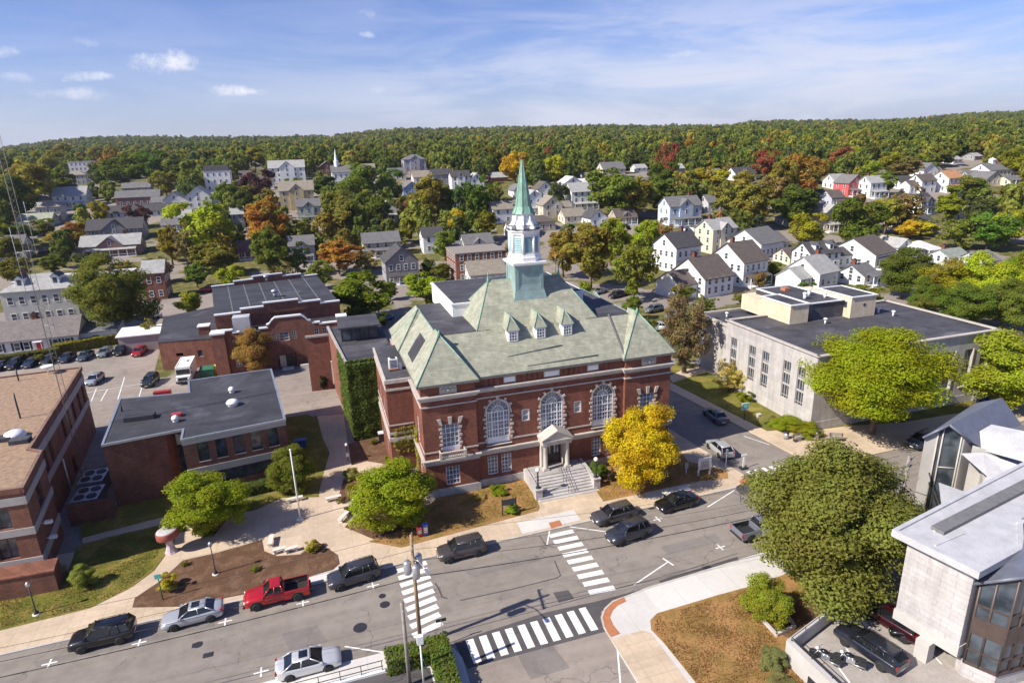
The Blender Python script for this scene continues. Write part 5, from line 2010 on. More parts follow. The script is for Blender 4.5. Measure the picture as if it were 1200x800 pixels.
def lib_window():
	f = MB()
	w, h = 1.44, 5.35
	for k in range(4):
		x = -w/2+w*k/3
		f.box(x-.035, -.05, 0, x+.035, .05, h)
	for z in (0.0, .42, 1.9, 2.1, 3.55, 3.75, 3.98, 5.28):
		f.box(-w/2+.036, -.045, z, w/2-.036, .045, z+.07)
	f.box(-w/2+.036, -.02, 1.95, w/2-.036, .03, 2.12)
	f.box(-w/2+.036, -.02, 3.6, w/2-.036, .03, 3.76)
	o = f.build('tall_window', M_STONE)
	gl_ = MB()
	gl_.poly([(-w/2+.02, .01, 0.02), (w/2-.02, .01, .02), (w/2-.02, .01, h-.02), (-w/2+.02, .01, h-.02)])
	q = gl_.build('glass', M_GLASS)
	q.parent = o
	return o


lwp = lib_window()
put_window(lwp, lib, [(LBX-73+.2, y-70, 2.75) for y in wy], -math.pi/2)
put_window(lib_window(), lib, [(x-73, LBY-70+.38, 2.75) for x in (63.2, 66.5, 69.8, 73.1, 77.2, 81.25, 84.55, 87.6)], 0)
mb = MB()
for x in (63.2, 66.5, 69.8, 73.1, 77.2, 81.25, 84.55, 87.6):
	mb.box(x+.73, LBY-.12, 2.7, x+.9, LBY+.1, 8.15)
	mb.box(x-.9, LBY-.12, 2.5, x+.9, LBY+.05, 2.7)
mb.build('window_frames', M_LIME, lib)
# raised middle with tan penthouse blocks
mb = MB()
mb.box(65.9, 74.4, LBZ-.2, 69.2, 81.0, 13.0)
mb.box(76.3, 73.6, LBZ-.2, 81.0, 80.5, 13.4)
mb.box(67.2, 81.0, LBZ-.9, 81.0, 87.5, 12.0)
mb.build('penthouse_wall', M_TAN, lib)
mb = MB()
mb.box(69.2, 75.0, LBZ-.2, 76.3, 86.5, 12.75)
mb.box(66.1, 74.6, 13.0, 69.1, 80.8, 13.04)
mb.box(76.45, 73.75, 13.4, 80.85, 80.3, 13.46)
mb.build('penthouse_roof', M_TAR2, lib)
mb = MB()
edge_strips(mb, [(65.9, 74.4), (69.2, 74.4), (69.2, 81.0), (65.9, 81.0)], .3, 13.0, 13.16)
edge_strips(mb, [(76.3, 73.6), (81, 73.6), (81, 80.5), (76.3, 80.5)], .3, 13.4, 13.55)
edge_strips(mb, [(69.36, 75.0), (76.14, 75.0), (76.14, 86.5), (69.36, 86.5)], .3, 12.75, 12.92)
mb.build('penthouse_coping', M_WHITE, lib)
mb = MB()
mb.box(76.24, 74.4, 11.7, 76.29, 75.2, 12.6, 0)
mb.box(78.6, 73.55, 11.9, 79.0, 73.6, 12.3, 0)
mb.build('penthouse_window', M_GLASS, lib)
for (x, y, r, h) in ((71.5, 78, .25, .8), (73.6, 79.5, .22, .9), (74.8, 77.4, .2, .6)):
	mb = MB()
	mb.cyl(x, y, 12.75, 12.75+h, r, 10)
	mb.lathe([(r*1.4, 12.75+h), (r*1.4, 12.95+h), (.05, 13.05+h)], 10, x, y)
	mb.build('roof_vent', M_TRIM, lr2)
for (x, y) in ((83.0, 72.0), (82.4, 74.2), (70.8, 72.6), (63.4, 86.0)):
	mb = MB()
	z = LBZ-.15 if y < 79 else 8.66
	mb.cyl(x, y, z, z+.7, .14, 8)
	mb.lathe([(.3, z+.7), (.3, z+.85), (.05, z+.95)], 10, x, y)
	mb.build('roof_vent', M_TRIM, lr2)
mb = MB()
mb.sphere((64.6, 80.6, 8.9), 1.0, 14, 8, 0, .5)
mb.build('roof_dome', M_TRIM, lr2)
mb = MB()
mb.box(72.4, 83.5, 12.75, 73.4, 84.6, 13.2)
mb.build('roof_hatch', M_RUST, lr2)

# ---- pale stone modern building at the lower right, its garage deck
mod = thing('modern_building', 'pale stone modern building with glass bay and angular metal roofs', 'building', (50, 30, 0))
MZ = 9.85
q0, q1 = (37.75, 28.75), (38.65, 24.55)
mb = MB()
qe = [(q0[0], q0[1]), (q1[0], q1[1]), (39.6, 20.2), (75, 21.5), (75, 36.4), (58, 33.4)]
face = (q1[0]-q0[0], q1[1]-q0[1])
mb.prism([q0, q1, (60, 27.4), (60, 33.6)], 3.4, MZ-.35, 0)
mb.build('stone_wall', M_WSTONE, mod)
mb = MB()
mb.prism([(q0[0]-.06, q0[1]+.10), (q1[0]-.06, q1[1]-.06), (60.1, 27.35), (60.1, 33.7)], 2.55, 3.4, 0)
L = math.hypot(*face)
mb.obox((38.1, 26.4), face, .9, .9, 1.0, 2.55)
mb.prism([(44, 28.5), (60, 31), (60, 34), (47, 31.2)], 0, 2.55)
mb.build('concrete_beam', M_WCONC, mod)
mb = MB()
rp = [(q0[0]-.7, q0[1]+.55), (q1[0]-.45, q1[1]-.45), (43.2, 24.95), (46.0, 27.0), (60.5, 28.5), (60.5, 34.2)]
mb.prism(rp, MZ-.35, MZ)
mr_ = mb.build('roof', M_METALROOF, mod)
mb = MB()
edge_strips(mb, rp, .3, MZ-.4, MZ+.14)
mb.obox((39.7, 27.3), (1, .12), 3.1, .16, MZ, MZ+.07)
mb.obox((41.3, 28.6), (1, .12), 3.4, .16, MZ, MZ+.07)
mb.build('roof_edge', M_METALROOF, mr_)
mb = MB()
mb.obox((48.5, 29.9), (1, .19), 18, .9, MZ-.1, MZ+.28)
mb.build('roof_ridge', M_LEAD, mr_)
# glass bay: two faces meeting in a prow, under a small gable
b0 = gp(1146, 664, 9.4)
b1 = gp(1176, 652, 10.2)
P0, P1, P2 = (39.1, 24.35), (40.0, 22.75), (42.9, 22.6)
zb, zt = 2.3, 8.9
zt1 = 10.0
mb = MB()
for (a, b, za, zb_) in ((P0, P1, 8.3, zt1), (P1, P2, zt1, 8.3)):
	mb.add([(a[0], a[1], zb), (b[0], b[1], zb), (b[0], b[1], zb_), (a[0], a[1], za)], [(0, 1, 2, 3)], 0)
mb.build('bay_glass', M_GLASS, mod)
mb = MB()
for p, z in ((P0, 8.35), (P1, zt1), (P2, 8.35), ((40.95, 22.7), 9.45), ((42.0, 22.64), 8.9), ((39.5, 23.64), 9.0)):
	mb.tube((p[0], p[1]-.02, zb-.1), (p[0], p[1]-.02, z), .085, n=6)
for z0, z1 in ((zb-.15, zb+.1), (3.35, 3.45), (4.7, 6.0), (6.9, 7.0)):
	for a, b in ((P0, P1), (P1, P2)):
		L = math.hypot(b[0]-a[0], b[1]-a[1])
		mb.obox(((a[0]+b[0])/2, (a[1]+b[1])/2-.03), (b[0]-a[0], b[1]-a[1]), L+.06, .12, z0+(.003 if b == P2 else 0), z1)
mb.build('bay_frame', plain('bronze_frame', (.075, .052, .044), .45, .1, 2.0), mod)
mb = MB()
mb.prism([P0, P1, P2, (45, 22.5), (45, 27), (39.4, 25)], 1.0, zb-.15)
mb.prism([(P2[0]+.1, P2[1]), (60, 22.5), (60, 28), (P2[0]+.1, 27)], 0, 8.6)
mb.build('bay_wall', M_WSTONE, mod)
mb = MB()
ap = (P1[0]-.15, P1[1]-.3, zt1+.22)
e0 = (P0[0]-.3, P0[1]+.2, 8.45)
e2 = (P2[0]+.4, P2[1]-.3, 8.45)
rr = (47.5, 27.2, zt1+.22)
mb.add([e0, ap, rr, (44.5, 28.6, 8.45)], [(0, 1, 2, 3)])
mb.add([ap, e2, (50, 24.6, 8.45), rr], [(0, 1, 2, 3)])
for a, b in ((e0, ap), (ap, e2)):
	mb.tube(a, b, .12, n=6)
mb.build('bay_roof', plain('blue_grey_slate', (.135, .145, .185), .45, .1, 1.5), mod)
# inside the bay: light curtains
mb = MB()
for (x, y, z0, z1, w) in ((40.6, 23.6, 6.2, 8.0, .5), (41.7, 23.5, 6.2, 7.4, .6), (40.7, 23.6, 2.5, 3.9, .5), (39.9, 23.9, 6.3, 8.0, .3)):
	mb.box(x-w/2, y-.05, z0, x+w/2, y+.05, z1)
mb.build('bay_curtain', M_TRIM, mod)
# tall-windowed gable behind
g0, g1, ga = (54.0, 41.3), (56.9, 39.6), (55.45, 40.45)
fn = ((g1[1]-g0[1]), -(g1[0]-g0[0]))
mb = MB()
mb.add([(g0[0], g0[1], 0), (ga[0]-.55, ga[1]+.32, 0), (ga[0]-.55, ga[1]+.32, 9.85), (g0[0], g0[1], 8.95)], [(0, 1, 2, 3)])
mb.add([(g1[0]-.25, g1[1]+.15, 0), (g1[0], g1[1], 0), (g1[0], g1[1], 8.95), (g1[0]-.25, g1[1]+.15, 9.2)], [(0, 1, 2, 3)])
mb.add([(g0[0], g0[1], 0), (g0[0], g0[1], 8.95), (66, 45.2, 8.95), (66, 45.2, 0)], [(0, 1, 2, 3)])
mb.add([(g1[0], g1[1], 0), (67.5, 40.2, 0), (67.5, 40.2, 8.7), (g1[0], g1[1], 8.95)], [(0, 1, 2, 3)])
mb.add([(57.4, 39.1, 0), (59.8, 37.2, 0), (59.8, 37.2, 6.6), (58.6, 38.0, 8.1), (57.4, 39.1, 8.4)], [(0, 1, 2, 3, 4)])
mb.build('gable_wall', M_WCONC, mod)
mb = MB()
mb.add([(ga[0]-.55, ga[1]+.32, 0), (g1[0]-.25, g1[1]+.15, 0), (g1[0]-.25, g1[1]+.15, 9.2), (ga[0], ga[1], 10.2), (ga[0]-.55, ga[1]+.32, 9.85)], [(0, 1, 2, 3, 4)])
mb.build('gable_glass', M_GLASS, mod)
mb = MB()
for (x, y, z) in ((ga[0]-.55, ga[1]+.32, 9.85), (ga[0]-.2, ga[1]+.10, 10.1), (g1[0]-.25, g1[1]+.15, 9.2)):
	mb.tube((x-.03, y-.05, 1), (x-.03, y-.05, z), .07, n=5)
mb.tube((ga[0]-.2, ga[1]+.05, 5.8), (g1[0]-.27, g1[1]+.1, 5.8), .06, n=5)
mb.build('gable_frame', M_LIME, mod)
mb = MB()
mb.add([(g0[0]-.35, g0[1]-.05, 8.85), (ga[0]-.2, ga[1]-.35, 10.45), (66, 43.0, 10.45), (66, 45.6, 8.85)], [(0, 1, 2, 3)])
mb.add([(ga[0]-.2, ga[1]-.35, 10.45), (g1[0]+.2, g1[1]-.45, 8.8), (59.4, 38.4, 7.4), (66.8, 40.6, 7.6), (66, 43.0, 10.45)], [(0, 1, 2, 3, 4)])
for a, b in (((g0[0]-.35, g0[1]-.05, 8.85), (ga[0]-.2, ga[1]-.35, 10.45)), ((ga[0]-.2, ga[1]-.35, 10.45), (g1[0]+.2, g1[1]-.45, 8.8))):
	mb.tube(a, b, .13, n=6)
mb.build('gable_roof', MATS['blue_grey_slate'], mod)
# other angular metal roofs
mb = MB()
h = [gp(1148, 505, 9.2), gp(1162, 497, 9.6), gp(1215, 508, 9.6), gp(1215, 545, 8.0), gp(1150, 527, 8.0)]
zz_ = [9.2, 9.6, 9.6, 8.0, 8.0]
mb.add([(x, y, z) for (x, y), z in zip([h[0], h[1], h[2]], zz_[:3])]+[(gp(1215, 522, 9.0)[0], gp(1215, 522, 9.0)[1], 9.0)], [(0, 1, 2, 3)])
mb.add([(h[0][0], h[0][1], 9.2), (gp(1215, 522, 9.0)[0], gp(1215, 522, 9.0)[1], 9.0), (h[3][0], h[3][1], 8.0), (h[4][0], h[4][1], 8.0)], [(0, 1, 2, 3)])
lo = [gp(1126, 531, 7.6), gp(1152, 530, 7.9), gp(1215, 552, 7.9), gp(1215, 575, 6.2), gp(1148, 572, 6.2), gp(1156, 560, 6.8)]
mb.add([(x, y, z) for (x, y), z in zip(lo, (7.6, 7.9, 7.9, 6.6, 6.6, 7.0))], [tuple(range(6))])
lo = [gp(1100, 565, 6.4), gp(1143, 580, 6.4), gp(1130, 592, 6.4), gp(1104, 598, 6.4)]
mb.add([(x, y, 6.4) for (x, y) in lo], [tuple(range(4))])
mb.build('angular_roof', M_METALROOF, mod)
mb = MB()
mb.prism([(52.5, 33.8), (75, 36.8), (75, 43), (59.5, 39.5)], 0, 6.3)
mb.build('rear_wall', M_WCONC, mod)

# garage deck with its white parapet
DZ = 1.0
dk = thing('garage_deck', 'raised parking deck with white parapet wall under the pale stone building', 'parking deck', (36, 29, 0))
k0, k1, k2 = (29.4, 29.9), (46.5, 35.2), (30.4, 12.0)
mb = MB()
mb.prism([(29.6, 29.7), (46.5, 35.0), (60, 34), (60, 12), (30.5, 12)], .16, DZ)
mb.build('deck_slab', M_DECK, dk)
mb = MB()
for a, b, th in (((29.4, 29.9), (46.5, 35.2), .35), ((29.45, 30.0), (30.3, 12.0), .45)):
	L = math.hypot(b[0]-a[0], b[1]-a[1])
	mb.obox(((a[0]+b[0])/2, (a[1]+b[1])/2), (b[0]-a[0], b[1]-a[1]), L, th, 0, 2.05+(.003 if th > .4 else 0))
mb.build('parapet', M_WCONC, dk)
mb = MB()
for a, b in (((29.55, 29.85), (46.5, 35.1)), ((29.6, 29.8), (30.45, 12.0))):
	L = math.hypot(b[0]-a[0], b[1]-a[1])
	mb.tube((a[0], a[1], 2.35), (b[0], b[1], 2.35), .03, n=6)
	for k in range(int(L/1.8)+1):
		t = k*1.8/L
		mb.tube((a[0]+(b[0]-a[0])*t, a[1]+(b[1]-a[1])*t, 2.0), (a[0]+(b[0]-a[0])*t, a[1]+(b[1]-a[1])*t, 2.35), .025, n=5)
mb.build('railing', M_DARKMETAL, dk)
mb = MB()
for (s, w) in ((2.3, 2.0), (6.5, 2.0)):
	a = (29.45-.235+s*.043, 30.0-s)
	mb.obox((a[0], a[1]-w/2), (.045, -1), w, .04, .3, 1.0)
mb.build('grille', M_DARKMETAL, dk)
mb = MB()
for (a, b) in (((33.1, 26.9), (34.2, 30.6)), ((36.0, 27.4), (37.1, 31.2)), ((31.1, 24.5), (31.8, 27.6)), ((38.8, 25.5), (39.9, 29.6))):
	L = math.hypot(b[0]-a[0], b[1]-a[1])
	stripe(mb, ((a[0]+b[0])/2, (a[1]+b[1])/2), ((b[0]-a[0])/L, (b[1]-a[1])/L), L, .12, DZ+.006)
mb.build('bay_line', M_PAINT, dk)
# ================================================================== houses of the town
WHT, CRM, GRY, BLU, TANC, BRK, YEL, REDC, GRN = (.72, .72, .71), (.62, .55, .43), (.30, .29, .29), (.42, .50, .58), (.47, .40, .30), (.21, .075, .05), (.52, .40, .22), (.42, .10, .08), (.40, .44, .38)
R_DK, R_GR, R_LT, R_BR, R_TN, R_OR, R_GN, R_WH = (.075, .072, .075), (.165, .16, .16), (.36, .355, .34), (.125, .102, .090), (.27, .235, .19), (.50, .26, .13), (.25, .28, .24), (.62, .61, .60)

_hw = MB()
_hw.box(-.55, -.07, -.1, .55, .02, 0, 0)
_hw.box(-.55, -.05, 1.5, .55, .02, 1.62, 0)
for s in (-1, 1):
	_hw.box(s*.5-.05, -.05, 0, s*.5+.05, .02, 1.5, 0)
_hw.box(-.45, -.045, .72, .45, .02, .79, 0)
_hw.add([(-.46, -.02, 0), (.46, -.02, 0), (.46, -.02, 1.5), (-.46, -.02, 1.5)], [(0, 1, 2, 3)], 1)
HWIN = None
_cw = MB()
for z in (0,):
	_cw.box(-.45, -.45, -1.2, .45, .45, 1.3, 0)
	_cw.box(-.55, -.55, 1.05, .55, .55, 1.2, 0)
	_cw.box(-.5, -.5, 1.3, .5, .5, 1.4, 1)
	_cw.box(-.2, -.2, 1.4, .2, .2, 1.65, 1)
CHIM = None
HOUSES = []


def roof_mesh(mb, w, d, he, rise, kind, ov=.4, th=.16):
	a, b = w/2, d/2
	if kind == 'gx':
		for s in (-1, 1):
			k = rise/b
			y0, z0 = s*(b+ov), he-ov*k
			mb.add([(-a-ov, y0, z0), (a+ov, y0, z0), (a+ov, 0, he+rise), (-a-ov, 0, he+rise), (-a-ov, y0, z0+th), (a+ov, y0, z0+th), (a+ov, 0, he+rise+th), (-a-ov, 0, he+rise+th)],
                   [(0, 1, 2, 3), (4, 5, 6, 7), (0, 1, 5, 4), (1, 2, 6, 5), (3, 0, 4, 7)])
	elif kind == 'gy':
		for s in (-1, 1):
			k = rise/a
			x0, z0 = s*(a+ov), he-ov*k
			mb.add([(x0, -b-ov, z0), (x0, b+ov, z0), (0, b+ov, he+rise), (0, -b-ov, he+rise), (x0, -b-ov, z0+th), (x0, b+ov, z0+th), (0, b+ov, he+rise+th), (0, -b-ov, he+rise+th)],
                   [(0, 1, 2, 3), (4, 5, 6, 7), (0, 1, 5, 4), (1, 2, 6, 5), (3, 0, 4, 7)])
	elif kind == 'hip':
		a2, b2 = a+ov, b+ov
		m = min(a2, b2)
		rx, ry = max(.01, a2-m), max(.01, b2-m)
		z = he-.02
		q = [(-a2, -b2, z), (a2, -b2, z), (a2, b2, z), (-a2, b2, z), (-rx, -ry, he+rise), (rx, -ry, he+rise), (rx, ry, he+rise), (-rx, ry, he+rise)]
		mb.add(q, [(0, 1, 5, 4), (1, 2, 6, 5), (2, 3, 7, 6), (3, 0, 4, 7), (4, 5, 6, 7)])
		mb.box(-a2, -b2, he-.18, a2, b2, he-.03)
	elif kind == 'mansard':
		a2, b2 = a+.25, b+.25
		q = [(-a2, -b2, he), (a2, -b2, he), (a2, b2, he), (-a2, b2, he), (-a+.7, -b+.7, he+rise), (a-.7, -b+.7, he+rise), (a-.7, b-.7, he+rise), (-a+.7, b-.7, he+rise)]
		mb.add(q, [(0, 1, 5, 4), (1, 2, 6, 5), (2, 3, 7, 6), (3, 0, 4, 7), (4, 5, 6, 7)])
	else:
		mb.box(-a-.2, -b-.2, he, a+.2, b+.2, he+.25)


def wall_mesh(mb, w, d, he, rise, kind):
	a, b = w/2, d/2
	if kind == 'gx':
		pr = [(-b, -1.5), (b, -1.5), (b, he), (0, he+rise), (-b, he)]
		mb.add([(-a, y, z) for y, z in pr]+[(a, y, z) for y, z in pr], [(4, 3, 2, 1, 0), (5, 6, 7, 8, 9), (0, 1, 6, 5), (1, 2, 7, 6), (4, 0, 5, 9)])
	elif kind == 'gy':
		pr = [(-a, -1.5), (a, -1.5), (a, he), (0, he+rise), (-a, he)]
		mb.add([(x, -b, z) for x, z in pr]+[(x, b, z) for x, z in pr], [(0, 1, 2, 3, 4), (9, 8, 7, 6, 5), (0, 5, 6, 1), (1, 6, 7, 2), (4, 9, 5, 0)])
	else:
		mb.box(-a, -b, -1.5, a, b, he)


def house(px, py, wpx, top, kind, wc, rc, label, short, dep=None, rz=0.0, ex='', cat='house', name='house', z0=None, hmax=13.5):
	"""px, py: middle of the front's foot in the photo; wpx: its width there; top: row of the ridge"""
	global HWIN, CHIM
	x, y, z = gt(px, py)
	dist = CAMM[2] @ np.array([x, y, z-CH])
	rz = R(rz)
	w = wpx/FPX*dist
	if kind in ('gy',):
		dep = dep or max(9.0, w*1.05)
	else:
		dep = dep or min(11.0, max(7.5, w*.75))
	cx, cy = x-math.sin(rz)*dep/2, y+math.cos(rz)*dep/2
	z = min(z, T(cx, cy))
	lo, hi = 2.5, 30.0
	ry = cy if kind != 'gy' else y
	for _ in range(40):
		m = (lo+hi)/2
		if proj(cx, ry, z+m)[1] > top:
			lo = m
		else:
			hi = m
	H = min(hmax, max(3.6, lo))
	span = {'gx': dep, 'gy': w, 'hip': min(w, dep), 'mansard': 6.0, 'flat': .5}[kind]
	rise = {'gx': .36, 'gy': .40, 'hip': .28, 'mansard': .45, 'flat': .5}[kind]*span
	rise = min(rise, H*.48)
	he = max(2.3, H-rise)
	t = thing(name, label, cat, (cx, cy, z), rz, 'houses of the town' if cat == 'house' else None)
	mb = MB()
	wall_mesh(mb, w, dep, he, rise, kind)
	brick = wc == BRK
	wl = mb.build('wall', M_BRICK3 if brick else M_SIDING, color=wc)
	wl.parent = t
	mb = MB()
	roof_mesh(mb, w, dep, he, rise, kind)
	rf = mb.build('roof', M_SHINGLE if kind != 'flat' else M_ANYPAINT, color=rc)
	rf.parent = t
	# windows
	if HWIN is None:
		HWIN = _hw.build('window', [M_TRIM, M_GLASS])
	fl = min(3, max(1, int(round((he-.3)/2.9))))
	rows = [1.0+k*(he-.2)/fl for k in range(fl)]
	spots = []

	def row(n, L, f, zs, gable=None):
		for zz in zs:
			for k in range(n):
				s = -L/2+L*(k+.5)/n
				spots.append(f(s)+(zz,))
	fr = 2.1 if dist < 200 else 2.9
	nf = max(2, int(w/fr))
	porch = 'p' in ex
	row(nf, w*.92, lambda s: (s, -dep/2-.01, 0.0), rows)
	ns = max(1, int(dep/(fr+.3)))
	sides = [-1] if px > 640 else ([1] if px < 420 else [-1, 1])
	if dist < 190:
		sides = [-1, 1]
	for sd in sides:
		row(ns, dep*.9, lambda s, sd=sd: (sd*(w/2+.01), s, sd*math.pi/2), rows)
		if kind == 'gx' and rise > 2.2:
			spots.append((sd*(w/2+.01), 0, sd*math.pi/2, he+.25))
	if kind == 'gy' and rise > 2.2:
		spots.append((0, -dep/2-.01, 0.0, he+.2))
	if kind == 'mansard':
		pass
	for (sx, sy, sr, sz) in spots[:70]:
		if HWIN.parent is None:
			HWIN.parent = t
			HWIN.location = (sx, sy, sz)
			HWIN.rotation_euler = (0, 0, sr)
		else:
			copy_part(HWIN, t, (sx, sy, sz), sr)
	if dist < 300 and not any(k in ex for k in 'peE') and kind != 'flat' and w > 6 and random.random() < .55:
		ex += 'p'
	if 'c' in ex:
		if CHIM is None:
			CHIM = _cw.build('chimney', [M_BRICK, M_DARKMETAL])
			CHIM.parent = rf
			CHIM.location = (w*.2, .3, he+rise)
		else:
			copy_part(CHIM, rf, (w*random.choice((-.26, .22, .3)) if kind != 'gy' else .35, .3 if kind != 'gy' else dep*random.uniform(-.1, .3), he+rise*.97))
	if 'p' in ex:
		mb = MB()
		pw = w*.86
		d0 = -dep/2
		mb.add([(-pw/2-.2, d0-2.3, 2.75), (pw/2+.2, d0-2.3, 2.75), (pw/2+.2, d0, 3.35), (-pw/2-.2, d0, 3.35), (-pw/2-.2, d0-2.3, 2.6), (pw/2+.2, d0-2.3, 2.6), (pw/2+.2, d0, 3.2), (-pw/2-.2, d0, 3.2)], [(0, 1, 2, 3), (4, 5, 6, 7), (0, 1, 5, 4), (1, 2, 6, 5), (3, 0, 4, 7)])
		q = mb.build('porch_roof', M_SHINGLE, color=rc)
		q.parent = t
		mb = MB()
		n = max(3, int(pw/2.4))
		for k in range(n+1):
			xx = -pw/2+pw*k/n
			mb.box(xx-.09, d0-2.2, -.5, xx+.09, d0-2.02, 2.62)
		mb.box(-pw/2, d0-2.25, -.9, pw/2, d0, .25)
		mb.box(-pw/2, d0-2.16, .95, pw/2, d0-2.08, 1.05)
		q = mb.build('porch', M_TRIM)
		q.parent = t
	if 'e' in ex or 'E' in ex:
		s = 1 if 'e' in ex else -1
		we, de, hee = w*.6, dep*.72, he*.72
		mb = MB()
		wall_mesh(mb, we, de, hee, de*.33, 'gx')
		mb.v = [(x+s*(w/2+we/2-.1), y_+dep*.06, z_) for x, y_, z_ in mb.v]
		q = mb.build('side_wing', M_BRICK3 if brick else M_SIDING, color=wc)
		q.parent = t
		m2 = MB()
		roof_mesh(m2, we, de, hee, de*.33, 'gx', .3)
		m2.v = [(x+s*(w/2+we/2-.1), y_+dep*.06, z_) for x, y_, z_ in m2.v]
		q2 = m2.build('side_wing_roof', M_SHINGLE, color=rc)
		q2.parent = t
		for k in range(2):
			copy_part(HWIN, t, (s*(w/2+we*(.3+.4*k)), dep*.06-de/2-.01, 1.0), 0)
	if 'g' in ex:      # cross gable on the front
		gw, gd = w*.42, 1.6
		gr = min(rise*.9, gw*.42)
		mb = MB()
		a = gw/2
		pr = [(-a, 0), (a, 0), (a, he), (0, he+gr), (-a, he)]
		y0 = -dep/2-.5
		mb.add([(x, y0, z_) for x, z_ in pr]+[(x, 0, z_) for x, z_ in pr], [(0, 1, 2, 3, 4), (0, 5, 6, 1), (1, 6, 7, 2), (4, 9, 5, 0)])
		q = mb.build('cross_gable', M_SIDING, color=wc)
		q.parent = t
		mb = MB()
		for s in (-1, 1):
			k = gr/a
			mb.add([(s*(a+.35), y0-.35, he-.35*k), (0, y0-.35, he+gr), (0, 0, he+gr), (s*(a+.35), 0, he-.35*k), (s*(a+.35), y0-.35, he-.35*k+.15), (0, y0-.35, he+gr+.15), (0, 0, he+gr+.15), (s*(a+.35), 0, he-.35*k+.15)],
                   [(0, 1, 2, 3), (4, 5, 6, 7), (0, 1, 5, 4), (3, 0, 4, 7)])
		q = mb.build('cross_gable_roof', M_SHINGLE, color=rc)
		q.parent = t
		for zz in rows:
			copy_part(HWIN, t, (0, y0-.01, zz), 0)
		copy_part(HWIN, t, (0, y0-.01, he+.0), 0)
	if 'd' in ex:      # dormers
		for k in (-1, 1):
			mb = MB()
			xx = k*w*.24
			y0 = -dep/2+dep*.12
			zb = he+(rise*.24 if kind != 'mansard' else .15)
			mb.box(xx-.75, y0, zb, xx+.75, 0, zb+1.7, 0)
			mb.add([(xx-.95, y0-.2, zb+1.65), (xx, y0-.2, zb+2.45), (xx, 0, zb+2.45), (xx-.95, 0, zb+1.65), (xx+.95, y0-.2, zb+1.65), (xx+.95, 0, zb+1.65)], [(0, 1, 2, 3), (1, 4, 5, 2)], 1)
			mb.add([(xx-.75, y0, zb+1.7), (xx+.75, y0, zb+1.7), (xx, y0, zb+2.35)], [(0, 1, 2)], 0)
			mb.add([(xx-.4, y0-.02, zb+.35), (xx+.4, y0-.02, zb+.35), (xx+.4, y0-.02, zb+1.5), (xx-.4, y0-.02, zb+1.5)], [(0, 1, 2, 3)], 2)
			q = mb.build('dormer', [M_WHITE, M_TAR2, M_GLASS], color=wc)
			q.parent = rf
	if 's' in ex:      # steeple
		mb = MB()
		mb.lathe([(1.3, he+rise-2), (1.3, he+rise+2.6), (.9, he+rise+2.8), (.05, he+rise+9)], 8, -w*.25, 0, 0, False)
		q = mb.build('steeple', M_WHITE)
		q.parent = t
	if 'u' in ex:      # cupola
		mb = MB()
		mb.box(-1.1, -1.1, he+rise-.6, 1.1, 1.1, he+rise+1.6)
		mb.lathe([(1.9, he+rise+1.6), (.05, he+rise+2.6)], 4, 0, 0, 0, False, math.pi/4)
		q = mb.build('cupola', M_WHITE)
		q.parent = t
	pts = [proj(cx+sx*w*.55*math.cos(rz), cy+sy*dep/2, z+zz) for sx in (-1, 1) for sy in (-1, 1) for zz in (0, H)]
	HOUSES.append(dict(px=px, py=py, x=cx, y=cy, z=z, w=w, d=dep, H=H, dist=dist, short=short, bb=(min(p[0] for p in pts), min(p[1] for p in pts), max(p[0] for p in pts), max(p[1] for p in pts))))
	return t


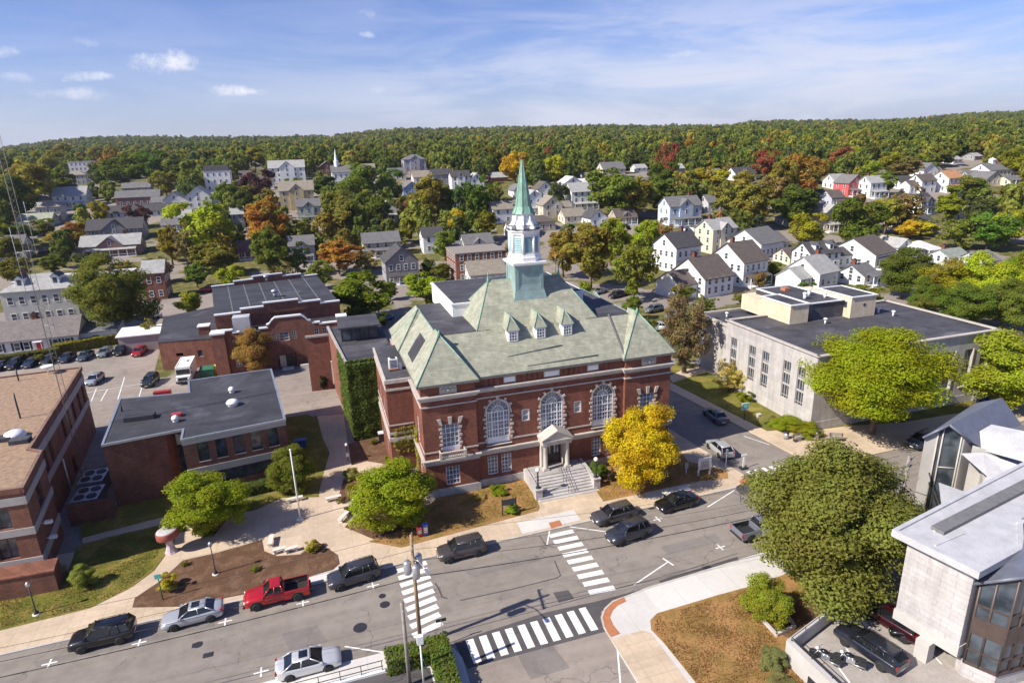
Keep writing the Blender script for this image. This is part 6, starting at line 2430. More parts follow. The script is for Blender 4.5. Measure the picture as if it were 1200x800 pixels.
# (foot x, foot y, width px, ridge row, roof kind, wall, roof, label, short name, options)
TABLE = [
	# right-hand cluster behind the granite library
	(806, 318, 40, 272, 'gx', WHT, R_DK, 'white two-storey gabled house with dark roof, leftmost of the cluster behind the library', 'dark-roofed white gable house', dict(ex='c', rz=14, dep=10)),
	(842, 347, 46, 300, 'gx', WHT, R_BR, 'biggest white house with brown roof and back stairs directly behind the library', 'biggest white house', dict(ex='cE', dep=12, rz=12)),
	(884, 335, 40, 283, 'gx', WHT, R_BR, 'white house with chimneyed brown roof, joined to the biggest white house', 'chimneyed white house', dict(ex='c', dep=12, rz=12)),
	(848, 297, 38, 256, 'gx', CRM, R_LT, 'beige two-storey house with pale grey roof and front dormer behind the white houses', 'beige dormer house', dict(ex='cge', rz=12)),
	(904, 302, 42, 267, 'gx', WHT, R_GR, 'white gabled house with charcoal roof and side porch', 'white side-porch house', dict(ex='e', rz=16, dep=13)),
	(803, 264, 42, 230, 'gx', (.50, .56, .66), R_GR, 'pale blue Victorian house with white tower and porch among dark trees', 'pale blue Victorian house', dict(ex='pgc', dep=9)),
	(811, 288, 26, 266, 'hip', (.35, .37, .42), R_DK, 'small grey house with dark hipped roof and white dormers in front of the Victorian house', 'small grey dormer house', dict(ex='d')),
	(966, 318, 42, 283, 'gx', WHT, R_DK, 'white house with two white dormers in its dark roof', 'two-dormer white house', dict(ex='de')),
	(970, 338, 36, 299, 'gx', WHT, R_LT, 'white gabled house with pale grey roof and red chimney, just behind the library roof', 'red-chimney white house', dict(ex='cE', rz=14, dep=10)),
	(1036, 314, 44, 277, 'gx', WHT, R_BR, 'wide white gabled house with brown roof and a row of porch windows', 'wide white gable house', dict(dep=14, rz=16)),
	(1020, 335, 28, 309, 'gx', WHT, R_GR, 'small white gabled house with brick chimneys in front of the wide white gable house', 'small white gable house', dict(ex='c', rz=14)),
	(1088, 303, 24, 282, 'hip', GRY, R_WH, 'low grey house with pale metal roof right of the wide white gable house', 'pale-roofed low house', {}),
	(1124, 312, 30, 292, 'gx', WHT, R_GN, 'white cottage with pale green roof peeping over the green trees on the right', 'pale green roofed cottage', dict(ex='c')),
	(1190, 272, 24, 252, 'gy', WHT, R_DK, 'white gabled house among trees at the right edge', 'right-edge white house', {}),
	(974, 272, 22, 240, 'gy', CRM, R_LT, 'tall narrow beige house with pale roof between green trees', 'tall beige house', dict(ex='p')),
	(934, 266, 26, 248, 'hip', GRY, R_GR, 'low grey hipped house half hidden by a bright round tree', 'low grey hipped house', dict(ex='c')),
	(1086, 252, 26, 227, 'gx', WHT, R_DK, 'white gabled house with black roof below the orange-roofed house', 'black-roofed white house', dict(ex='g', rz=12)),
	(1080, 270, 38, 251, 'gx', (.20, .20, .23), R_DK, 'long low dark roofed building in front of the black-roofed white house', 'long dark-roofed building', dict(dep=10)),
	(1118, 225, 28, 200, 'gx', WHT, R_OR, 'white house with bright orange roof and sun porch on the right hillside', 'orange-roofed house', dict(ex='p', rz=10)),
	(1087, 227, 22, 204, 'gx', WHT, R_BR, 'white house with brown roof left of the orange-roofed house', 'brown-roofed white house', dict(ex='E')),
	(1144, 214, 18, 200, 'gx', GRY, R_GR, 'grey house beside the orange-roofed house, to its right', 'grey hillside house', {}),
	(1164, 218, 24, 201, 'gy', CRM, R_GR, 'beige gabled house below the white house with a cupola', 'beige hillside house', dict(ex='e')),
	(1172, 208, 34, 191, 'gx', WHT, R_GR, 'white house with rooftop cupola near the right edge', 'cupola house', dict(ex='uc')),
	(1090, 207, 22, 191, 'gy', WHT, R_GR, 'white gabled house with grey roof above the brown-roofed white house', 'upper white gable house', dict(ex='ec')),
	(1002, 230, 22, 205, 'gy', (.52, .10, .10), R_GR, 'red and white house with grey roof among the right-hand houses', 'red and white house', dict(ex='c')),
	(1028, 232, 24, 206, 'gx', WHT, R_LT, 'white house with pale roof right beside the red and white house', 'white house by the red one', dict(ex='c')),
	(985, 222, 20, 204, 'gx', WHT, R_LT, 'white house with pale roof left of the red and white house', 'pale hillside house', {}),
	(962, 240, 18, 222, 'gx', (.45, .52, .62), R_DK, 'blue house with dark roof below a reddish orange tree', 'blue dark-roofed house', {}),
	(981, 244, 18, 223, 'gx', (.45, .46, .55), R_BR, 'grey-blue house with brown roof, right of the blue dark-roofed house', 'brown-roofed blue house', {}),
	(874, 212, 28, 196, 'gx', WHT, R_DK, 'white house with dark roof alone among yellow trees right of centre', 'lone white house', dict(ex='g')),
	(795, 203, 16, 192, 'gx', GRY, R_LT, 'pale flat-looking roof showing above the trees right of the spire', 'pale roof in the trees', {}),
	(720, 210, 28, 190, 'gx', CRM, R_GR, 'beige house with grey roof alone in the trees right of the spire', 'beige house in the trees', dict(ex='c')),
	(1146, 188, 12, 181, 'gx', GRY, R_LT, 'small grey roof high among the trees at the right', 'small high roof', {}),
	# behind the spire
	(686, 246, 34, 214, 'gx', WHT, R_LT, 'white house with pale grey roof and porch right of the spire', 'white porch house by the spire', dict(ex='p')),
	(648, 256, 24, 230, 'gy', CRM, R_TN, 'cream gabled house with tan roof just right of the spire', 'cream gable house', dict(ex='e')),
	(627, 252, 18, 223, 'gy', (.55, .62, .70), R_LT, 'pale blue gabled house close to the right of the spire', 'pale blue gable house', {}),
	(640, 233, 20, 213, 'gy', WHT, R_BR, 'white gabled house with purplish brown roof behind the pale blue one', 'purple-brown roofed house', {}),
	(590, 262, 24, 236, 'gx', WHT, R_TN, 'white house with beige roof left of the spire', 'beige-roofed white house', {}),
	(637, 272, 30, 252, 'hip', TANC, R_BR, 'low tan house with chimneyed brown roof right of the belfry', 'low tan house', dict(ex='c')),
	(674, 262, 26, 244, 'gx', CRM, R_TN, 'low cream house with brown roof right of the low tan house', 'low cream house', {}),
	(672, 222, 22, 207, 'gy', WHT, R_WH, 'white house with very pale roof high to the right of the spire', 'very pale roofed house', dict(ex='e')),
	(702, 266, 22, 246, 'gy', WHT, R_DK, 'white cottage with black roof next to a red tree', 'black-roofed cottage', {}),
	(734, 264, 26, 244, 'gx', TANC, R_BR, 'tan house with brown roof and white gable right of the black-roofed cottage', 'tan house with white gable', dict(ex='gc')),
	(519, 222, 22, 198, 'gx', GRY, R_DK, 'dark roofed grey house in a row, first from the left behind the spire', 'first row house', dict(ex='c')),
	(541, 226, 22, 200, 'gx', WHT, R_DK, 'white gabled house with charcoal roof in the middle of the row left of the spire', 'middle row house', dict(ex='gc')),
	(560, 224, 16, 203, 'gy', WHT, R_LT, 'white house with pale grey roof ending the row left of the spire', 'end row house', {}),
	(586, 214, 20, 202, 'gx', (.45, .13, .10), R_LT, 'brick red house with pale roof just left of the spire tip', 'brick red house', {}),
	(530, 248, 16, 226, 'gx', (.42, .50, .66), R_GR, 'blue house half hidden by trees below the row of houses', 'half hidden blue house', {}),
	(497, 216, 24, 200, 'gx', (.66, .58, .52), R_TN, 'white house with pinkish roof left of the row of houses', 'pinkish-roofed house', dict(ex='ec')),
	(487, 200, 26, 181, 'hip', (.38, .36, .44), R_GR, 'grey Victorian house with tall brick chimney high in the trees', 'grey Victorian house', dict(ex='cg')),
	(484, 230, 22, 213, 'gy', (.25, .34, .55), R_GR, 'small blue gabled house left of the yellow-orange trees', 'small blue gable house', {}),
	(455, 260, 24, 236, 'gy', WHT, R_LT, 'white gabled house with blue shaded front among trees left of centre', 'white house among trees', dict(ex='p')),
	(473, 333, 38, 291, 'gy', (.205, .19, .20), R_DK, 'dark grey three-storey house with white window bay behind the town hall', 'dark grey three-storey house', dict(dep=11)),
	(449, 303, 42, 272, 'gx', TANC, R_GR, 'long tan house with rows of windows behind the dark grey house', 'long tan house', dict(dep=8)),
	(509, 297, 24, 266, 'gx', WHT, R_DK, 'plain white house with black roof and chimney behind the town hall', 'plain white house', dict(ex='c')),
	(565, 330, 60, 291, 'flat', BRK, R_TN, 'red brick flat-roofed house with white cornice behind the belfry', 'red brick flat-roofed house', dict(dep=13)),
	(562, 300, 34, 274, 'gx', WHT, R_GR, 'white house with grey roof and white front gable behind the red brick flat-roofed house', 'white house behind the brick one', dict(ex='gE')),
	(573, 335, 44, 305, 'gx', WHT, R_TN, 'white outbuilding with olive tan roof in front of the red brick flat-roofed house', 'white outbuilding', dict(ex='e', dep=9)),
	(404, 218, 26, 194, 'gx', WHT, R_GR, 'white church with small white steeple among the trees on the left', 'white church', dict(ex='s', cat='church', name='church')),
	(384, 204, 20, 189, 'gy', BRK, R_TN, 'brick house with tan roof left of the white church', 'brick house by the church', {}),
	(443, 222, 20, 209, 'gx', TANC, R_TN, 'low tan roofed house in the trees right of the white church', 'low tan-roofed house', {}),
	(338, 214, 40, 188, 'gx', WHT, R_LT, 'big white house with blue shaded gable on the left hillside', 'big blue-gabled house', dict(ex='gc')),
	(350, 246, 38, 212, 'gx', YEL, R_TN, 'yellow ochre house with tan roof and gable below the big blue-gabled house', 'yellow ochre house', dict(ex='g')),
	(364, 262, 26, 233, 'gx', GRN, R_GR, 'grey green house with porch right of the yellow ochre house', 'grey green house', dict(ex='pg')),
	(257, 224, 28, 190, 'mansard', WHT, R_DK, 'tall white house with dark mansard roof and dormers', 'white mansard house', dict(ex='d')),
	(290, 214, 16, 200, 'gx', WHT, R_BR, 'small white house with brown roof right of the white mansard house', 'small brown-roofed house', {}),
	(234, 244, 28, 219, 'gy', WHT, R_LT, 'white gabled house with pale roof below the white mansard house', 'white gable house on the left', dict(ex='e')),
	(206, 244, 24, 225, 'gy', (.50, .48, .52), R_GR, 'lilac grey gabled house left of the white gable house', 'lilac grey house', dict(ex='E')),
	(99, 206, 28, 189, 'flat', (.66, .63, .66), (.55, .50, .52), 'pale flat-roofed house highest on the left hillside', 'pale flat-roofed house', {}),
	(66, 218, 20, 199, 'gx', (.46, .52, .66), R_GR, 'pale blue house with grey roof on the left hillside', 'pale blue hillside house', {}),
	(90, 217, 22, 200, 'hip', (.38, .37, .36), R_TN, 'grey hipped house with tan roof between pale blue house and trees', 'grey hipped house', {}),
	(84, 245, 34, 219, 'gx', (.50, .53, .56), R_LT, 'grey balconied house with pale roof lower on the left hillside', 'grey balconied house', dict(ex='pE')),
	(34, 256, 26, 238, 'gx', GRY, R_LT, 'grey house with silvery roof near the left edge', 'silver-roofed house', {}),
	(60, 262, 24, 236, 'hip', (.30, .29, .29), R_TN, 'dark grey house with tan hipped roof right of the silver-roofed house', 'tan hip-roofed house', {}),
	(42, 268, 34, 250, 'gx', (.42, .44, .34), (.34, .36, .27), 'low house with pale olive roof in front of the silver-roofed house', 'pale olive roofed house', {}),
	(160, 226, 30, 214, 'gx', GRY, R_GR, 'long grey roof behind the purple brick row on the left', 'long grey roof', {}),
	(163, 242, 46, 223, 'gx', (.20, .10, .10), R_GR, 'purple brick row with dark roof and small windows on the left', 'purple brick row', dict(dep=8)),
	(160, 257, 76, 240, 'gx', (.55, .53, .55), R_DK, 'long low building with dark roof and white eaves on the left', 'long white-eaved building', dict(dep=9)),
	(137, 284, 58, 256, 'gx', (.20, .19, .20), R_DK, 'dark gabled house with black roof in the left middle distance', 'black-roofed gabled house', dict(ex='g', dep=10)),
	(132, 302, 62, 275, 'gx', (.24, .13, .12), R_LT, 'low house with pale grey roof and red front gable on the left', 'red-gabled low house', dict(ex='gc', dep=9)),
	(12, 306, 34, 276, 'gx', (.58, .57, .58), R_GR, 'grey white house half cut by the left edge', 'left-edge grey house', dict(ex='c')),
	(35, 278, 22, 262, 'gx', (.34, .31, .36), R_BR, 'small mauve-roofed house near the left edge', 'mauve-roofed house', {}),
	(90, 352, 118, 322, 'flat', BRK, R_WH, 'long red brick building with bright white flat roof on the left', 'long white-roofed brick building', dict(ex='c', dep=9, cat='building', name='brick_building')),
	(58, 397, 74, 320, 'hip', (.60, .57, .47), R_LT, 'cream three-storey house with wide dormer and grey roof at the left', 'cream three-storey house', dict(dep=9.5, ex='cd', z0=1)),
	(185, 352, 22, 305, 'gx', BRK, R_LT, 'narrow brick house with grey roof right of the big green tree on the left', 'narrow brick house', {}),
	(292, 304, 22, 282, 'gx', (.30, .14, .14), (.24, .12, .13), 'small maroon house under the orange tree left of centre', 'small maroon house', {}),
	(280, 268, 14, 242, 'gx', GRY, R_LT, 'narrow pale-roofed house beside the bright green tree on the left', 'narrow pale-roofed house', {}),
	(356, 310, 28, 276, 'gx', GRY, R_GR, 'dim grey house under the trees behind the brick armory', 'dim grey house', dict(ex='g')),
	(205, 272, 26, 255, 'gx', (.48, .46, .50), R_GR, 'low pale house left of the bright green tree', 'low pale house', {}),
	(24, 214, 26, 200, 'gx', WHT, R_GR, 'small white house deep in the trees near the left edge', 'left-edge white house', {}),
	(136, 214, 18, 202, 'gx', WHT, R_TN, 'small white house right of the pale flat-roofed house', 'small tan-roofed white house', {}),
	(186, 216, 20, 203, 'gy', CRM, R_GR, 'cream gabled house between the left hillside and the white mansard house', 'cream house on the left', {}),
	(214, 262, 20, 246, 'gx', WHT, R_LT, 'small white house below the lilac grey house', 'small white house below', {}),
	(312, 222, 18, 206, 'gx', WHT, R_BR, 'white house left of the big blue-gabled house', 'brown-roofed white hillside house', {}),
	(424, 226, 18, 212, 'gx', WHT, R_GR, 'white house between the church and the low tan-roofed house', 'white house by the church', {}),
	(466, 212, 20, 197, 'gx', CRM, R_GR, 'cream house left of the grey Victorian house', 'cream Victorian neighbour', {}),
	(610, 232, 16, 216, 'gy', WHT, R_GR, 'white gabled house right behind the left side of the spire', 'white house behind the spire', {}),
	(612, 280, 30, 258, 'gx', WHT, R_GR, 'white house with grey roof close behind the belfry', 'white house behind the belfry', dict(ex='c')),
	(660, 234, 18, 220, 'gx', WHT, R_GR, 'white house between the purple-brown roofed house and the white porch house', 'small white house right of the spire', {}),
	(756, 226, 22, 208, 'gx', WHT, R_GR, 'white house with grey roof above the pale blue Victorian house', 'white house above the Victorian', {}),
	(840, 250, 24, 228, 'gx', (.50, .50, .52), R_GR, 'grey house in the trees right of the pale blue Victorian house', 'grey house by the Victorian', {}),
	(900, 246, 22, 226, 'gx', WHT, R_BR, 'white house with brown roof below the orange tree', 'white house below the orange tree', {}),
	(1048, 252, 22, 234, 'gx', WHT, R_GR, 'white house with grey roof left of the black-roofed white house', 'white left neighbour house', {}),
	(1062, 222, 20, 206, 'gx', WHT, R_DK, 'white house with dark roof left of the brown-roofed white house', 'dark-roofed hillside house', {}),
	(1148, 262, 26, 240, 'gx', CRM, R_GR, 'cream house with grey roof among the trees on the right', 'cream house on the right', {}),
	(1060, 300, 22, 280, 'gy', WHT, R_LT, 'white gabled house right behind the wide white gable house', 'rear white gable house', {}),
	(1160, 316, 26, 294, 'gx', WHT, R_GR, 'white house with grey roof right of the pale green roofed cottage', 'white house right of the cottage', {}),
	(935, 312, 24, 290, 'gx', CRM, R_BR, 'cream house with brown roof between the white side-porch and two-dormer houses', 'cream brown-roofed house', {}),
]
for r in TABLE:
	px, py, w, top, kind, wc, rc, label, short, kw = r
	house(px, py, w, top, kind, wc, rc, label, short, **kw)

# small houses half hidden in the far trees, too alike to tell apart
for px, py, w, top, wc, rc in ((8, 210, 16, 200, WHT, R_GR), (46, 204, 16, 194, WHT, R_LT), (172, 204, 16, 195, WHT, R_GR), (300, 197, 14, 188, CRM, R_LT), (432, 202, 15, 192, WHT, R_TN), (598, 202, 14, 193, WHT, R_LT), (692, 212, 15, 203, WHT, R_GR),
                              (752, 202, 14, 193, WHT, R_LT), (840, 208, 15, 198, CRM, R_GR), (905, 200, 14, 191, WHT, R_GR), (962, 206, 16, 196, WHT, R_LT), (1040, 198, 15, 189, WHT, R_GR), (1122, 192, 14, 184, WHT, R_LT), (1190, 218, 18, 206, CRM, R_GR)):
	house(px, py, w, top, 'gx', wc, rc, 'small pale house half hidden among the far trees below the hills', 'far pale house')
# white cape cottage with the red door, and the white-roofed garage next to the lot
x0c, y0c = gp(34, 415)
t = thing('cottage', 'white cottage with red door, black shutters and brown-grey roof behind the parking lot', 'house', (x0c, y0c+4, 0), 0, 'houses of the town')
mb = MB()
wall_mesh(mb, 18.0, 8.0, 3.2, 3.0, 'gx')
q = mb.build('wall', M_SIDING, color=WHT)
q.parent = t
mb = MB()
roof_mesh(mb, 18.0, 8.0, 3.2, 3.0, 'gx')
q = mb.build('roof', M_SHINGLE, color=(.20, .175, .165))
q.parent = t
copy_part(CHIM, q, (1.0, 0.2, 6.0))
mb = MB()
mb.box(-.55, -4.06, 0, .55, -3.98, 2.3, 0)
dq = mb.build('door', plain('red_door', (.38, .02, .02), .5, .05, 2.0))
dq.parent = t
dq.location = (2.2, 0, 0)
mb = MB()
mb.box(1.4, -5.2, 2.5, 3.0, -4.0, 2.62)
for s in (1.5, 2.9):
	mb.box(s-.06, -5.15, 0, s+.06, -5.0, 2.5)
mb.box(1.3, -5.3, 0, 3.1, -4.0, .2)
q = mb.build('door_hood', M_TRIM)
q.parent = t
for xx in (-7, -4.6, -1.6, .0, 5.0, 7.2):
	copy_part(HWIN, t, (xx, -4.02, 1.0), 0)
	mb = MB()
	for s in (-1, 1):
		mb.box(xx+s*.78-.18, -4.06, .95, xx+s*.78+.18, -4.005, 2.6)
	q = mb.build('shutters', M_DARKMETAL)
	q.parent = t
mb = MB()
mb.prism([(9.05, -2.5), (15.6, -2.5), (15.6, 4), (9.05, 4)], -.5, lambda a, b: 2.9+.18*(b+2.5))
q = mb.build('lean_to', M_SIDING, color=WHT)
q.parent = t
mb = MB()
mb.add([(9.0, -2.9, 2.85), (15.9, -2.9, 2.85), (15.9, 4.2, 4.2), (9.0, 4.2, 4.2), (9.0, -2.9, 3.0), (15.9, -2.9, 3.0), (15.9, 4.2, 4.35), (9.0, 4.2, 4.35)], [(0, 1, 2, 3), (4, 5, 6, 7), (0, 1, 5, 4), (1, 2, 6, 5), (2, 3, 7, 6), (3, 0, 4, 7)])
q = mb.build('lean_to_roof', M_SHINGLE, color=(.15, .15, .17))
q.parent = t
mb = MB()
mb.box(11.2, -2.56, .1, 12.3, -2.49, 2.2)
q = mb.build('side_door', M_DARKMETAL)
q.parent = t
HOUSES.append(dict(px=40, py=415, x=x0c, y=y0c+4, z=0, w=19, d=8, H=6.2, dist=145, short='white cottage', bb=(0, 368, 118, 418)))

xg, yg = gp(168, 411)
t = thing('shed', 'low shed with flat white roof between the hedge and the brick armory', 'shed', (xg, yg+2.5, 0))
mb = MB()
mb.box(-4.0, -2.5, 0, 4.0, 2.5, 3.2)
q = mb.build('wall', M_ANYPAINT, color=(.30, .26, .25))
q.parent = t
mb = MB()
mb.add([(-4.3, -2.8, 3.2), (4.3, -2.8, 3.2), (4.3, 2.8, 3.7), (-4.3, 2.8, 3.7), (-4.3, -2.8, 3.4), (4.3, -2.8, 3.4), (4.3, 2.8, 3.9), (-4.3, 2.8, 3.9)], [(0, 1, 2, 3), (4, 5, 6, 7), (0, 1, 5, 4), (1, 2, 6, 5), (2, 3, 7, 6), (3, 0, 4, 7)])
q = mb.build('roof', M_WHITE)
q.parent = t
HOUSES.append(dict(px=168, py=411, x=xg, y=yg+2.5, z=0, w=8, d=5, H=3.8, dist=130, short='white-roofed shed', bb=(143, 380, 195, 412)))
# other landmarks the trees can be named by
for short, px, py, x, y, bb in (('granite library', 950, 430, 74, 70, (830, 330, 1190, 510)), ('town hall', 620, 480, 23, 72, (440, 180, 790, 600)), ('brick armory', 310, 400, -8, 130, (185, 320, 420, 440)),
								('roofed brick annex', 230, 530, -15, 78, (115, 430, 340, 595)), ('pale stone modern building', 1120, 620, 46, 32, (1050, 470, 1200, 800))):
	HOUSES.append(dict(px=px, py=py, x=x, y=y, z=0, w=20, d=12, H=10, dist=90, short=short, bb=bb))
# ================================================================== trees
def crown_points(shape, nb, nl, seed):
	"""leaf positions and normals in a crown of radius 1 and height 2: big limbs' masses, each made of many leaf clumps"""
	rg = np.random.default_rng(seed)
	Ps, Ns = [], []

	def form(c):
		x, y, z = c
		if shape == 'broad':
			f = np.interp(z, [-.9, -.35, .2, .95], [.55, 1.02, 1.0, .62])
			return np.array([x*f, y*f, z*.9])
		if shape == 'egg':
			f = np.interp(z, [-.9, -.4, .3, 1.0], [.72, 1.0, .84, .42])
			return np.array([x*f, y*f, z*1.06])
		if shape == 'cone':
			f = np.interp(z, [-.9, -.5, .95], [.9, 1.0, .18])
			return np.array([x*f, y*f, z*1.15])
		if shape == 'airy':
			return np.array([x, y, z*1.05])*rg.uniform(.8, 1.15)
		return np.array([x, y, z])
	maj = [(np.array([0, 0, -.05]), .58)]
	nm = 17 if nb > 150 else (12 if nb > 62 else 8)
	for i in range(nm):
		zc = 1-2*(i+.5)/nm
		a = 2.399963*i+rg.uniform(-.5, .5)
		rr = math.sqrt(max(0, 1-zc*zc))
		maj.append((np.array([rr*math.cos(a), rr*math.sin(a), zc])*(rg.uniform(.46, .76) if nb > 150 else rg.uniform(.42, .70)), rg.uniform(.20, .38) if nb > 150 else rg.uniform(.25, .44)))
	w = np.array([m[1]**2 for m in maj])
	w /= w.sum()
	for i in range(nb):
		mc, mr = maj[int(rg.choice(len(maj), p=w))]
		out = mc/(np.linalg.norm(mc)+1e-6)
		d = rg.normal(0, 1, 3)+out*.9+np.array([0, 0, .25])
		d /= np.linalg.norm(d)
		c = form(mc+d*mr*rg.uniform(.80, 1.06))
		br = rg.uniform(.10, .23)*(.75 if shape == 'airy' else 1)*(np.interp(c[2], [-.8, .9], [1.1, .75]) if shape == 'cone' else 1)
		n = max(6, int(nl*(br/.165)**2))
		q = rg.normal(0, 1, (n, 3))
		q /= np.linalg.norm(q, axis=1)[:, None]
		r = rg.uniform(.3, 1.12, n)**.6
		Ps.append(c+q*(br*r)[:, None]*np.array([1.15, 1.15, .8]))
		Ns.append(q*.7+d*.5+np.array([0, 0, .45]))
	n = int(nb*nl*.14)
	q = rg.normal(0, 1, (n, 3))
	q /= np.linalg.norm(q, axis=1)[:, None]
	Ps.append(q*(rg.uniform(0, 1, n)**.45*.55)[:, None])
	Ns.append(q+np.array([0, 0, .4]))
	P = np.concatenate(Ps)
	N = np.concatenate(Ns)
	P[:, 2] -= np.quantile(P[:, 2], .002)
	P[:, 2] *= 2/np.quantile(P[:, 2], .998)
	P[:, :2] /= np.quantile(np.hypot(P[:, 0], P[:, 1]), .985)
	return P, N, rg


def crown_proto(name, shape, nb, nl, ls, seed):
	P, N, rg = crown_points(shape, nb, nl, seed)
	return quad_mesh(name, leaf_quads(P, N, ls, rg, .55), M_LEAF)


def trunk_proto(name, seed, limbs=6, h=1.0):
	rg = random.Random(seed)
	mb = MB()
	p = [(0, 0, -.03), (0, 0, .02), (rg.uniform(-.012, .012), rg.uniform(-.012, .012), .22), (rg.uniform(-.02, .02), rg.uniform(-.02, .02), .45), (rg.uniform(-.03, .03), rg.uniform(-.03, .03), .72)]
	rr = [.040, .028, .022, .015, .005]
	for a, b, r0, r1 in zip(p, p[1:], rr, rr[1:]):
		mb.tube(a, b, r0, r1, 8)
	for k in range(limbs):
		z = .18+.40*k/limbs
		a = k*2.4+rg.uniform(-.3, .3)
		L = rg.uniform(.18, .30)
		q = (math.cos(a)*L*.55, math.sin(a)*L*.55, z+L*.45)
		e = (math.cos(a+.2)*L*1.05, math.sin(a+.2)*L*1.05, z+L*.95)
		mb.tube((0, 0, z), q, .012, .008, 6)
		mb.tube(q, e, .008, .003, 5)
		mb.tube(q, (q[0]*1.5+.03, q[1]*1.5-.03, q[2]+L*.3), .006, .002, 5)
	me = mb.build(name, M_BARK)
	return me


PROTO = {}
for nm_, shp_, nb_, nl_, ls_, sd_ in (('big_a', 'broad', 210, 380, .0165, 11), ('big_b', 'egg', 230, 380, .0175, 12), ('near_a', 'round', 140, 250, .026, 13), ('near_b', 'egg', 140, 250, .026, 14), ('near_c', 'airy', 110, 130, .032, 15),
                                  ('mid_a', 'round', 62, 90, .060, 21), ('mid_b', 'egg', 64, 90, .060, 22), ('mid_c', 'broad', 62, 90, .060, 23), ('mid_d', 'airy', 56, 66, .068, 24), ('mid_e', 'cone', 62, 70, .062, 25), ('mid_f', 'egg', 50, 80, .066, 26),
                                  ('far_a', 'round', 26, 30, .14, 31), ('far_b', 'broad', 24, 30, .15, 32), ('far_c', 'cone', 24, 26, .14, 33)):
	PROTO[nm_] = crown_proto('crown_leaves', shp_, nb_, nl_, ls_, sd_)
TR = []
for s_ in range(4):
	o = trunk_proto('trunk', 50+s_)
	TR.append(o.data)
	bpy.data.objects.remove(o)

# leaf colours (base colours, not sunlit ones)
LC = {'dark green': (.056, .078, .014), 'green': (.084, .112, .014), 'olive green': (.122, .124, .018), 'yellow green': (.180, .182, .012), 'lime green': (.155, .195, .010), 'golden': (.34, .240, .012),
      'ochre': (.205, .155, .022), 'orange': (.235, .115, .020), 'rust red': (.195, .062, .030), 'maroon': (.070, .034, .028), 'russet brown': (.155, .110, .038)}
SHN = {'a': 'round', 'b': 'egg-shaped', 'c': 'broad', 'd': 'thin airy', 'e': 'cone-shaped', 'f': 'narrow column-shaped'}
USED = set()
TREES = []


def jitter(c, k=.14):
	f = 1+rng.normal(0, k)
	return tuple(max(.008, v*f*(1+rng.normal(0, .07))) for v in c)


def auto_label(px, py, top, wpx, dist, cname, shape):
	bb = (px-wpx/2, top, px+wpx/2, py)
	cand = []
	for h in HOUSES:
		hx, hy = (h['bb'][0]+h['bb'][2])/2, (h['bb'][1]+h['bb'][3])/2
		tx, ty = px, (top+py)/2
		ov = bb[0] < h['bb'][2] and bb[2] > h['bb'][0] and bb[1] < h['bb'][3] and bb[3] > h['bb'][1]
		if ov:
			rel = 'in front of' if dist < h['dist'] else 'behind'
		elif abs(tx-hx)*.8 > abs(ty-hy):
			rel = 'left of' if tx < hx else 'right of'
		else:
			rel = 'beyond' if ty < hy else 'on the near side of'
		cand.append((math.hypot((tx-hx)*.8, ty-hy)-(20 if ov else 0), rel, h['short']))
	cand.sort()
	for size in ('', 'small ' if wpx < 34 else 'large '):
		for d, rel, short in cand[:4]:
			lab = f'{size}{cname} {shape} tree {rel} the {short}'
			if lab not in USED and len(lab.split()) <= 16:
				USED.add(lab)
				return lab
	d, rel, short = cand[0]
	d2, rel2, short2 = cand[1]
	lab = f'{cname} tree {rel} the {short}, {rel2} the {short2}'
	if len(lab.split()) > 16:
		lab = f'{cname} {shape} tree {rel} the {short}'
	USED.add(lab)
	return lab


def tree(px, py, top, wpx, cname, proto='mid_a', label=None, low=.16, color=None, wm=None, hm=None, pos=None, group='trees of the town', asp=1.0):
	if pos is None:
		x, y, z = gt(px, py)
	else:
		x, y, z = pos
	pz = proj(x, y, z)
	dist = pz[2]
	if hm is None:
		lo, hi = 1.0, 45.0
		for _ in range(36):
			m = (lo+hi)/2
			if proj(x, y, z+m)[1] > top:
				lo = m
			else:
				hi = m
		hm = lo
	hm = min(hm, 24)
	w = wm or wpx/FPX*dist
	w = min(w, hm*1.5)
	if label is None:
		label = auto_label(px, py, top, wpx, dist, cname, SHN[proto[-1]])
	t = thing('tree', label, 'tree', (x, y, z), rng.uniform(0, 6.28), group)
	t.rotation_euler = (0, 0, float(rng.uniform(0, 6.28)))
	c = bpy.data.objects.new('crown', PROTO[proto])
	COL.objects.link(c)
	c.parent = t
	zl = hm*low
	c.location = (0, 0, zl)
	c.scale = (w/2*1.04, w/2*1.04*asp, (hm-zl)/2)
	c.color = (color or jitter(LC[cname]))+({'orange': .45, 'ochre': .55, 'golden': .75, 'rust red': .6, 'russet brown': .6}.get(cname, 1.0) if color is None else 1.0,)
	k = bpy.data.objects.new('trunk', random.choice(TR))
	COL.objects.link(k)
	k.parent = t
	k.scale = (hm*.95, hm*.95, hm*.95)
	TREES.append((x, y, w/2, px-wpx/2, top, px+wpx/2, py, dist))
	return t


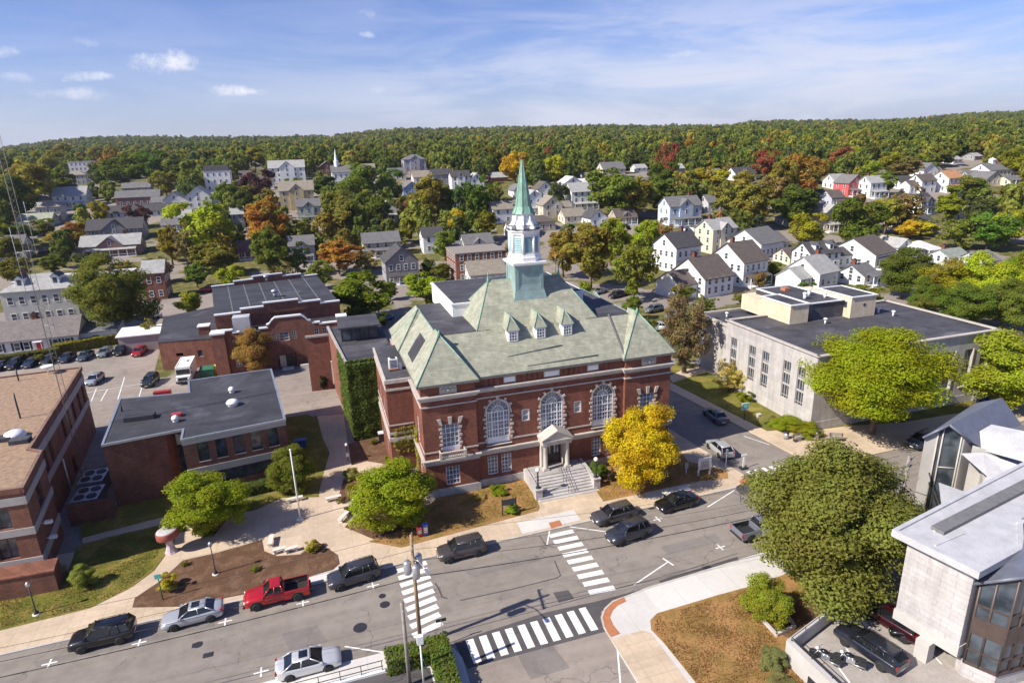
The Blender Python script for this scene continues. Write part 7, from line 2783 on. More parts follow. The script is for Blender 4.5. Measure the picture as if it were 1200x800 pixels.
# named trees near the camera
tree(757, 577, 477, 84, 'golden', 'near_a', 'bright golden yellow tree in front of the town hall', .12, (.335, .250, .010), pos=(31.6, 55.9, .15), wm=8.2, hm=9.7, group=None)
tree(1020, 515, 388, 180, 'lime green', 'big_a', 'huge bright yellow-green tree in front of the granite library', .15, (.172, .195, .008), pos=(65.2, 57.0, .1), wm=17.2, hm=14.0, group=None)
tree(985, 700, 518, 220, 'olive green', 'big_b', 'huge dark olive tree between the street and the pale stone building', .06, (.122, .126, .024), pos=(38.7, 35.3, .1), wm=15.6, hm=12.8, group=None)
tree(245, 630, 555, 90, 'lime green', 'near_a', 'bright green tree in front of the brown brick annex with the black roof', .16, (.152, .180, .010), pos=(-13.6, 63.0, .1), wm=8.0, hm=6.8, group=None)
tree(462, 625, 548, 108, 'lime green', 'near_b', 'bright green tree at the left corner of the town hall', .10, (.160, .190, .010), pos=(4.6, 57.6, .1), wm=8.4, hm=6.9, group=None)
tree(345, 580, 525, 50, 'green', 'near_b', 'small dense green tree beside the white flagpole', .05, (.110, .125, .016), pos=(-5.6, 68.4, .1), wm=4.9, hm=5.6, group=None)
tree(803, 440, 322, 62, 'russet brown', 'near_c', 'tall thin brownish tree at the west corner of the granite library', .14, (.130, .095, .040), pos=(55.6, 85.6, .1), wm=9.0, hm=15.2, group=None)
tree(1183, 475, 368, 110, 'yellow green', 'near_a', 'big yellow-green tree at the right edge beside the granite library', .12, (.185, .205, .014), pos=(88.5, 56.6, .1), wm=13.5, hm=11.0, group=None)
tree(302, 440, 386, 50, 'ochre', 'near_b', 'orange brown tree standing against the front of the brick armory', .14, (.215, .135, .034), wm=7.0, group=None)
tree(862, 468, 424, 38, 'yellow green', 'near_c', 'small pale yellow tree on the lawn beside the granite library wall', .16, (.36, .30, .075), pos=(57.4, 76.0, .1), wm=4.8, hm=5.2, group=None)
tree(905, 728, 685, 60, 'yellow green', 'near_a', 'small yellow-green tree at the near foot of the huge dark olive tree', .05, (.165, .185, .018), pos=(31.0, 34.2, .1), wm=4.0, hm=3.8, group=None)
tree(92, 690, 666, 30, 'yellow green', 'near_a', 'small round shrub-like tree on the lawn by the left brick building', .08, (.165, .185, .035), pos=(-23.5, 57.6, .15), wm=2.1, hm=2.1, group=None)

LIST = [
	# left side
	(22, 262, 205, 46, 'dark green', 'mid_a'), (45, 248, 188, 62, 'ochre', 'mid_b'), (76, 236, 194, 30, 'green', 'mid_b'), (118, 220, 190, 24, 'dark green', 'mid_a'), (152, 222, 181, 52, 'green', 'mid_c'),
	(196, 232, 200, 32, 'olive green', 'mid_a'), (270, 250, 213, 34, 'green', 'mid_b'), (286, 246, 212, 30, 'olive green', 'mid_d'), (305, 243, 199, 38, 'maroon', 'mid_a'), (289, 264, 222, 30, 'dark green', 'mid_b'),
	(243, 305, 237, 72, 'yellow green', 'mid_a'), (203, 312, 264, 28, 'yellow green', 'mid_b'), (221, 314, 262, 26, 'russet brown', 'mid_d'), (252, 324, 286, 52, 'olive green', 'mid_c'), (165, 268, 240, 28, 'maroon', 'mid_a'),
	(79, 296, 270, 44, 'ochre', 'mid_c'), (90, 282, 260, 26, 'orange', 'mid_a'), (52, 276, 256, 28, 'olive green', 'mid_a'), (14, 312, 276, 38, 'olive green', 'mid_b'), (30, 292, 262, 30, 'green', 'mid_b'), (141, 392, 299, 84, 'olive green', 'near_a'),
	(316, 306, 232, 54, 'orange', 'mid_b'), (318, 330, 266, 46, 'olive green', 'mid_b'), (350, 326, 284, 34, 'dark green', 'mid_d'), (405, 286, 224, 50, 'olive green', 'mid_c'), (398, 322, 280, 58, 'orange', 'mid_b'), (396, 290, 244, 54, 'ochre', 'mid_a'),
	(429, 322, 290, 34, 'russet brown', 'mid_d'), (426, 378, 321, 78, 'lime green', 'mid_c'), (500, 360, 320, 50, 'lime green', 'mid_c'), (442, 268, 224, 42, 'green', 'mid_a'), (384, 236, 205, 32, 'dark green', 'mid_b'),
	(424, 244, 192, 48, 'green', 'mid_c'), (456, 240, 198, 40, 'dark green', 'mid_a'), (506, 268, 205, 46, 'ochre', 'mid_b'), (520, 262, 214, 40, 'green', 'mid_b'), (476, 262, 228, 24, 'olive green', 'mid_b'), (560, 262, 206, 42, 'green', 'mid_d'), (546, 264, 214, 30, 'dark green', 'mid_a'),
	(572, 284, 246, 30, 'yellow green', 'mid_b'), (522, 306, 272, 30, 'olive green', 'mid_a'), (503, 328, 303, 22, 'dark green', 'mid_e'), (120, 262, 236, 20, 'yellow green', 'mid_a'), (215, 222, 184, 40, 'dark green', 'mid_b'),
	(10, 234, 182, 40, 'dark green', 'mid_b'), (62, 214, 176, 36, 'olive green', 'mid_a'), (80, 200, 168, 26, 'ochre', 'mid_b'), (130, 206, 172, 36, 'ochre', 'mid_a'), (180, 214, 176, 40, 'green', 'mid_a'), (246, 200, 176, 24, 'ochre', 'mid_a'), (300, 200, 172, 30, 'yellow green', 'mid_b'),
	# right of the spire
	(660, 326, 268, 46, 'ochre', 'mid_b'), (692, 340, 262, 56, 'ochre', 'mid_c'), (742, 352, 274, 60, 'olive green', 'mid_d'), (716, 312, 256, 38, 'yellow green', 'mid_a'), (757, 312, 258, 40, 'yellow green', 'mid_b'), (772, 300, 256, 34, 'russet brown', 'mid_d'),
	(683, 362, 330, 22, 'lime green', 'mid_f'), (742, 376, 346, 24, 'green', 'mid_b'), (701, 292, 266, 26, 'rust red', 'mid_a'), (716, 258, 198, 64, 'green', 'mid_c'), (746, 256, 207, 50, 'ochre', 'mid_b'), (772, 250, 208, 40, 'green', 'mid_b'),
	(655, 248, 214, 24, 'dark green', 'mid_a'), (700, 240, 200, 30, 'olive green', 'mid_d'), (850, 262, 208, 46, 'olive green', 'mid_d'), (882, 270, 214, 50, 'ochre', 'mid_b'), (905, 252, 198, 34, 'russet brown', 'mid_d'), (938, 238, 180, 48, 'orange', 'mid_a'), (914, 248, 188, 40, 'ochre', 'mid_a'),
	(930, 272, 217, 58, 'green', 'mid_c'), (985, 206, 172, 32, 'rust red', 'mid_b'), (943, 290, 249, 44, 'yellow green', 'mid_a'), (1003, 292, 232, 58, 'green', 'mid_a'), (1036, 276, 230, 44, 'olive green', 'mid_b'), (1057, 276, 217, 44, 'russet brown', 'mid_d'),
	(1056, 350, 290, 58, 'green', 'near_b'), (1108, 362, 302, 66, 'yellow green', 'near_a'), (1150, 372, 296, 74, 'yellow green', 'near_a'), (1190, 372, 294, 60, 'yellow green', 'near_b'), (1085, 372, 325, 44, 'green', 'near_a'), (1128, 384, 330, 60, 'green', 'near_a'), (1172, 388, 328, 60, 'olive green', 'near_a'),
	(1122, 294, 250, 50, 'olive green', 'mid_d'), (1155, 296, 250, 56, 'green', 'mid_c'), (1144, 270, 226, 40, 'dark green', 'mid_d'), (1180, 288, 246, 44, 'yellow green', 'mid_a'), (1082, 278, 258, 30, 'golden', 'mid_c'), (1064, 282, 258, 28, 'golden', 'mid_c'), (1108, 262, 226, 34, 'yellow green', 'mid_b'),
	(1132, 244, 206, 46, 'olive green', 'mid_c'), (1184, 244, 214, 46, 'olive green', 'mid_d'), (1043, 206, 178, 34, 'yellow green', 'mid_a'), (1062, 212, 184, 38, 'russet brown', 'mid_b'), (1036, 230, 200, 24, 'green', 'mid_b'), (1020, 216, 188, 26, 'yellow green', 'mid_a'), (1188, 206, 172, 34, 'yellow green', 'mid_a'),
	(1098, 196, 170, 40, 'olive green', 'mid_a'), (870, 236, 200, 34, 'ochre', 'mid_b'), (832, 226, 196, 50, 'yellow green', 'mid_c'), (806, 226, 200, 40, 'golden', 'mid_b'), (790, 238, 206, 30, 'dark green', 'mid_b'), (775, 226, 190, 36, 'green', 'mid_a'), (896, 210, 176, 34, 'rust red', 'mid_a'), (780, 216, 168, 26, 'rust red', 'mid_a'),
	(954, 216, 184, 30, 'olive green', 'mid_a'), (650, 216, 182, 30, 'yellow green', 'mid_a'), (604, 216, 178, 34, 'golden', 'mid_c'), (630, 212, 182, 30, 'dark green', 'mid_a'), (570, 204, 172, 36, 'olive green', 'mid_a'), (800, 352, 334, 34, 'olive green', 'mid_a'), (826, 372, 345, 26, 'green', 'mid_d'), (890, 338, 318, 18, 'russet brown', 'mid_a'),
	(1000, 352, 334, 40, 'green', 'mid_a'), (1020, 356, 336, 34, 'yellow green', 'mid_a'), (944, 346, 330, 20, 'green', 'mid_a'), (760, 396, 372, 18, 'olive green', 'mid_a'), (1072, 392, 348, 40, 'olive green', 'near_a'),
	(190, 332, 302, 30, 'olive green', 'mid_a'), (232, 338, 308, 32, 'green', 'mid_b'), (108, 320, 296, 30, 'dark green', 'mid_a'), (22, 334, 302, 34, 'olive green', 'mid_c'), (334, 342, 308, 32, 'russet brown', 'mid_d'), (378, 340, 306, 34, 'olive green', 'mid_a'),
	(62, 324, 299, 28, 'green', 'mid_b'), (272, 340, 312, 30, 'yellow green', 'mid_a'), (458, 352, 330, 22, 'green', 'mid_b'), (520, 330, 308, 26, 'olive green', 'mid_b'), (905, 326, 306, 20, 'green', 'mid_a'), (868, 358, 340, 22, 'olive green', 'mid_d'), (150, 330, 306, 26, 'ochre', 'mid_b'),
	(225, 372, 342, 34, 'yellow green', 'mid_c'), (178, 404, 372, 24, 'olive green', 'mid_d'), (443, 386, 366, 26, 'dark green', 'mid_a'),
]
for r in LIST:
	tree(*r)

# filler trees between and beyond the houses, so that the town stands in green
CN = ['dark green', 'green', 'green', 'olive green', 'olive green', 'yellow green', 'ochre', 'russet brown', 'orange', 'golden', 'rust red']
CP = np.array([.17, .22, .15, .15, .10, .09, .05, .03, .02, .015, .005])
CP = CP/CP.sum()


def blocked(x, y, z, h, r, m=1.0, lo=.2):
	a = proj(x, y, z)
	b = proj(x, y, z+h)
	if a[2] < 5:
		return True
	rp = r*FPX/a[2]*m
	for hs_ in HOUSES:
		if abs(hs_['x']-x) < hs_['w']/2+r*.8 and abs(hs_['y']-y) < hs_['d']/2+r*.8:
			return True
		if a[2] < hs_['dist']+hs_['d']:
			bb = hs_['bb']
			if b[0]-rp < bb[2]+1 and b[0]+rp > bb[0]-1 and b[1] < bb[3]-(bb[3]-bb[1])*lo and a[1] > bb[1]:
				return True
	return False


cnt, tries = 0, 0
while cnt < 175 and tries < 14000:
	tries += 1
	d = math.sqrt(rng.uniform(200**2, 470**2))
	u = rng.uniform(-.90, .90)
	x, y = d*(HX+u*HY), d*(HY-u*HX)
	z = T(x, y)
	h = rng.uniform(8, 14)
	r = h*rng.uniform(.32, .48)
	if any((x-t[0])**2+(y-t[1])**2 < (r+t[2])**2*.62 for t in TREES):
		continue
	if blocked(x, y, z, h, r):
		continue
	p = proj(x, y, z)
	q = proj(x, y, z+h)
	cname = str(rng.choice(CN, p=CP))
	tree(p[0], p[1], q[1], 2*r*FPX/p[2], cname, str(rng.choice(['mid_a', 'mid_b', 'mid_c', 'mid_d', 'mid_e'], p=[.3, .3, .2, .13, .07])), pos=(x, y, z), wm=2*r, hm=h)
	cnt += 1

# the far forest: one object, crowns scattered by geometry nodes
pts, tint, scl, rot = [], [], [], []
grid = {}
fc = [((.066, .090, .022), .17), ((.098, .122, .022), .34), ((.132, .146, .024), .26), ((.178, .174, .024), .12), ((.170, .140, .034), .05), ((.22, .175, .026), .02), ((.18, .105, .040), .012), ((.13, .062, .042), .006), ((.060, .076, .032), .03)]
fcp = np.array([c[1] for c in fc])
fcp /= fcp.sum()
n = 0
for tr_ in range(75000):
	d = math.exp(rng.uniform(math.log(212), math.log(2750)))
	u = rng.uniform(-1.05, 1.05)
	x, y = d*(HX+u*HY), d*(HY-u*HX)
	r = rng.uniform(3.6, 6.2)*(1+max(0, d-500)/2600)
	key = (int(x//8), int(y//8))
	gapk = .80+max(0, 900-d)/2600
	ok = True
	for i in range(-2, 3):
		for j in range(-2, 3):
			for (ox, oy, orr) in grid.get((key[0]+i, key[1]+j), ()):
				if (ox-x)**2+(oy-y)**2 < ((r+orr)*.62*gapk)**2:
					ok = False
					break
			if not ok:
				break
		if not ok:
			break
	if not ok:
		continue
	z = T(x, y)
	h = r*rng.uniform(2.0, 2.9)
	if d < 560 and blocked(x, y, z, h, r, .8):
		continue
	if d < 480 and any((x-t[0])**2+(y-t[1])**2 < (r+t[2])**2*.4 for t in TREES):
		continue
	grid.setdefault(key, []).append((x, y, r))
	pts.append((x, y, z+h*.02))
	patch = math.sin(x*.006+2*math.sin(y*.004))*.5+math.sin(y*.011+x*.003)*.5
	w = fcp.copy()
	w[4:8] *= 1.9 if patch > .25 else .75
	w[0:2] *= 1.5 if patch < -.3 else 1.0
	c = fc[int(rng.choice(len(fc), p=w/w.sum()))][0]
	f = 1+rng.normal(0, .15)
	tint.append((c[0]*f, c[1]*f, c[2]*f, 1))
	scl.append((r, r, h/2))
	rot.append(rng.uniform(0, 6.28))
kinds = rng.choice(3, len(pts), p=[.5, .38, .12]).astype(np.int32)
me = bpy.data.meshes.new('forest')
me.vertices.add(len(pts))
me.vertices.foreach_set('co', np.array(pts, np.float32).ravel())
at = me.attributes.new('tint', 'FLOAT_COLOR', 'POINT')
at.data.foreach_set('color', np.array(tint, np.float32).ravel())
at = me.attributes.new('scl', 'FLOAT_VECTOR', 'POINT')
at.data.foreach_set('vector', np.array(scl, np.float32).ravel())
at = me.attributes.new('rotz', 'FLOAT', 'POINT')
at.data.foreach_set('value', np.array(rot, np.float32))
at = me.attributes.new('sort', 'INT', 'POINT')
at.data.foreach_set('value', kinds)
me.update()
forest = bpy.data.objects.new('forest', me)
COL.objects.link(forest)
tag(forest, 'wooded hills of mixed green and autumn trees behind the town', 'forest', kind='stuff')
# three ordinary far trees lend their crowns to the forest
LEND = []
for k, (nm, u, d) in enumerate((('far_a', -.2, 600), ('far_b', .1, 620), ('far_c', .35, 610))):
	x, y = d*(HX+u*HY), d*(HY-u*HX)
	z = T(x, y)
	p = proj(x, y, z)
	t = tree(p[0], p[1], p[1]-20, 14, 'green', nm.replace('far', 'far'), ['round green tree at the edge of the far wood, left of the spire', 'broad green tree at the edge of the far wood, right of the spire', 'pointed green tree at the far wood, above the granite library'][k], pos=(x, y, z), wm=9, hm=12)
	LEND.append([c for c in t.children if c.name.startswith('crown')][0])
ng = bpy.data.node_groups.new('forest_scatter', 'GeometryNodeTree')
ng.interface.new_socket('Geometry', in_out='INPUT', socket_type='NodeSocketGeometry')
ng.interface.new_socket('Geometry', in_out='OUTPUT', socket_type='NodeSocketGeometry')
gi = ng.nodes.new('NodeGroupInput')
go = ng.nodes.new('NodeGroupOutput')
join = ng.nodes.new('GeometryNodeJoinGeometry')


def named(nm, typ):
	q = ng.nodes.new('GeometryNodeInputNamedAttribute')
	q.data_type = typ
	q.inputs['Name'].default_value = nm
	return q.outputs[0]


for k in range(3):
	cmp_ = ng.nodes.new('FunctionNodeCompare')
	cmp_.data_type = 'INT'
	cmp_.operation = 'EQUAL'
	ng.links.new(named('sort', 'INT'), cmp_.inputs[2])
	cmp_.inputs[3].default_value = k
	oi = ng.nodes.new('GeometryNodeObjectInfo')
	oi.transform_space = 'ORIGINAL'
	oi.inputs['Object'].default_value = LEND[k]
	ip = ng.nodes.new('GeometryNodeInstanceOnPoints')
	ng.links.new(gi.outputs[0], ip.inputs['Points'])
	ng.links.new(cmp_.outputs[0], ip.inputs['Selection'])
	ng.links.new(oi.outputs['Geometry'], ip.inputs['Instance'])
	ng.links.new(named('scl', 'FLOAT_VECTOR'), ip.inputs['Scale'])
	cx_ = ng.nodes.new('ShaderNodeCombineXYZ')
	ng.links.new(named('rotz', 'FLOAT'), cx_.inputs[2])
	ng.links.new(cx_.outputs[0], ip.inputs['Rotation'])
	sm = ng.nodes.new('GeometryNodeSetMaterial')
	sm.inputs['Material'].default_value = M_LEAFI
	ng.links.new(ip.outputs[0], sm.inputs[0])
	ng.links.new(sm.outputs[0], join.inputs[0])
ng.links.new(join.outputs[0], go.inputs[0])
md = forest.modifiers.new('scatter', 'NODES')
md.node_group = ng
print('forest crowns', len(pts), 'trees', len(TREES), 'houses', len(HOUSES))

# shrubs, hedges and flower clumps
SH = [None]*3
SHM = [PROTO['near_a'], PROTO['mid_a'], PROTO['near_c']]


def shrub(px, py, w, h, cname, label, kind=0, z=.15, color=None, cat='shrub', group=None):
	x, y = gp(px, py, z)
	o = bpy.data.objects.new('shrub', SHM[kind])
	COL.objects.link(o)
	o.location = (x, y, z-.03)
	o.scale = (w/2, w/2, h/2)
	o.rotation_euler = (0, 0, float(rng.uniform(0, 6.28)))
	o.color = (color or jitter(LC[cname], .1))+(1,)
	return tag(o, label, cat, group)


shrub(199, 690, 2.0, 1.4, 'yellow green', 'yellow shrub at the street end of the mulch bed', 1, color=(.26, .215, .02))
shrub(243, 626, 2.2, 1.2, 'yellow green', 'low yellow-green shrub under the tree by the brown annex', 1)
shrub(366, 645, 1.6, 1.1, 'yellow green', 'yellow flowered shrub at the plaza corner of the mulch bed', 1, color=(.24, .215, .03))
shrub(299, 668, 1.0, .6, 'olive green', 'small olive tuft in the middle of the mulch bed', 2)
shrub(217, 662, .8, .5, 'olive green', 'smallest tuft near the upper edge of the mulch bed', 2)
shrub(700, 560, 2.2, 2.3, 'green', 'round green shrub beside the entrance steps of the town hall', 0, color=(.085, .125, .018))
shrub(716, 562, 1.6, 1.4, 'russet brown', 'purple brown shrub between the steps and the golden tree', 2, color=(.09, .055, .04))
shrub(600, 600, 1.7, .9, 'lime green', 'leafy clump of plants below the dark sign on the town hall lawn', 1)
shrub(585, 577, 2.2, .7, 'lime green', 'row of green perennials along the town hall wall', 1)
shrub(562, 583, 1.6, .5, 'ochre', 'low yellowish plants along the town hall wall left of the green ones', 2, color=(.30, .23, .07))
shrub(412, 560, 2.0, 1.3, 'yellow green', 'round pale shrub in the bed beside the shaded path', 0, color=(.20, .19, .05))
shrub(432, 572, 2.2, 1.2, 'lime green', 'yellow-green shrub beside the bright green tree at the hall corner', 0)
shrub(400, 588, 1.2, .7, 'russet brown', 'low rust-coloured clump at the edge of the plaza', 2)
shrub(411, 572, 1.2, .8, 'ochre', 'ochre clump between the pale shrub and the plaza', 2)
shrub(410, 600, 1.1, .7, 'olive green', 'small olive shrub by the bench at the plaza edge', 1)
shrub(438, 520, 1.1, .7, 'olive green', 'small dark tuft at the foot of the ivy wall', 1)
shrub(455, 540, 1.0, .7, 'yellow green', 'small yellow tuft at the foot of the brick wing', 1)
shrub(905, 780, 2.1, 1.5, 'green', 'round clipped grey-green bush on the dry lawn by the white parapet', 0, color=(.155, .165, .060))
shrub(915, 806, 2.0, 1.0, 'olive green', 'second clipped bush cut by the bottom edge near the parapet', 0, color=(.16, .15, .055))
shrub(922, 502, 4.4, 1.7, 'yellow green', 'yellow-green hedge-like shrub behind the bench near the library', 0)
shrub(944, 508, 4.0, 1.5, 'yellow green', 'yellow-green shrub under the huge yellow-green tree', 0)
shrub(908, 494, 2.4, 1.2, 'yellow green', 'loose tan and green shrub against the library foundation', 2, color=(.19, .17, .06))
shrub(872, 470, 2.4, 1.5, 'lime green', 'green shrub beneath the small pale yellow tree', 1)
shrub(390, 412, .8, 2.6, 'dark green', 'slim dark conifer in front of the brick armory pier', 0, color=(.02, .035, .012))
shrub(380, 455, 1.4, 2.6, 'dark green', 'upright dark evergreen at the end of the service yard', 0, color=(.018, .03, .012))
shrub(48, 425, 2.2, 1.8, 'olive green', 'rounded olive bush by the red door of the white cottage', 1)
for k, (px, py) in enumerate(((10, 688), (28, 682), (48, 676), (64, 672))):
	shrub(px, py, 2.2, .7, 'ochre', ['ochre grass clump at the wall foot, at the left edge', 'second ochre grass clump along the low brick wall', 'third ochre grass clump along the low brick wall', 'ochre grass clump nearest the end of the low brick wall'][k], 2, color=(.24, .20, .05))


def hedge(pts, w, z0, z1, n, label, color, size=.10):
	"""clipped hedge along a line of world points"""
	Vs = []
	Ltot = sum(math.hypot(b[0]-a[0], b[1]-a[1]) for a, b in zip(pts, pts[1:]))
	for a, b in zip(pts, pts[1:]):
		L = math.hypot(b[0]-a[0], b[1]-a[1])
		m = int(n*L/Ltot)
		u = np.array([(b[0]-a[0])/L, (b[1]-a[1])/L, 0])
		v = np.array([-u[1], u[0], 0])
		s = rng.uniform(-w*.4, L+w*.4, m)
		f = rng.uniform(0, 1, m)
		side = rng.uniform(-1, 1, m)
		zz = rng.uniform(z0, z1, m)
		top = f < .45
		tt = np.where(top, side, np.sign(side)*rng.uniform(.8, 1.05, m))*w/2
		zz = np.where(top, z1+rng.normal(0, .05, m), zz)
		P = np.array([a[0], a[1], 0])+u*s[:, None]+v*tt[:, None]
		P[:, 2] = zz
		N = np.where(top[:, None], np.array([0, 0, 1.0]), v*np.sign(tt)[:, None])
		Vs.append(leaf_quads(P, N+np.array([0, 0, .3]), size, rng, .5))
	V = np.concatenate(Vs)
	o0 = np.array([pts[0][0], pts[0][1], z0])
	o = quad_obj('hedge', V-o0, M_LEAF, None, color, tuple(o0))
	core = MB()
	for a, b in zip(pts, pts[1:]):
		core.obox(((a[0]+b[0])/2, (a[1]+b[1])/2), (b[0]-a[0], b[1]-a[1]), math.hypot(b[0]-a[0], b[1]-a[1])+w*.7, w*.75, z0, z1-.08)
	core.build('branches', M_BARK, o, None).location = (0, 0, 0)
	c = [q for q in o.children][0]
	c.data.transform(Matrix.Translation(-Vector(o0)))
	return tag(o, label, 'hedge')


hedge([(1.9, 38.9), (5.3, 38.9), (5.3, 30)], 1.5, .1, 1.45, 9000, 'clipped dark green corner hedge at the bottom edge beside the street', (.085, .115, .018), .10)
hedge([gp(70, 414), gp(134, 402)], 2.0, 0, 1.9, 3500, 'long yellow-green hedge between the cottage and the parked cars', (.165, .150, .022), .2)
hedge([gp(0, 428), gp(66, 418)], 1.8, 0, 1.7, 3000, 'darker olive hedge below the white cottage with the red door', (.095, .095, .024), .2)
hedge([gp(262, 585), gp(318, 572)], 1.5, .1, 1.1, 3500, 'low dark hedge along the front of the brown brick annex', (.070, .090, .022), .11)


def scatter(poly, n, size, color, name, label, cat, z=.158):
	"""small blades or leaves lying on the ground inside a pixel polygon"""
	P = [gp(a, b, z) for a, b in poly]
	x0, x1 = min(p[0] for p in P), max(p[0] for p in P)
	y0, y1 = min(p[1] for p in P), max(p[1] for p in P)
	xs, ys = rng.uniform(x0, x1, n*3), rng.uniform(y0, y1, n*3)
	ins = np.zeros(n*3, bool)
	for (ax, ay), (bx, by) in zip(P, P[1:]+P[:1]):
		c = ((ay > ys) != (by > ys)) & (xs < (bx-ax)*(ys-ay)/((by-ay) or 1e-9)+ax)
		ins ^= c
	xs, ys = xs[ins][:n], ys[ins][:n]
	k = np.sin(xs*1.3+np.sin(ys*.9)*2)*np.sin(ys*1.1+1.7) > rng.uniform(-1.1, .9, len(xs))
	xs, ys = xs[k], ys[k]
	Q = np.stack([xs, ys, np.full(len(xs), z)+rng.uniform(0, .05, len(xs))], 1)
	o0 = np.array([x0, y0, z])
	o = quad_obj(name, leaf_quads(Q, np.tile([0, 0, 1.0], (len(Q), 1)), size, rng, .6)-o0, M_LEAF, None, color, tuple(o0))
	return tag(o, label, cat, kind='stuff')


scatter([(770, 722), (790, 716), (840, 701), (885, 688), (930, 700), (905, 745), (960, 800), (840, 828), (780, 755), (766, 737)], 16000, .055, (.150, .085, .032), 'grass', 'dry brownish grass on the corner lawn at the lower right', 'grass')
scatter([(436, 634), (474, 620), (520, 577), (620, 562), (630, 594), (470, 638)], 9000, .055, (.150, .105, .028), 'grass', 'dry grass on the lawn left of the entrance steps', 'grass')
scatter([(702, 577), (697, 552), (760, 530), (800, 545), (848, 552), (820, 561), (707, 585)], 7000, .055, (.145, .098, .028), 'grass', 'dry grass under the golden tree', 'grass')
scatter([(0, 736), (0, 692), (80, 670), (130, 632), (200, 614), (178, 666), (148, 690), (105, 711)], 14000, .055, (.098, .100, .022), 'grass', 'green and yellow grass on the lawn at the lower left', 'grass')
scatter([(700, 590), (690, 560), (740, 535), (800, 540), (850, 556), (830, 590), (760, 600)], 1500, .06, (.36, .25, .02), 'fallen_leaves', 'golden leaves fallen round the golden tree', 'leaves', .166)
scatter([(850, 720), (880, 680), (940, 690), (950, 760), (880, 770)], 1200, .07, (.17, .10, .03), 'fallen_leaves', 'brown leaves fallen below the huge dark olive tree', 'leaves', .17)
# ================================================================== vehicles
def loft(mb, st, mi=0):
	"""body shell from stations (x, z low, z belt, half width)"""
	rows = []
	for x, zl, zb, hw in st:
		half = [(hw*.84, zl), (hw*.97, zl+.10), (hw, zl+.26), (hw*.995, (zl+zb)/2+.08), (hw*.965, zb-.10), (hw*.90, zb-.015), (hw*.55, zb+.022), (0, zb+.03)]
		rows.append([(x, y, z) for y, z in half]+[(x, -y, z) for y, z in half[-2::-1]])
	n = len(rows[0])
	vs = [p for r in rows for p in r]
	fs = []
	for j in range(len(rows)-1):
		for k in range(n-1):
			fs.append((j*n+k, (j+1)*n+k, (j+1)*n+k+1, j*n+k+1))
		fs.append((j*n+n-1, (j+1)*n+n-1, (j+1)*n, j*n))
	mb.add(vs, fs, mi, True)
	o = len(mb.v)-len(vs)
	mb.f += [[o+k for k in range(n)], [o+(len(rows)-1)*n+n-1-k for k in range(n)]]
	mb.m += [mi, mi]
	mb.s += [False, False]


SPEC = {
	'sedan': dict(st=[(-2.36, .34, .60, .70), (-2.28, .24, .72, .84), (-1.9, .20, .82, .90), (-1.0, .20, .93, .91), (.6, .20, .96, .91), (1.6, .20, 1.0, .90), (2.15, .24, 1.0, .86), (2.34, .36, .92, .74)], gb=(-1.02, 1.82), gt=(-.18, 1.05), zr=1.44, zb=.95, wb=2.72, hw=.91, r=.33),
	'suv': dict(st=[(-2.28, .40, .74, .74), (-2.2, .30, .90, .86), (-1.85, .27, 1.02, .92), (-1.0, .26, 1.09, .93), (.8, .26, 1.11, .93), (1.9, .28, 1.12, .92), (2.2, .34, 1.10, .88), (2.28, .42, .95, .80)], gb=(-1.12, 2.18), gt=(-.42, 1.86), zr=1.69, zb=1.10, wb=2.65, hw=.93, r=.36),
	'hatch': dict(st=[(-2.18, .34, .64, .70), (-2.1, .24, .76, .83), (-1.8, .20, .87, .88), (-1.0, .20, .96, .89), (.8, .20, .99, .89), (1.8, .22, 1.0, .88), (2.1, .28, .98, .84), (2.18, .38, .86, .76)], gb=(-1.08, 2.06), gt=(-.28, 1.52), zr=1.50, zb=.97, wb=2.6, hw=.89, r=.33),
	'wagon': dict(st=[(-2.4, .36, .66, .70), (-2.3, .26, .80, .84), (-1.95, .22, .92, .90), (-1.05, .22, 1.0, .91), (.8, .22, 1.02, .91), (2.0, .24, 1.03, .90), (2.3, .30, 1.0, .86), (2.38, .4, .88, .78)], gb=(-1.1, 2.26), gt=(-.32, 1.85), zr=1.56, zb=1.0, wb=2.72, hw=.91, r=.35),
}


def wheel_mesh(mb, r, w=.22):
	mb.lathe([(r*.62, -w/2), (r*.95, -w/2), (r, -w/2+.04), (r, w/2-.04), (r*.95, w/2), (r*.62, w/2)], 20)
	mb.v = [(x, z, y) for x, y, z in mb.v]


def rim_mesh(mb, r, w=.22):
	mb.lathe([(r*.62, -w/2+.02), (r*.62, w/2-.02)], 16)
	for k in range(5):
		a = 2*math.pi*k/5
		mb.box(-.03, -.001, -.001, .03, .001, .001)
	mb.v = [(x, z, y) for x, y, z in mb.v]


def add_wheels(t, wb, track, r):
	proto = None
	for sx in (-1, 1):
		for sy in (-1, 1):
			if proto is None:
				mb = MB()
				wheel_mesh(mb, r)
				proto = mb.build('wheel', M_BLACK)
				proto.parent = t
				mb = MB()
				rim_mesh(mb, r)
				q = mb.build('rim', M_RIM)
				q.parent = proto
				proto.location = (sx*wb/2, sy*track, r)
			else:
				copy_part(proto, t, (sx*wb/2, sy*track, r))


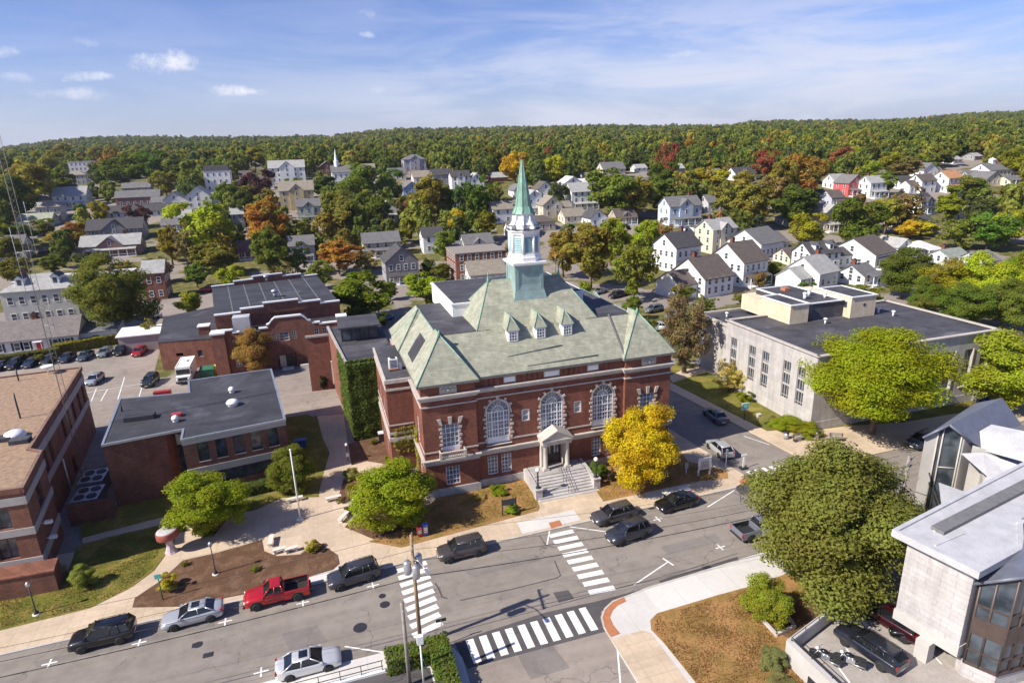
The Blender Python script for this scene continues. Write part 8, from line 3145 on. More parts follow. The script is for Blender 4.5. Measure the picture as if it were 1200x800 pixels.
def car(kind, paint):
	s = SPEC[kind]
	t = bpy.data.objects.new('car', None)
	COL.objects.link(t)
	t.empty_display_size = .3
	mb = MB()
	loft(mb, s['st'])
	hw, zb, zr = s['hw'], s['zb'], s['zr']
	(a0, a1), (b0, b1) = s['gb'], s['gt']
	wt = hw*.70
	# roof panel with a slight crown, pillars
	mb.add([(b0-.06, -wt, zr-.05), (b1+.06, -wt, zr-.05), (b1+.06, wt, zr-.05), (b0-.06, wt, zr-.05), (b0+.08, -wt*.86, zr), (b1-.06, -wt*.86, zr), (b1-.06, wt*.86, zr), (b0+.08, wt*.86, zr), (b0+.2, 0, zr+.03), (b1-.2, 0, zr+.03)],
           [(0, 1, 5, 4), (1, 2, 6, 5), (2, 3, 7, 6), (3, 0, 4, 7), (4, 5, 9, 8), (7, 8, 9, 6), (4, 8, 7), (5, 6, 9), (3, 2, 1, 0)], 0, True)
	for sy in (-1, 1):
		for (xa, xb, r) in ((a0, b0, .045), (a1, b1, .055), ((a0*.42+a1*.58)-.1, (b0*.42+b1*.58)-.1, .035)):
			mb.tube((xa, sy*hw*.885, zb-.02), (xb, sy*(wt-.01), zr-.03), r, r*.85, 6)
		if kind in ('suv', 'wagon'):
			mb.tube((a1-.75, sy*hw*.885, zb-.02), (b1-.62, sy*(wt-.01), zr-.03), .05, .045, 6)
			mb.tube((b0+.2, sy*wt*.9, zr+.05), (b1-.1, sy*wt*.9, zr+.05), .025, .025, 5)
		mb.box(a0+.02, sy*(hw+.02)-.09, zb-.02, a0+.24, sy*(hw+.02)+.09, zb+.12)
	# dark wheel arches and sills
	for sx in (-1, 1):
		for sy in (-1, 1):
			r = s['r']*1.22
			cx = sx*s['wb']/2
			pts = [(cx+r*math.cos(math.pi*k/10), sy*(hw+.003), s['r']+r*math.sin(math.pi*k/10)) for k in range(11)]
			pts += [(cx-r, sy*(hw+.003), .3), (cx+r, sy*(hw+.003), .3)]
			mb.add(pts, [tuple(range(13))], 1)
	L0, L1 = s['st'][0][0], s['st'][-1][0]
	mb.box(L0-.012, -.5, .36, L0+.1, .5, .54, 1)
	mb.box(L1-.1, -.28, .48, L1+.012, .28, .6, 2)
	mb.box(L0-.016, -.22, .40, L0+.1, .22, .5, 2)
	b = mb.build('body', [M_CARPAINT, M_BLACK, M_TRIM], color=paint)
	b.parent = t
	mb = MB()
	y0, y1 = hw*.875, wt-.015
	z0, z1 = zb+.0, zr-.045
	mb.add([(a0, -y0, z0), (a1, -y0, z0), (a1, y0, z0), (a0, y0, z0), (b0, -y1, z1), (b1, -y1, z1), (b1, y1, z1), (b0, y1, z1)], [(0, 1, 5, 4), (1, 2, 6, 5), (2, 3, 7, 6), (3, 0, 4, 7)])
	q = mb.build('windows', M_CARGLASS)
	q.parent = t
	for sy in (-1, 1):
		mb = MB()
		mb.sphere((L0+.16, sy*hw*.68, s['st'][1][2]-.10), .15, 10, 6, 0, .6)
		q = mb.build('headlight', M_HEAD)
		q.parent = t
		mb = MB()
		zt = s['st'][-2][2]-.22
		mb.box(L1-.22, sy*hw*.74-.13, zt, L1-.005, sy*hw*.74+.13, zt+.2)
		q = mb.build('tail_light', M_TAIL)
		q.parent = t
	add_wheels(t, s['wb'], hw-.075, s['r'])
	return t


def pickup(paint):
	t = bpy.data.objects.new('pickup_truck', None)
	COL.objects.link(t)
	mb = MB()
	loft(mb, [(-2.68, .46, .80, .78), (-2.6, .36, .98, .90), (-2.2, .34, 1.10, .95), (-1.2, .34, 1.16, .96), (.55, .34, 1.17, .96)])
	# open bed
	mb.box(.55, -.96, .42, 2.62, -.86, 1.17)
	mb.box(.55, .86, .42, 2.62, .96, 1.17)
	mb.box(2.54, -.86, .45, 2.64, .86, 1.16)
	mb.box(.55, -.86, .42, .62, .86, 1.17)
	mb.box(.62, -.86, .42, 2.54, .86, .62, 1)
	mb.box(.63, -.855, .62, 2.53, -.84, 1.19, 1)
	mb.box(.63, .84, .62, 2.53, .855, 1.19, 1)
	mb.box(2.64, -.85, .45, 2.76, .85, .60, 1)
	mb.box(-2.78, -.86, .42, -2.62, .86, .62, 1)
	for sx, cx in ((-1, -1.72), (1, 1.62)):
		for sy in (-1, 1):
			pts = [(cx+.48*math.cos(math.pi*k/10), sy*.964, .38+.48*math.sin(math.pi*k/10)) for k in range(11)]
			mb.add(pts, [tuple(range(11))], 1)
			mb.path([(cx+.5*math.cos(math.pi*k/8), sy*.965, .38+.5*math.sin(math.pi*k/8)) for k in range(9)], .035, 5, 1)
	zr, a0, a1, b0, b1 = 1.80, -1.12, .50, -.52, .34
	mb.add([(b0, -.70, zr-.05), (b1, -.70, zr-.05), (b1, .70, zr-.05), (b0, .70, zr-.05), (b0+.1, -.6, zr), (b1-.05, -.6, zr), (b1-.05, .6, zr), (b0+.1, .6, zr)],
           [(0, 1, 5, 4), (1, 2, 6, 5), (2, 3, 7, 6), (3, 0, 4, 7), (4, 5, 6, 7), (3, 2, 1, 0)])
	for sy in (-1, 1):
		for xa, xb in ((a0, b0), (a1, b1), (-.25, -.15)):
			mb.tube((xa, sy*.85, 1.14), (xb, sy*.69, zr-.03), .06, .05, 6)
		mb.box(a0+.02, sy*1.08-.1, 1.14, a0+.2, sy*1.08+.1, 1.36, 1)
	b = mb.build('body', [M_CARPAINT, M_BLACK], color=paint)
	b.parent = t
	mb = MB()
	mb.add([(a0, -.84, 1.17), (a1, -.84, 1.17), (a1, .84, 1.17), (a0, .84, 1.17), (b0, -.685, zr-.05), (b1, -.685, zr-.05), (b1, .685, zr-.05), (b0, .685, zr-.05)], [(0, 1, 5, 4), (1, 2, 6, 5), (2, 3, 7, 6), (3, 0, 4, 7)])
	q = mb.build('windows', M_CARGLASS)
	q.parent = t
	for sy in (-1, 1):
		mb = MB()
		mb.box(-2.70, sy*.72-.14, .74, -2.55, sy*.72+.14, .92)
		q = mb.build('headlight', M_HEAD)
		q.parent = t
		mb = MB()
		mb.box(2.58, sy*.9-.06, .72, 2.655, sy*.9+.06, 1.1)
		q = mb.build('tail_light', M_TAIL)
		q.parent = t
	add_wheels(t, 3.34, .895, .39)
	for c in list(t.children):
		if c.name.startswith('wheel'):
			c.location.x -= .05
	return t


PROTO_CAR = {}


def place_car(kind, paint, x, y, rz, label, z=0.0, cat='car', group='parked cars', name=None):
	key = kind
	if key not in PROTO_CAR:
		r = pickup(paint) if kind == 'pickup' else car(kind, paint)
		PROTO_CAR[key] = r
	else:
		r = copy_tree(PROTO_CAR[key], (0, 0, 0), 0, {'body': (tuple(paint)+(1,))[:4]})
	r.location = (x, y, z)
	r.rotation_euler = (0, 0, rz)
	return tag(r, label, cat, group)


def by_wheels(kind, paint, fw, rw, label, z=.02, back=.80, **kw):
	a, b = gp(*fw), gp(*rw)
	mx_, my_ = (a[0]+b[0])/2, (a[1]+b[1])/2
	ang = math.atan2(b[1]-a[1], b[0]-a[0])
	return place_car(kind, paint, mx_-math.sin(ang)*back, my_+math.cos(ang)*back, ang, label, z, **kw)


BLK, DGR, SIL, WHI, MRN, NAVY = (.008, .008, .010), (.055, .050, .055), (.42, .43, .45), (.62, .62, .61), (.040, .005, .008), (.022, .030, .055)
RG = 'cars along the main street'
by_wheels('suv', BLK, (97, 765), (142, 754), 'black SUV parked at the kerb, farthest left on the main street', group=RG)
SCAR = by_wheels('sedan', SIL, (205, 739), (248, 728), 'silver sedan parked behind the black SUV, with dark sunroof', group=RG)
by_wheels('pickup', (.50, .010, .016), (304, 714), (349, 703), 'bright red pickup truck parked at the kerb beside the mulch bed', cat='pickup truck', group=RG)
by_wheels('suv', (.050, .048, .060), (400, 692), (435, 681), 'grey crossover parked between the red pickup and the left crosswalk', group=RG)
by_wheels('suv', (.075, .064, .060), (527.5, 659.7), (559.7, 651.7), 'brownish grey SUV parked just right of the left crosswalk', group=RG)
by_wheels('wagon', (.075, .072, .080), (709, 617), (738, 609), 'dark grey wagon at the kerb just right of the middle crosswalk', group=RG)
by_wheels('suv', (.040, .044, .060), (727.6, 640), (756, 630), 'dark blue-grey SUV driving in the lane beside the dark grey wagon', group=RG)
by_wheels('sedan', BLK, (785, 601.5), (811, 594.5), 'black sedan parked below the golden tree', group=RG)
WCAR = by_wheels('sedan', WHI, (389, 785.5), (337, 799.5), 'white sedan with dark sunroof at the bottom edge, in the near lane', group=RG, back=-.8)
for c_ in (SCAR, WCAR):
	sr2 = MB()
	sr2.box(.0, -.36, 1.425, .62, .36, 1.475)
	sr2.build('sunroof', M_CARGLASS).parent = c_
place_car('pickup', (.21, .22, .26), gp(884, 640)[0]+1.7, 44.0, math.pi, 'silver pickup with dark bed half hidden by the huge olive tree', cat='pickup truck', group=RG)
x, y = gp(845, 531)
place_car('hatch', (.46, .46, .45), x, y+.3, -math.pi/2-.11, 'silver hatchback parked on the sunny part of the side street', group='cars on the side street')
x, y = gp(838, 491)
place_car('sedan', (.11, .13, .16), x, y, -math.pi/2-.11, 'blue-grey sedan parked in the shadow of the town hall on the side street', group='cars on the side street')
# on the garage deck
a, b = gp(1001, 760, 1), gp(1036, 786, 1)
place_car('wagon', (.020, .022, .034), (gp(1018, 765, 1)[0]), gp(1018, 765, 1)[1], math.atan2(gp(1046, 785, 1)[1]-gp(992, 748, 1)[1], gp(1046, 785, 1)[0]-gp(992, 748, 1)[0]), 'dark navy car parked on the garage deck beside two motorcycles', 1.01, group='cars on the garage deck')
place_car('suv', MRN, gp(1040, 736, 1)[0]+.4, gp(1040, 736, 1)[1]+.2, math.atan2(gp(1046, 785, 1)[1]-gp(992, 748, 1)[1], gp(1046, 785, 1)[0]-gp(992, 748, 1)[0]), 'dark red SUV parked on the garage deck against the stone building', 1.01, group='cars on the garage deck')
place_car('sedan', BLK, 39.6, 27.6, -.7, 'black car in the dark under the pale stone building', 1.01, group='cars on the garage deck')
# the car park on the left
LG = 'cars in the left car park'
x, y = gp(112, 448)
place_car('hatch', (.33, .37, .42), x, y, math.pi/2-.12, 'pale blue-silver car alone in the middle of the left car park', group=LG)
x, y = gp(177, 450)
place_car('suv', (.022, .030, .028), x, y, math.pi/2-.1, 'dark green SUV in the left car park beside the white step van', group=LG)
rowc = [(2, 432, NAVY, 'sedan', 'dark blue car at the left end of the row along the hedge'), (19, 430, BLK, 'suv', 'black SUV second in the row along the hedge'), (38, 428, NAVY, 'sedan', 'navy sedan third in the row along the hedge'), (58, 425, (.03, .03, .03), 'hatch', 'charcoal hatchback under the radio mast in the hedge row'),
		(80, 422, (.02, .03, .05), 'sedan', 'dark blue sedan below the yellow-green hedge'), (101, 420, (.05, .07, .10), 'sedan', 'steel blue sedan near the right part of the yellow-green hedge'), (124, 416, (.20, .23, .25), 'hatch', 'grey hatchback at the right end of the yellow-green hedge'), (143, 414, (.012, .016, .018), 'suv', 'black SUV beside the red car near the white-roofed shed'),
		(164, 415, (.42, .012, .018), 'hatch', 'bright red car by the white-roofed shed')]
for px, py, c, k, lab in rowc:
	x, y = gp(px, py)
	place_car(k, c, x, y, math.pi/2-.1, lab, group=LG)
# behind the town hall and farther off
far = [(773, 389, (.55, .55, .54), 'pickup', 2.9, 'white pickup parked behind the town hall by the brownish tree'), (757, 386, (.06, .02, .03), 'suv', 1.5, 'dark maroon SUV parked left of the white pickup'), (766, 366, (.16, .17, .18), 'suv', .2, 'grey SUV parked farther behind the white pickup'), (790, 372, (.2, .21, .22), 'sedan', .3, 'grey sedan near the foot of the brownish tree'),
       (703, 345, (.20, .22, .25), 'sedan', .5, 'silver-grey car in the lot behind the slate roof'), (722, 349, (.03, .02, .02), 'suv', .4, 'black SUV in the shady lot behind the slate roof'), (738, 346, BLK, 'sedan', .4, 'black sedan deeper in the shady lot'),
       (450, 376, (.03, .08, .20), 'sedan', .3, 'blue car parked behind the link building'), (438, 378, (.02, .03, .05), 'suv', .3, 'dark car beside the blue car behind the link building'), (243, 342, (.50, .02, .02), 'hatch', .1, 'red car behind the low west wing of the armory'),
       (70, 303, (.45, .45, .46), 'sedan', 1.4, 'pale car on the left background street'), (52, 297, NAVY, 'suv', 1.4, 'navy SUV on the left background street'), (60, 308, BLK, 'sedan', 1.4, 'black car nearest us on the left background street'), (160, 372, (.55, .55, .54), 'hatch', .2, 'white car under the big dark green tree'), (178, 374, (.35, .36, .37), 'sedan', .2, 'silver car right of the white one under the big dark green tree'),
       (1080, 522, (.03, .04, .06), 'suv', .2, 'dark car half hidden right of the huge yellow-green tree'), (291, 272, (.6, .6, .6), 'suv', .2, 'white van-like car near the orange tree')]
for px, py, c, k, rz, lab in far:
	x, y, z = gt(px, py)
	place_car(k, c, x, y, rz, lab, z+.005, cat='pickup truck' if k == 'pickup' else 'car', group='cars farther off')

# white step van
x, y = gp(220, 443)
t = thing('step_van', 'white step van with boxy body beside the brick armory', 'van', (x, y, 0), 0)
mb = MB()
mb.prism([(x-1.15, y-2.6), (x+1.15, y-2.6), (x+1.15, y+3.4), (x-1.15, y+3.4)], .55, lambda a, b: 2.95 if b > y-1 else 2.9)
mb.box(x-1.1, y-3.5, .5, x+1.1, y-2.6, 1.45)
mb.box(x-1.18, y-3.62, .4, x+1.18, y-3.5, .65, 1)
mb.box(x-.8, y-3.52, .8, x+.8, y-3.49, 1.3, 1)
mb.box(x-.4, y+.2, 2.95, x+.4, y+1.2, 3.15, 0)
mb.box(x-1.05, y-2.4, 2.95, x-.95, y+3.2, 3.0, 0)
mb.build('body', [M_WHITE, M_DARKMETAL], t)
mb = MB()
mb.add([(x-1.05, y-2.62, 1.55), (x+1.05, y-2.62, 1.55), (x+1.05, y-2.62, 2.5), (x-1.05, y-2.62, 2.5)], [(0, 1, 2, 3)])
for s in (-1, 1):
	mb.add([(x+s*1.16, y-2.4, 1.5), (x+s*1.16, y-1.3, 1.5), (x+s*1.16, y-1.3, 2.45), (x+s*1.16, y-2.4, 2.45)], [(0, 1, 2, 3)])
mb.build('windscreen', M_CARGLASS, t)
for s in (-1, 1):
	mb = MB()
	mb.sphere((x+s*.85, y-3.5, 1.05), .16, 8, 6)
	mb.build('headlight', M_HEAD, t)
	for yy in (y-2.6, y+2.2):
		mb = MB()
		wheel_mesh(mb, .40)
		mb.v = [(b_, a_, c_) for a_, b_, c_ in mb.v]
		q = mb.build('wheel', M_BLACK)
		q.parent = t
		q.location = (s*1.02, yy-y, .40)
# skips beside it
for (px, py, w, d, h, m_, lab) in ((244, 441, 2.3, 2.0, 1.5, M_GREEN, 'green metal skip between the white step van and the yellow one'), (261, 437, 2.8, 2.2, 1.2, M_YELLOW, 'yellow metal skip beside the corner of the brick armory')):
	x, y = gp(px, py)
	t = thing('skip', lab, 'skip', (x, y, 0), 0, 'skips by the armory')
	mb = MB()
	mb.box(x-w/2, y-d/2, .12, x+w/2, y-d/2+.08, h)
	mb.box(x-w/2, y+d/2-.08, .12, x+w/2, y+d/2, h)
	for s in (-1, 1):
		mb.box(x+s*(w/2-.04)-.04, y-d/2+.08, .12, x+s*(w/2-.04)+.04, y+d/2-.08, h)
	mb.box(x-w/2, y-d/2, .0, x+w/2, y+d/2, .118)
	for k in range(5):
		xx = x-w/2+.15+k*(w-.3)/4
		mb.box(xx-.05, y-d/2-.06, .15, xx+.05, y-d/2, h-.05)
	mb.box(x-w/2-.05, y-d/2-.07, h, x+w/2+.05, y-d/2+.1, h+.1)
	mb.build('bin', m_, t)
	mb = MB()
	mb.add([(x-w/2, y-d/2+.1, h+.02), (x+w/2, y-d/2+.1, h+.02), (x+w/2, y+d/2, h+.25), (x-w/2, y+d/2, h+.25)], [(0, 1, 2, 3)])
	mb.build('lid', m_, t)


# motorcycles
def motorcycle(x, y, z, rz, label):
	t = thing('motorcycle', label, 'motorcycle', (x, y, z), rz, 'motorcycles on the deck')
	for sx in (-.78, .72):
		mb = MB()
		mb.lathe([(.22, -.07), (.31, -.07), (.34, 0), (.31, .07), (.22, .07)], 18)
		mb.v = [(a, c, b) for a, b, c in mb.v]
		q = mb.build('wheel', M_BLACK)
		q.parent = t
		q.location = (sx, 0, .34)
		m2 = MB()
		m2.lathe([(.22, -.02), (.22, .02)], 14)
		m2.v = [(a, c, b) for a, b, c in m2.v]
		r = m2.build('rim', M_STEEL)
		r.parent = q
	mb = MB()
	mb.path([(-.78, .10, .34), (-.52, .10, .85), (-.45, .10, 1.0)], .035, 6).path([(-.78, -.10, .34), (-.52, -.10, .85), (-.45, -.10, 1.0)], .035, 6)
	mb.path([(-.48, 0, .8), (-.1, 0, .45), (.35, 0, .40), (.72, 0, .34)], .04, 6)
	mb.path([(.1, .18, .33), (.95, .2, .30)], .055, 6).path([(.1, -.18, .33), (.95, -.2, .30)], .055, 6)
	mb.path([(-.38, -.42, 1.02), (-.5, -.2, 1.05), (-.5, .2, 1.05), (-.38, .42, 1.02)], .02, 6)
	q = mb.build('frame', M_STEEL)
	q.parent = t
	mb = MB()
	mb.box(-.28, -.2, .32, .28, .2, .66)
	mb.cyl(-.1, 0, .6, .74, .16, 8).cyl(.14, 0, .6, .74, .16, 8)
	q = mb.build('engine', M_RIM)
	q.parent = t
	mb = MB()
	mb.sphere((-.14, 0, .88), .30, 12, 8, 0, .5)
	mb.v = [(a, b*.6, c) for a, b, c in mb.v]
	q = mb.build('fuel_tank', M_CARPAINT, color=(.01, .01, .016))
	q.parent = t
	mb = MB()
	mb.prism([(.12, -.16), (.6, -.2), (.95, -.12), (.95, .12), (.6, .2), (.12, .16)], .74, .86)
	q = mb.build('seat', M_BLACK)
	q.parent = t
	mb = MB()
	mb.sphere((-.62, 0, .92), .12, 10, 6)
	q = mb.build('headlight', M_HEAD)
	q.parent = t
	for sx, a in ((-.78, .36), (.72, .37)):
		mb = MB()
		mb.path([(sx+a*math.cos(k*.3+.5), 0, .34+a*math.sin(k*.3+.5)) for k in range(8)], .06, 6)
		q = mb.build('mudguard', M_CARPAINT, color=(.01, .01, .016))
		q.parent = t


a = gp(967, 775, 1)
motorcycle(a[0], a[1], 1.0, -.95, 'black and chrome motorcycle nearest the white parapet')
a = gp(996, 779, 1)
motorcycle(a[0], a[1], 1.0, -.85, 'black and chrome motorcycle next to the dark navy car')


# ================================================================== street furniture and small things
def hgt(px, py, ty, z=0.0):
	x, y = gp(px, py, z)
	lo, hi = 0.0, 36.0
	for _ in range(40):
		m = (lo+hi)/2
		if proj(x, y, m)[1] > ty:
			lo = m
		else:
			hi = m
	return lo-z


# utility poles
UP = (4.14, 40.72)
UH = 9.9
t = thing('utility_pole', 'brown wooden utility pole with three grey transformers beside the left crosswalk', 'utility pole', (UP[0], UP[1], 0), 0, 'utility poles')
mb = MB()
mb.tube((UP[0], UP[1], 0), (UP[0], UP[1], UH), .17, .11, 12)
mb.build('pole', M_WOODPOLE, t)
mb = MB()
mb.obox((UP[0], UP[1]-.16), (.15, 1), 2.5, .1, UH-.75, UH-.62)
for k in (-1.1, -.4, .4, 1.1):
	mb.lathe([(.04, UH-.62), (.06, UH-.5), (.03, UH-.42)], 8, UP[0]+.15*k, UP[1]-.16+k)
mb.build('crossarm', M_GREYWOOD, t)
for dx, dy, z in ((-.45, .1, 6.6), (.42, .25, 6.9), (.1, -.48, 6.5)):
	mb = MB()
	mb.lathe([(.05, z-.02), (.27, z), (.29, z+.1), (.29, z+.95), (.24, z+1.05), (.05, z+1.1)], 16, UP[0]+dx, UP[1]+dy)
	mb.tube((UP[0]+dx, UP[1]+dy, z+1.05), (UP[0]+dx, UP[1]+dy, z+1.4), .04, n=6)
	mb.tube((UP[0], UP[1], z+.5), (UP[0]+dx, UP[1]+dy, z+.5), .04, n=5)
	mb.build('transformer', M_STEEL, t)
mb = MB()
mb.path([(UP[0], UP[1], 7.8), (UP[0]+.3, UP[1]-.9, 8.2), (UP[0]+.6, UP[1]-2.2, 8.3)], .04, 6)
mb.prism([(UP[0]+.5, UP[1]-2.1), (UP[0]+.75, UP[1]-2.15), (UP[0]+.85, UP[1]-2.75), (UP[0]+.6, UP[1]-2.75)], 8.2, 8.34)
mb.build('street_light_arm', M_STEEL, t)
RP = (50.4, 39.75)
t = thing('utility_pole', 'utility pole with crossarm rising behind the huge dark olive tree', 'utility pole', (RP[0], RP[1], 0), 0, 'utility poles')
mb = MB()
mb.tube((RP[0], RP[1], 0), (RP[0], RP[1], 8.3), .18, .12, 12)
mb.build('pole', M_GREYWOOD, t)
mb = MB()
mb.obox((RP[0], RP[1]-.16), (.9, .5), 2.8, .12, 7.7, 7.84)
mb.obox((RP[0], RP[1]-.16), (.9, .5), 2.2, .12, 7.0, 7.12)
mb.build('crossarm', M_GREYWOOD, t)
mb = MB()
mb.path([(RP[0], RP[1], 6.6), (RP[0]-1.7, RP[1]+.9, 7.3)], .03, 6)
mb.sphere((RP[0]-1.9, RP[1]+1.0, 7.3), .26, 10, 6, 0, .4)
mb.build('street_light_arm', M_TRIM, t)
g2 = (2.9, 36.6)
h2_ = hgt(480.5, 804, 706)
x2, y2 = gp(480.5, 804)
t = thing('utility_pole', 'bare grey wooden pole at the bottom edge left of the corner hedge', 'utility pole', (x2, y2, 0), 0, 'utility poles')
mb = MB()
mb.tube((x2, y2, 0), (x2, y2, h2_), .16, .12, 12)
mb.build('pole', M_GREYWOOD, t)
mb = MB()
mb.tube((x2, y2-.14, h2_-.5), (x2, y2-.3, h2_-.5), .03, n=6)
mb.build('bracket', M_STEEL, t)
x3, y3 = gp(497, 805)
h3_ = hgt(497, 805, 752)
t = thing('signal_post', 'short white steel post standing against the corner hedge', 'post', (x3, y3, 0))
mb = MB()
mb.tube((x3, y3, .1), (x3, y3, h3_), .07, .06, 10)
mb.build('post', M_TRIM, t)
mb = MB()
mb.box(x3-.22, y3-.16, h3_-.1, x3+.22, y3+.16, h3_+.55)
mb.build('signal_box', M_TRIM, t)
# overhead wires
LP = (-46.0, 41.0)


def wire(p, q, sag, r, label):
	pts = []
	for k in range(25):
		u_ = k/24
		pts.append((p[0]+(q[0]-p[0])*u_, p[1]+(q[1]-p[1])*u_, p[2]+(q[2]-p[2])*u_-4*sag*u_*(1-u_)))
	mb = MB()
	mb.path(pts, r, 5)
	return tag(mb.build('overhead_wire', M_BLACK, loc=p), label, 'wire', 'overhead wires')


for k, (dy, z, zr_, r, sg, nm) in enumerate(((1.0, UH-.45, 7.9, .012, .9, 'upper overhead wire on the far end of the crossarm'), (-1.2, UH-.45, 7.9, .012, 1.0, 'upper overhead wire on the near end of the crossarm'), (.1, 7.6, 6.5, .02, 1.1, 'thick middle overhead cable below the transformers'), (-.12, 6.3, 5.8, .032, .8, 'thick bundled cable, lowest on the wooden pole'))):
	wire((UP[0]+.1, UP[1]+dy, z), (RP[0]-.2, RP[1]+dy*.8, zr_), sg, r, nm+', running right')
	wire((LP[0], LP[1]+dy, z+.1), (UP[0]-.1, UP[1]+dy, z), sg, r, nm+', running left')


def lamp_post(px, py, ty, label, globe=False):
	x, y = gp(px, py, .15)
	h = hgt(px, py, ty, .15)
	t = thing('lamp_post', label, 'lamp post', (x, y, .15), 0, 'lamp posts')
	mb = MB()
	mb.lathe([(.20, .1), (.20, .3), (.10, .45), (.055, .6), (.045, .15+h-.35)], 10, x, y)
	mb.build('post', M_DARKMETAL, t)
	mb = MB()
	z = .15+h-.35
	mb.lathe([(.06, z), (.15, z+.04), (.19, z+.30), (.10, z+.42), (.02, z+.48)], 10, x, y)
	mb.build('lantern', M_STEEL, t)
	mb = MB()
	mb.lathe([(.32, .0), (.32, .19), (.26, .22)], 10, x, y)
	mb.build('footing', M_CONC, t)


lamp_post(43, 719, 683, 'black lamp post on the lawn at the lower left')
lamp_post(253, 672, 636, 'black lamp post in the middle of the mulch bed')
x, y = gp(191, 702, .15)
t = thing('sign_post', 'slim dark green post with a small sign beside the yellow shrub', 'sign', (x, y, .15))
mb = MB()
mb.tube((x, y, .1), (x, y, 2.6), .05, .05, 8)
mb.build('post', M_GREEN, t)
mb = MB()
mb.box(x-.25, y-.06, 2.3, x+.25, y-.02, 2.75)
mb.build('sign_panel', M_TEAL, t)
# globe lamps on the pedestals of the steps
for s, lab in ((-1, 'black lamp with white globe on the left pedestal of the entrance steps'), (1, 'black lamp with white globe on the right pedestal of the entrance steps')):
	x, y = CX+s*3.42, 57.45
	t = thing('globe_lamp', lab, 'lamp', (x, y, 1.38), 0, 'lamps of the entrance steps')
	mb = MB()
	mb.lathe([(.26, 1.38), (.26, 1.5), (.13, 1.7), (.085, 2.0), (.10, 2.8), (.07, 3.2), (.14, 3.3), (.14, 3.36)], 12, x, y)
	mb.build('column', M_DARKMETAL, t)
	mb = MB()
	mb.sphere((x, y, 3.58), .24, 14, 10)
	mb.build('globe', M_GLOBE, t)
# flagpole
fx, fy = gp(352, 608, .14)
t = thing('flagpole', 'white flagpole without a flag standing on the plaza', 'flagpole', (fx, fy, .14))
mb = MB()
mb.tube((fx, fy, .14), (fx, fy, 8.1), .085, .05, 10)
mb.sphere((fx, fy, 8.2), .11, 10, 8)
mb.build('pole', M_TRIM, t)
mb = MB()
mb.lathe([(.42, .14), (.42, .24), (.3, .3)], 16, fx, fy)
mb.build('footing', M_CONC, t)
mb = MB()
mb.tube((fx+.12, fy, 1.2), (fx+.08, fy, 8.0), .012, n=4)
mb.build('halyard', M_TRIM, t)


def bench(px, py, rz, label, stone=True, L=1.7):
	x, y = gp(px, py, .14)
	t = thing('bench', label, 'bench', (x, y, .134), rz, 'benches')
	t.rotation_euler = (0, 0, rz)
	if stone:
		mb = MB()
		mb.box(-L/2, -.24, .38, L/2, .24, .48)
		q = mb.build('seat', M_CONC)
		q.parent = t
		for s in (-1, 1):
			mb = MB()
			mb.box(s*L*.34-.11, -.2, 0, s*L*.34+.11, .2, .38)
			q = mb.build('leg', M_CONC)
			q.parent = t
	else:
		mb = MB()
		for k in range(4):
			mb.box(-L/2, -.24+k*.12, .43, L/2, -.15+k*.12, .47)
		q = mb.build('seat', M_GREYWOOD)
		q.parent = t
		mb = MB()
		for k in range(3):
			mb.box(-L/2, .25+k*.03, .55+k*.13, L/2, .28+k*.03, .65+k*.13)
		q = mb.build('backrest', M_GREYWOOD)
		q.parent = t
		for s in (-1, 1):
			mb = MB()
			mb.box(s*L*.42-.04, -.22, 0, s*L*.42+.04, .22, .43)
			mb.box(s*L*.42-.04, .20, .43, s*L*.42+.04, .25, .95)
			q = mb.build('leg', M_DARKMETAL)
			q.parent = t


bench(391, 586, .1, 'pale stone bench at the back of the plaza, right of the flagpole')
bench(346, 587, .1, 'stone bench at the back of the plaza behind the flagpole')
bench(403, 608, 1.0, 'stone bench on the right rim of the plaza near the bright green tree')
bench(414, 592, 1.5, 'smaller stone bench at the right rim of the plaza by the low shrubs', True, 1.2)
bench(318, 636, 1.5, 'stone bench with dark top on the left rim of the plaza')
bench(328, 647, .15, 'left one of the two stone benches by the mulch bed', True, 1.2)
bench(342, 646, .15, 'right one of the two stone benches by the mulch bed', True, 1.2)
bench(936, 516, .1, 'dark wooden bench beside the litter bin near the library', False)
bench(980, 516, -.45, 'wooden bench at the edge of the huge yellow-green tree', False)
for (px, py, lab) in ((921, 514, 'grey litter bin left of the dark wooden bench'), (957, 513, 'grey planter tub between the two wooden benches')):
	x, y = gp(px, py, .13)
	t = thing('litter_bin', lab, 'litter bin', (x, y, .12), 0, 'bins near the library')
	mb = MB()
	mb.lathe([(.27, .12), (.31, .95)], 14, x, y)
	mb.build('drum', M_STEEL, t)
	mb = MB()
	mb.lathe([(.33, .95), (.33, 1.02), (.2, 1.1), (.03, 1.12)], 14, x, y)
	mb.build('rim', M_DARKMETAL, t)
# red round drum on a pedestal by the left path
x, y = gp(201, 646, .14)
t = thing('drum_sculpture', 'round brick-red drum with grey top on a pale pedestal beside the path', 'sculpture', (x, y, .134))
mb = MB()
mb.lathe([(.62, .134), (.5, .3), (.32, .8), (.34, 1.4), (.5, 1.75)], 8, x, y, 0, False)
mb.build('pedestal', plain('pink_stone', (.50, .40, .41), .8, .2, 3.0), t)
mb = MB()
mb.lathe([(.72, 1.72), (.98, 1.8), (1.04, 1.95), (1.04, 2.5), (1.0, 2.56)], 28, x, y)
mb.v = [(a, b, c+(a-x)*.10) for a, b, c in mb.v]
mb.build('drum', plain('brick_red_drum', (.30, .075, .055), .6, .12, 2.0), t)
mb = MB()
mb.lathe([(.99, 2.55), (.85, 2.61), (.1, 2.63)], 28, x, y)
mb.v = [(a, b, c+(a-x)*.10) for a, b, c in mb.v]
mb.build('drum_top', plain('grey_top', (.40, .38, .38), .6, .25, 1.5), t)
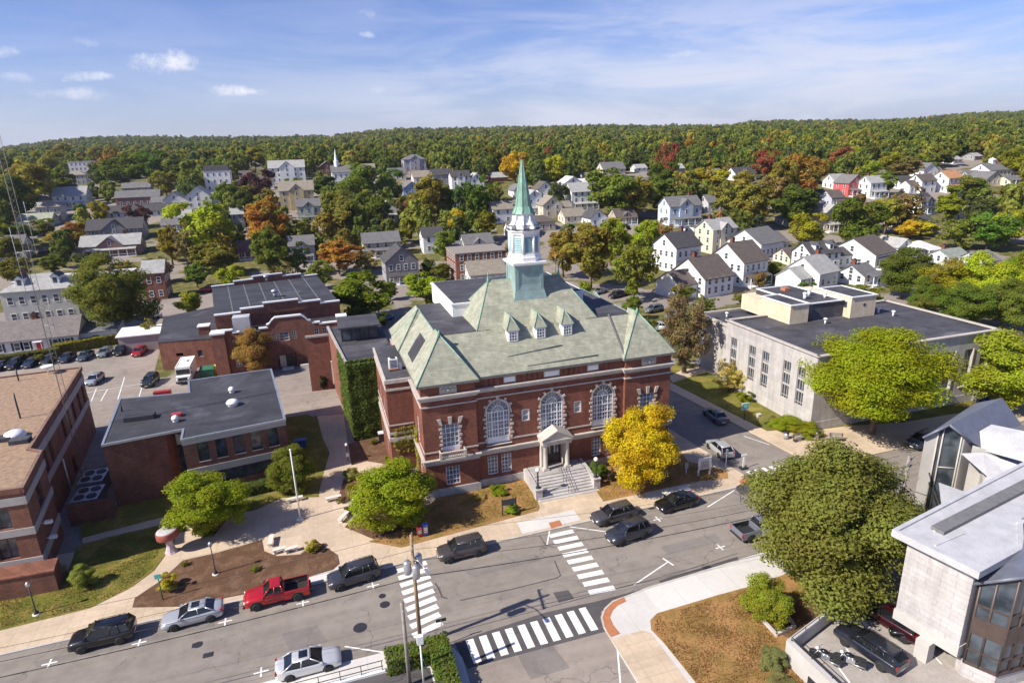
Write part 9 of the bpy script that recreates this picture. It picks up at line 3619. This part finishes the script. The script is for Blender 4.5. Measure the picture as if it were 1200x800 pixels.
# signs
x, y = gp(589, 604, .15)
xx = x+.9
t = thing('lawn_sign', 'dark blue sign board on two posts on the town hall lawn', 'sign', (x, y, .15))
mb = MB()
for s in (0, 1.5):
	mb.box(x+s-.05, y-.05, .1, x+s+.05, y+.05, 2.1)
mb.build('posts', M_DARKMETAL, t)
mb = MB()
mb.box(x+.05, y-.09, 1.35, x+1.45, y-.02, 2.0, 0)
mb.box(x+.12, y-.097, 1.42, x+1.38, y-.09, 1.93, 1)
mb.build('board', [M_DARKMETAL, plain('navy_board', (.02, .028, .05), .5, .1, 2.0)], t)
x, y = gp(825, 556, .15)
t = thing('notice_board', 'white notice board on posts on the lawn corner by the side street', 'sign', (x, y, .15))
mb = MB()
for s in (-.75, .75):
	mb.box(x+s-.07, y-.07, .1, x+s+.07, y+.07, 2.35)
mb.box(x-.75, y-.06, 2.2, x+.75, y+.06, 2.32)
mb.build('posts', M_TRIM, t)
mb = MB()
mb.box(x-.66, y-.04, .9, x+.66, y+.04, 2.1, 0)
mb.box(x-.55, y-.048, 1.0, x+.55, y-.04, 2.0, 1)
mb.build('board', [M_TRIM, M_LIME], t)
x, y = gp(804, 555, .15)
t = thing('marker_post', 'small white marker under the golden tree', 'sign', (x, y, .15))
mb = MB()
mb.box(x-.04, y-.04, .1, x+.04, y+.04, 1.0)
mb.build('post', M_TRIM, t)
mb = MB()
mb.box(x-.22, y-.07, .9, x+.22, y-.04, 1.6)
mb.build('panel', M_LIME, t)
x, y = gp(872, 492, .14)
t = thing('teal_sign', 'teal green sign on a dark post on the library lawn', 'sign', (x, y, .14))
mb = MB()
mb.tube((x, y, .1), (x, y, 2.0), .05, n=8)
mb.build('post', M_DARKMETAL, t)
mb = MB()
mb.box(x-.58, y-.06, 1.7, x+.58, y+.02, 2.7, 0)
mb.box(x-.5, y-.068, 1.78, x+.5, y-.06, 2.62, 1)
mb.box(x-.3, y-.074, 2.0, x+.3, y-.068, 2.45, 2)
mb.build('panel', [M_TRIM, M_TEAL, plain('sign_emblem', (.25, .55, .48), .5, .2, 4.0)], t)
x, y = gp(888, 499, .14)
t = thing('bird_box', 'small roofed box on a post on the library lawn', 'box', (x, y, .14))
mb = MB()
mb.tube((x, y, .1), (x, y, 1.5), .045, n=8)
mb.build('post', M_DARKMETAL, t)
mb = MB()
mb.box(x-.22, y-.2, 1.5, x+.22, y+.2, 1.85)
mb.prism([(x-.3, y-.28), (x+.3, y-.28), (x+.3, y+.28), (x-.3, y+.28)], 1.85, lambda a, b: 1.9+.02*(1 if a > x else 0))
mb.build('box', M_LIME, t)
x, y = gp(852, 478, .14)
t = thing('lawn_marker', 'low white marker post on the library lawn in the shade edge', 'post', (x, y, .14))
mb = MB()
mb.tube((x, y, .1), (x, y, .9), .045, n=8)
mb.build('post', M_DARKMETAL, t)
mb = MB()
mb.sphere((x, y, 1.0), .14, 8, 6)
mb.build('cap', M_LIME, t)
# movable crossing sign
x, y = gp(871, 549)
t = thing('crossing_sign', 'white movable crossing sign with black base standing in the side street', 'sign', (x, y, 0))
mb = MB()
mb.prism([(x-.45, y-.3), (x+.45, y-.3), (x+.45, y+.3), (x-.45, y+.3)], .02, .22)
mb.build('base', M_BLACK, t)
mb = MB()
mb.box(x-.13, y-.03, .2, x+.13, y+.03, 1.7)
mb.box(x-.36, y-.04, 1.7, x+.36, y+.04, 1.86)
mb.build('panel', M_TRIM, t)
x, y = gp(850, 552, .13)
t = thing('street_sign', 'slim grey pole with a small sign at the corner by the silver hatchback', 'sign', (x, y, .12))
mb = MB()
mb.tube((x, y, .1), (x, y, 3.0), .035, n=8)
mb.build('post', M_STEEL, t)
mb = MB()
mb.box(x-.16, y-.05, 2.4, x+.16, y-.03, 2.95)
mb.build('sign_panel', M_STEEL, t)
x, y = gp(519, 755, .1)
t = thing('street_sign', 'thin post with dark sign edge at the corner beside the utility pole', 'sign', (x, y, .1))
mb = MB()
mb.tube((x, y, .1), (x, y, 2.5), .035, n=8)
mb.build('post', M_STEEL, t)
mb = MB()
mb.box(x-.4, y-.03, 2.3, x+.4, y+.03, 2.55)
mb.build('sign_panel', M_DARKMETAL, t)
# newspaper boxes and cycle rack
for (px, py, m_, lab, h) in ((492, 628, M_RED, 'red newspaper box beside the blue one at the lawn corner', 1.1), (499, 627, M_BLUE, 'blue collection box at the lawn corner below the green tree', 1.35)):
	x, y = gp(px, py, .13)
	t = thing('newspaper_box', lab, 'newspaper box', (x, y, .12), 0, 'boxes on the pavement')
	mb = MB()
	for sx in (-.18, .18):
		for sy in (-.16, .16):
			mb.box(x+sx-.03, y+sy-.03, .12, x+sx+.03, y+sy+.03, .32)
	mb.build('legs', M_DARKMETAL, t)
	mb = MB()
	mb.box(x-.25, y-.22, .32, x+.25, y+.22, .12+h-.18)
	mb.prism([(x-.25, y-.22), (x+.25, y-.22), (x+.25, y+.22), (x-.25, y+.22)], .12+h-.18, lambda a, b: .12+h-(.12 if b < y else 0))
	mb.build('body', m_, t)
	mb = MB()
	mb.box(x-.18, y-.235, .55, x+.18, y-.221, .12+h-.28)
	mb.build('door', M_STEEL, t)
x, y = gp(424, 618, .14)
t = thing('cycle_rack', 'steel cycle rack of hoops at the edge of the plaza', 'cycle rack', (x, y, .134))
mb = MB()
for k in range(4):
	cx_ = x-.9+k*.6
	mb.path([(cx_+.28*math.cos(math.pi*j/8), y+.1*k, .85+.28*math.sin(math.pi*j/8)) for j in range(9)], .03, 6)
	for s in (-.28, .28):
		mb.tube((cx_+s, y+.1*k, .13), (cx_+s, y+.1*k, .86), .03, n=6)
mb.build('hoops', M_STEEL, t)
# blue bins at the library
for k, (px, py) in enumerate(((1143, 470), (1150, 469), (1157, 467))):
	x, y = gp(px, py, .14)
	t = thing('wheeled_bin', ['pale blue wheeled bin, left one of three by the library', 'dark blue wheeled bin, middle one of three by the library', 'dark blue wheeled bin, right one of three by the library'][k], 'bin', (x, y, .145), 0, 'wheeled bins by the library')
	mb = MB()
	mb.prism([(x-.32, y-.35), (x+.32, y-.35), (x+.32, y+.35), (x-.32, y+.35)], .2, 1.1)
	mb.cyl(x-.25, y+.3, .145, .3, .1, 8)
	mb.build('bin', M_STEEL if k == 0 else M_BLUE, t)
	mb = MB()
	mb.box(x-.36, y-.4, 1.1, x+.36, y+.38, 1.2)
	mb.build('lid', M_BLUE, t)
x, y = gp(353, 523, .15)
t = thing('wheeled_bin', 'blue recycling bin in the shade beside the brown annex', 'bin', (x, y, .148))
mb = MB()
mb.box(x-.7, y-.4, .16, x+.7, y+.4, 1.1)
mb.build('bin', M_BLUE, t)
mb = MB()
mb.box(x-.75, y-.45, 1.1, x+.75, y+.42, 1.2)
mb.build('lid', M_BLUE, t)
x, y = gp(448, 516, .15)
t = thing('litter_bin', 'dark square litter bin with white lid by the brick wing', 'litter bin', (x, y, .15))
mb = MB()
mb.box(x-.4, y-.35, .15, x+.4, y+.35, 1.25)
mb.build('bin', M_DARKMETAL, t)
mb = MB()
mb.box(x-.46, y-.41, 1.25, x+.46, y+.41, 1.38)
mb.build('lid', M_TRIM, t)
x, y = gp(408, 540, .15)
t = thing('path_lamp', 'small white lamp on a post beside the shaded path', 'lamp post', (x, y, .15), 0, 'lamp posts')
mb = MB()
mb.tube((x, y, .15), (x, y, 2.2), .05, n=8)
mb.build('post', M_DARKMETAL, t)
mb = MB()
mb.box(x-.16, y-.16, .8, x+.16, y+.16, 1.3)
mb.lathe([(.05, 2.2), (.16, 2.25), (.16, 2.5), (.04, 2.6)], 8, x, y)
mb.build('lantern', M_TRIM, t)
# fence by the near pavement and sunken court
t = thing('area_railing', 'black railing with white kerb at the bottom edge left of the corner hedge', 'railing', (-2.5, 38.6, 0))
mb = MB()
for z in (.55, 1.05):
	mb.tube((-8, 38.9, z), (1.1, 38.95, z), .03, n=6)
for k in range(7):
	mb.tube((-8+k*1.5, 38.9, .1), (-8+k*1.5, 38.9, 1.08), .03, n=6)
mb.build('rails', M_DARKMETAL, t)
mb = MB()
mb.box(-8.2, 38.72, .121, 1.2, 39.02, .26)
mb.build('kerb', M_TRIM, t)
mb = MB()
mb.poly([(-9, 30, .1225), (4.4, 30, .1225), (4.4, 38.1, .1225), (1.2, 38.7, .1225), (-9, 38.7, .1225)])
struct('dark_yard', mb, M_ROADNEW)
# chimney-like stone bed edge under the olive tree
mb = MB()
for a, b in ((gp(893, 727, .15), gp(910, 745, .15)), (gp(910, 745, .15), gp(931, 735, .15)), (gp(931, 735, .15), gp(925, 726, .15))):
	mb.obox(((a[0]+b[0])/2, (a[1]+b[1])/2), (b[0]-a[0], b[1]-a[1]), math.hypot(b[0]-a[0], b[1]-a[1])+.1, .2, .1, .42)
tag(mb.build('planter_edge', M_KERB, loc=gp(910, 740, .15)+(.15,)), 'low stone planter edge below the small yellow-green tree', 'planter')
# distant street lamp posts by the town hall lot
for (px, py, ty, lab) in ((767, 450, 327, ''),):
	pass
for (px, py, ty, lab) in ((651, 333, 298, 'pale wooden pole with crossarms standing behind the spire'), (785, 270, 200, '')):
	if not lab:
		continue
	x, y, z = gt(px, py)
	t = thing('utility_pole', lab, 'utility pole', (x, y, z), 0, 'utility poles')
	lo, hi = 2, 20
	for _ in range(30):
		m = (lo+hi)/2
		if proj(x, y, z+m)[1] > ty:
			lo = m
		else:
			hi = m
	mb = MB()
	mb.tube((x, y, z), (x, y, z+lo), .2, .14, 8)
	mb.build('pole', M_WOODPOLE, t)
	mb = MB()
	mb.obox((x, y), (1, .3), 2.6, .14, z+lo-1.2, z+lo-1.05)
	mb.obox((x, y), (1, .3), 1.8, .14, z+lo-2.0, z+lo-1.85)
	mb.build('crossarm', M_WOODPOLE, t)
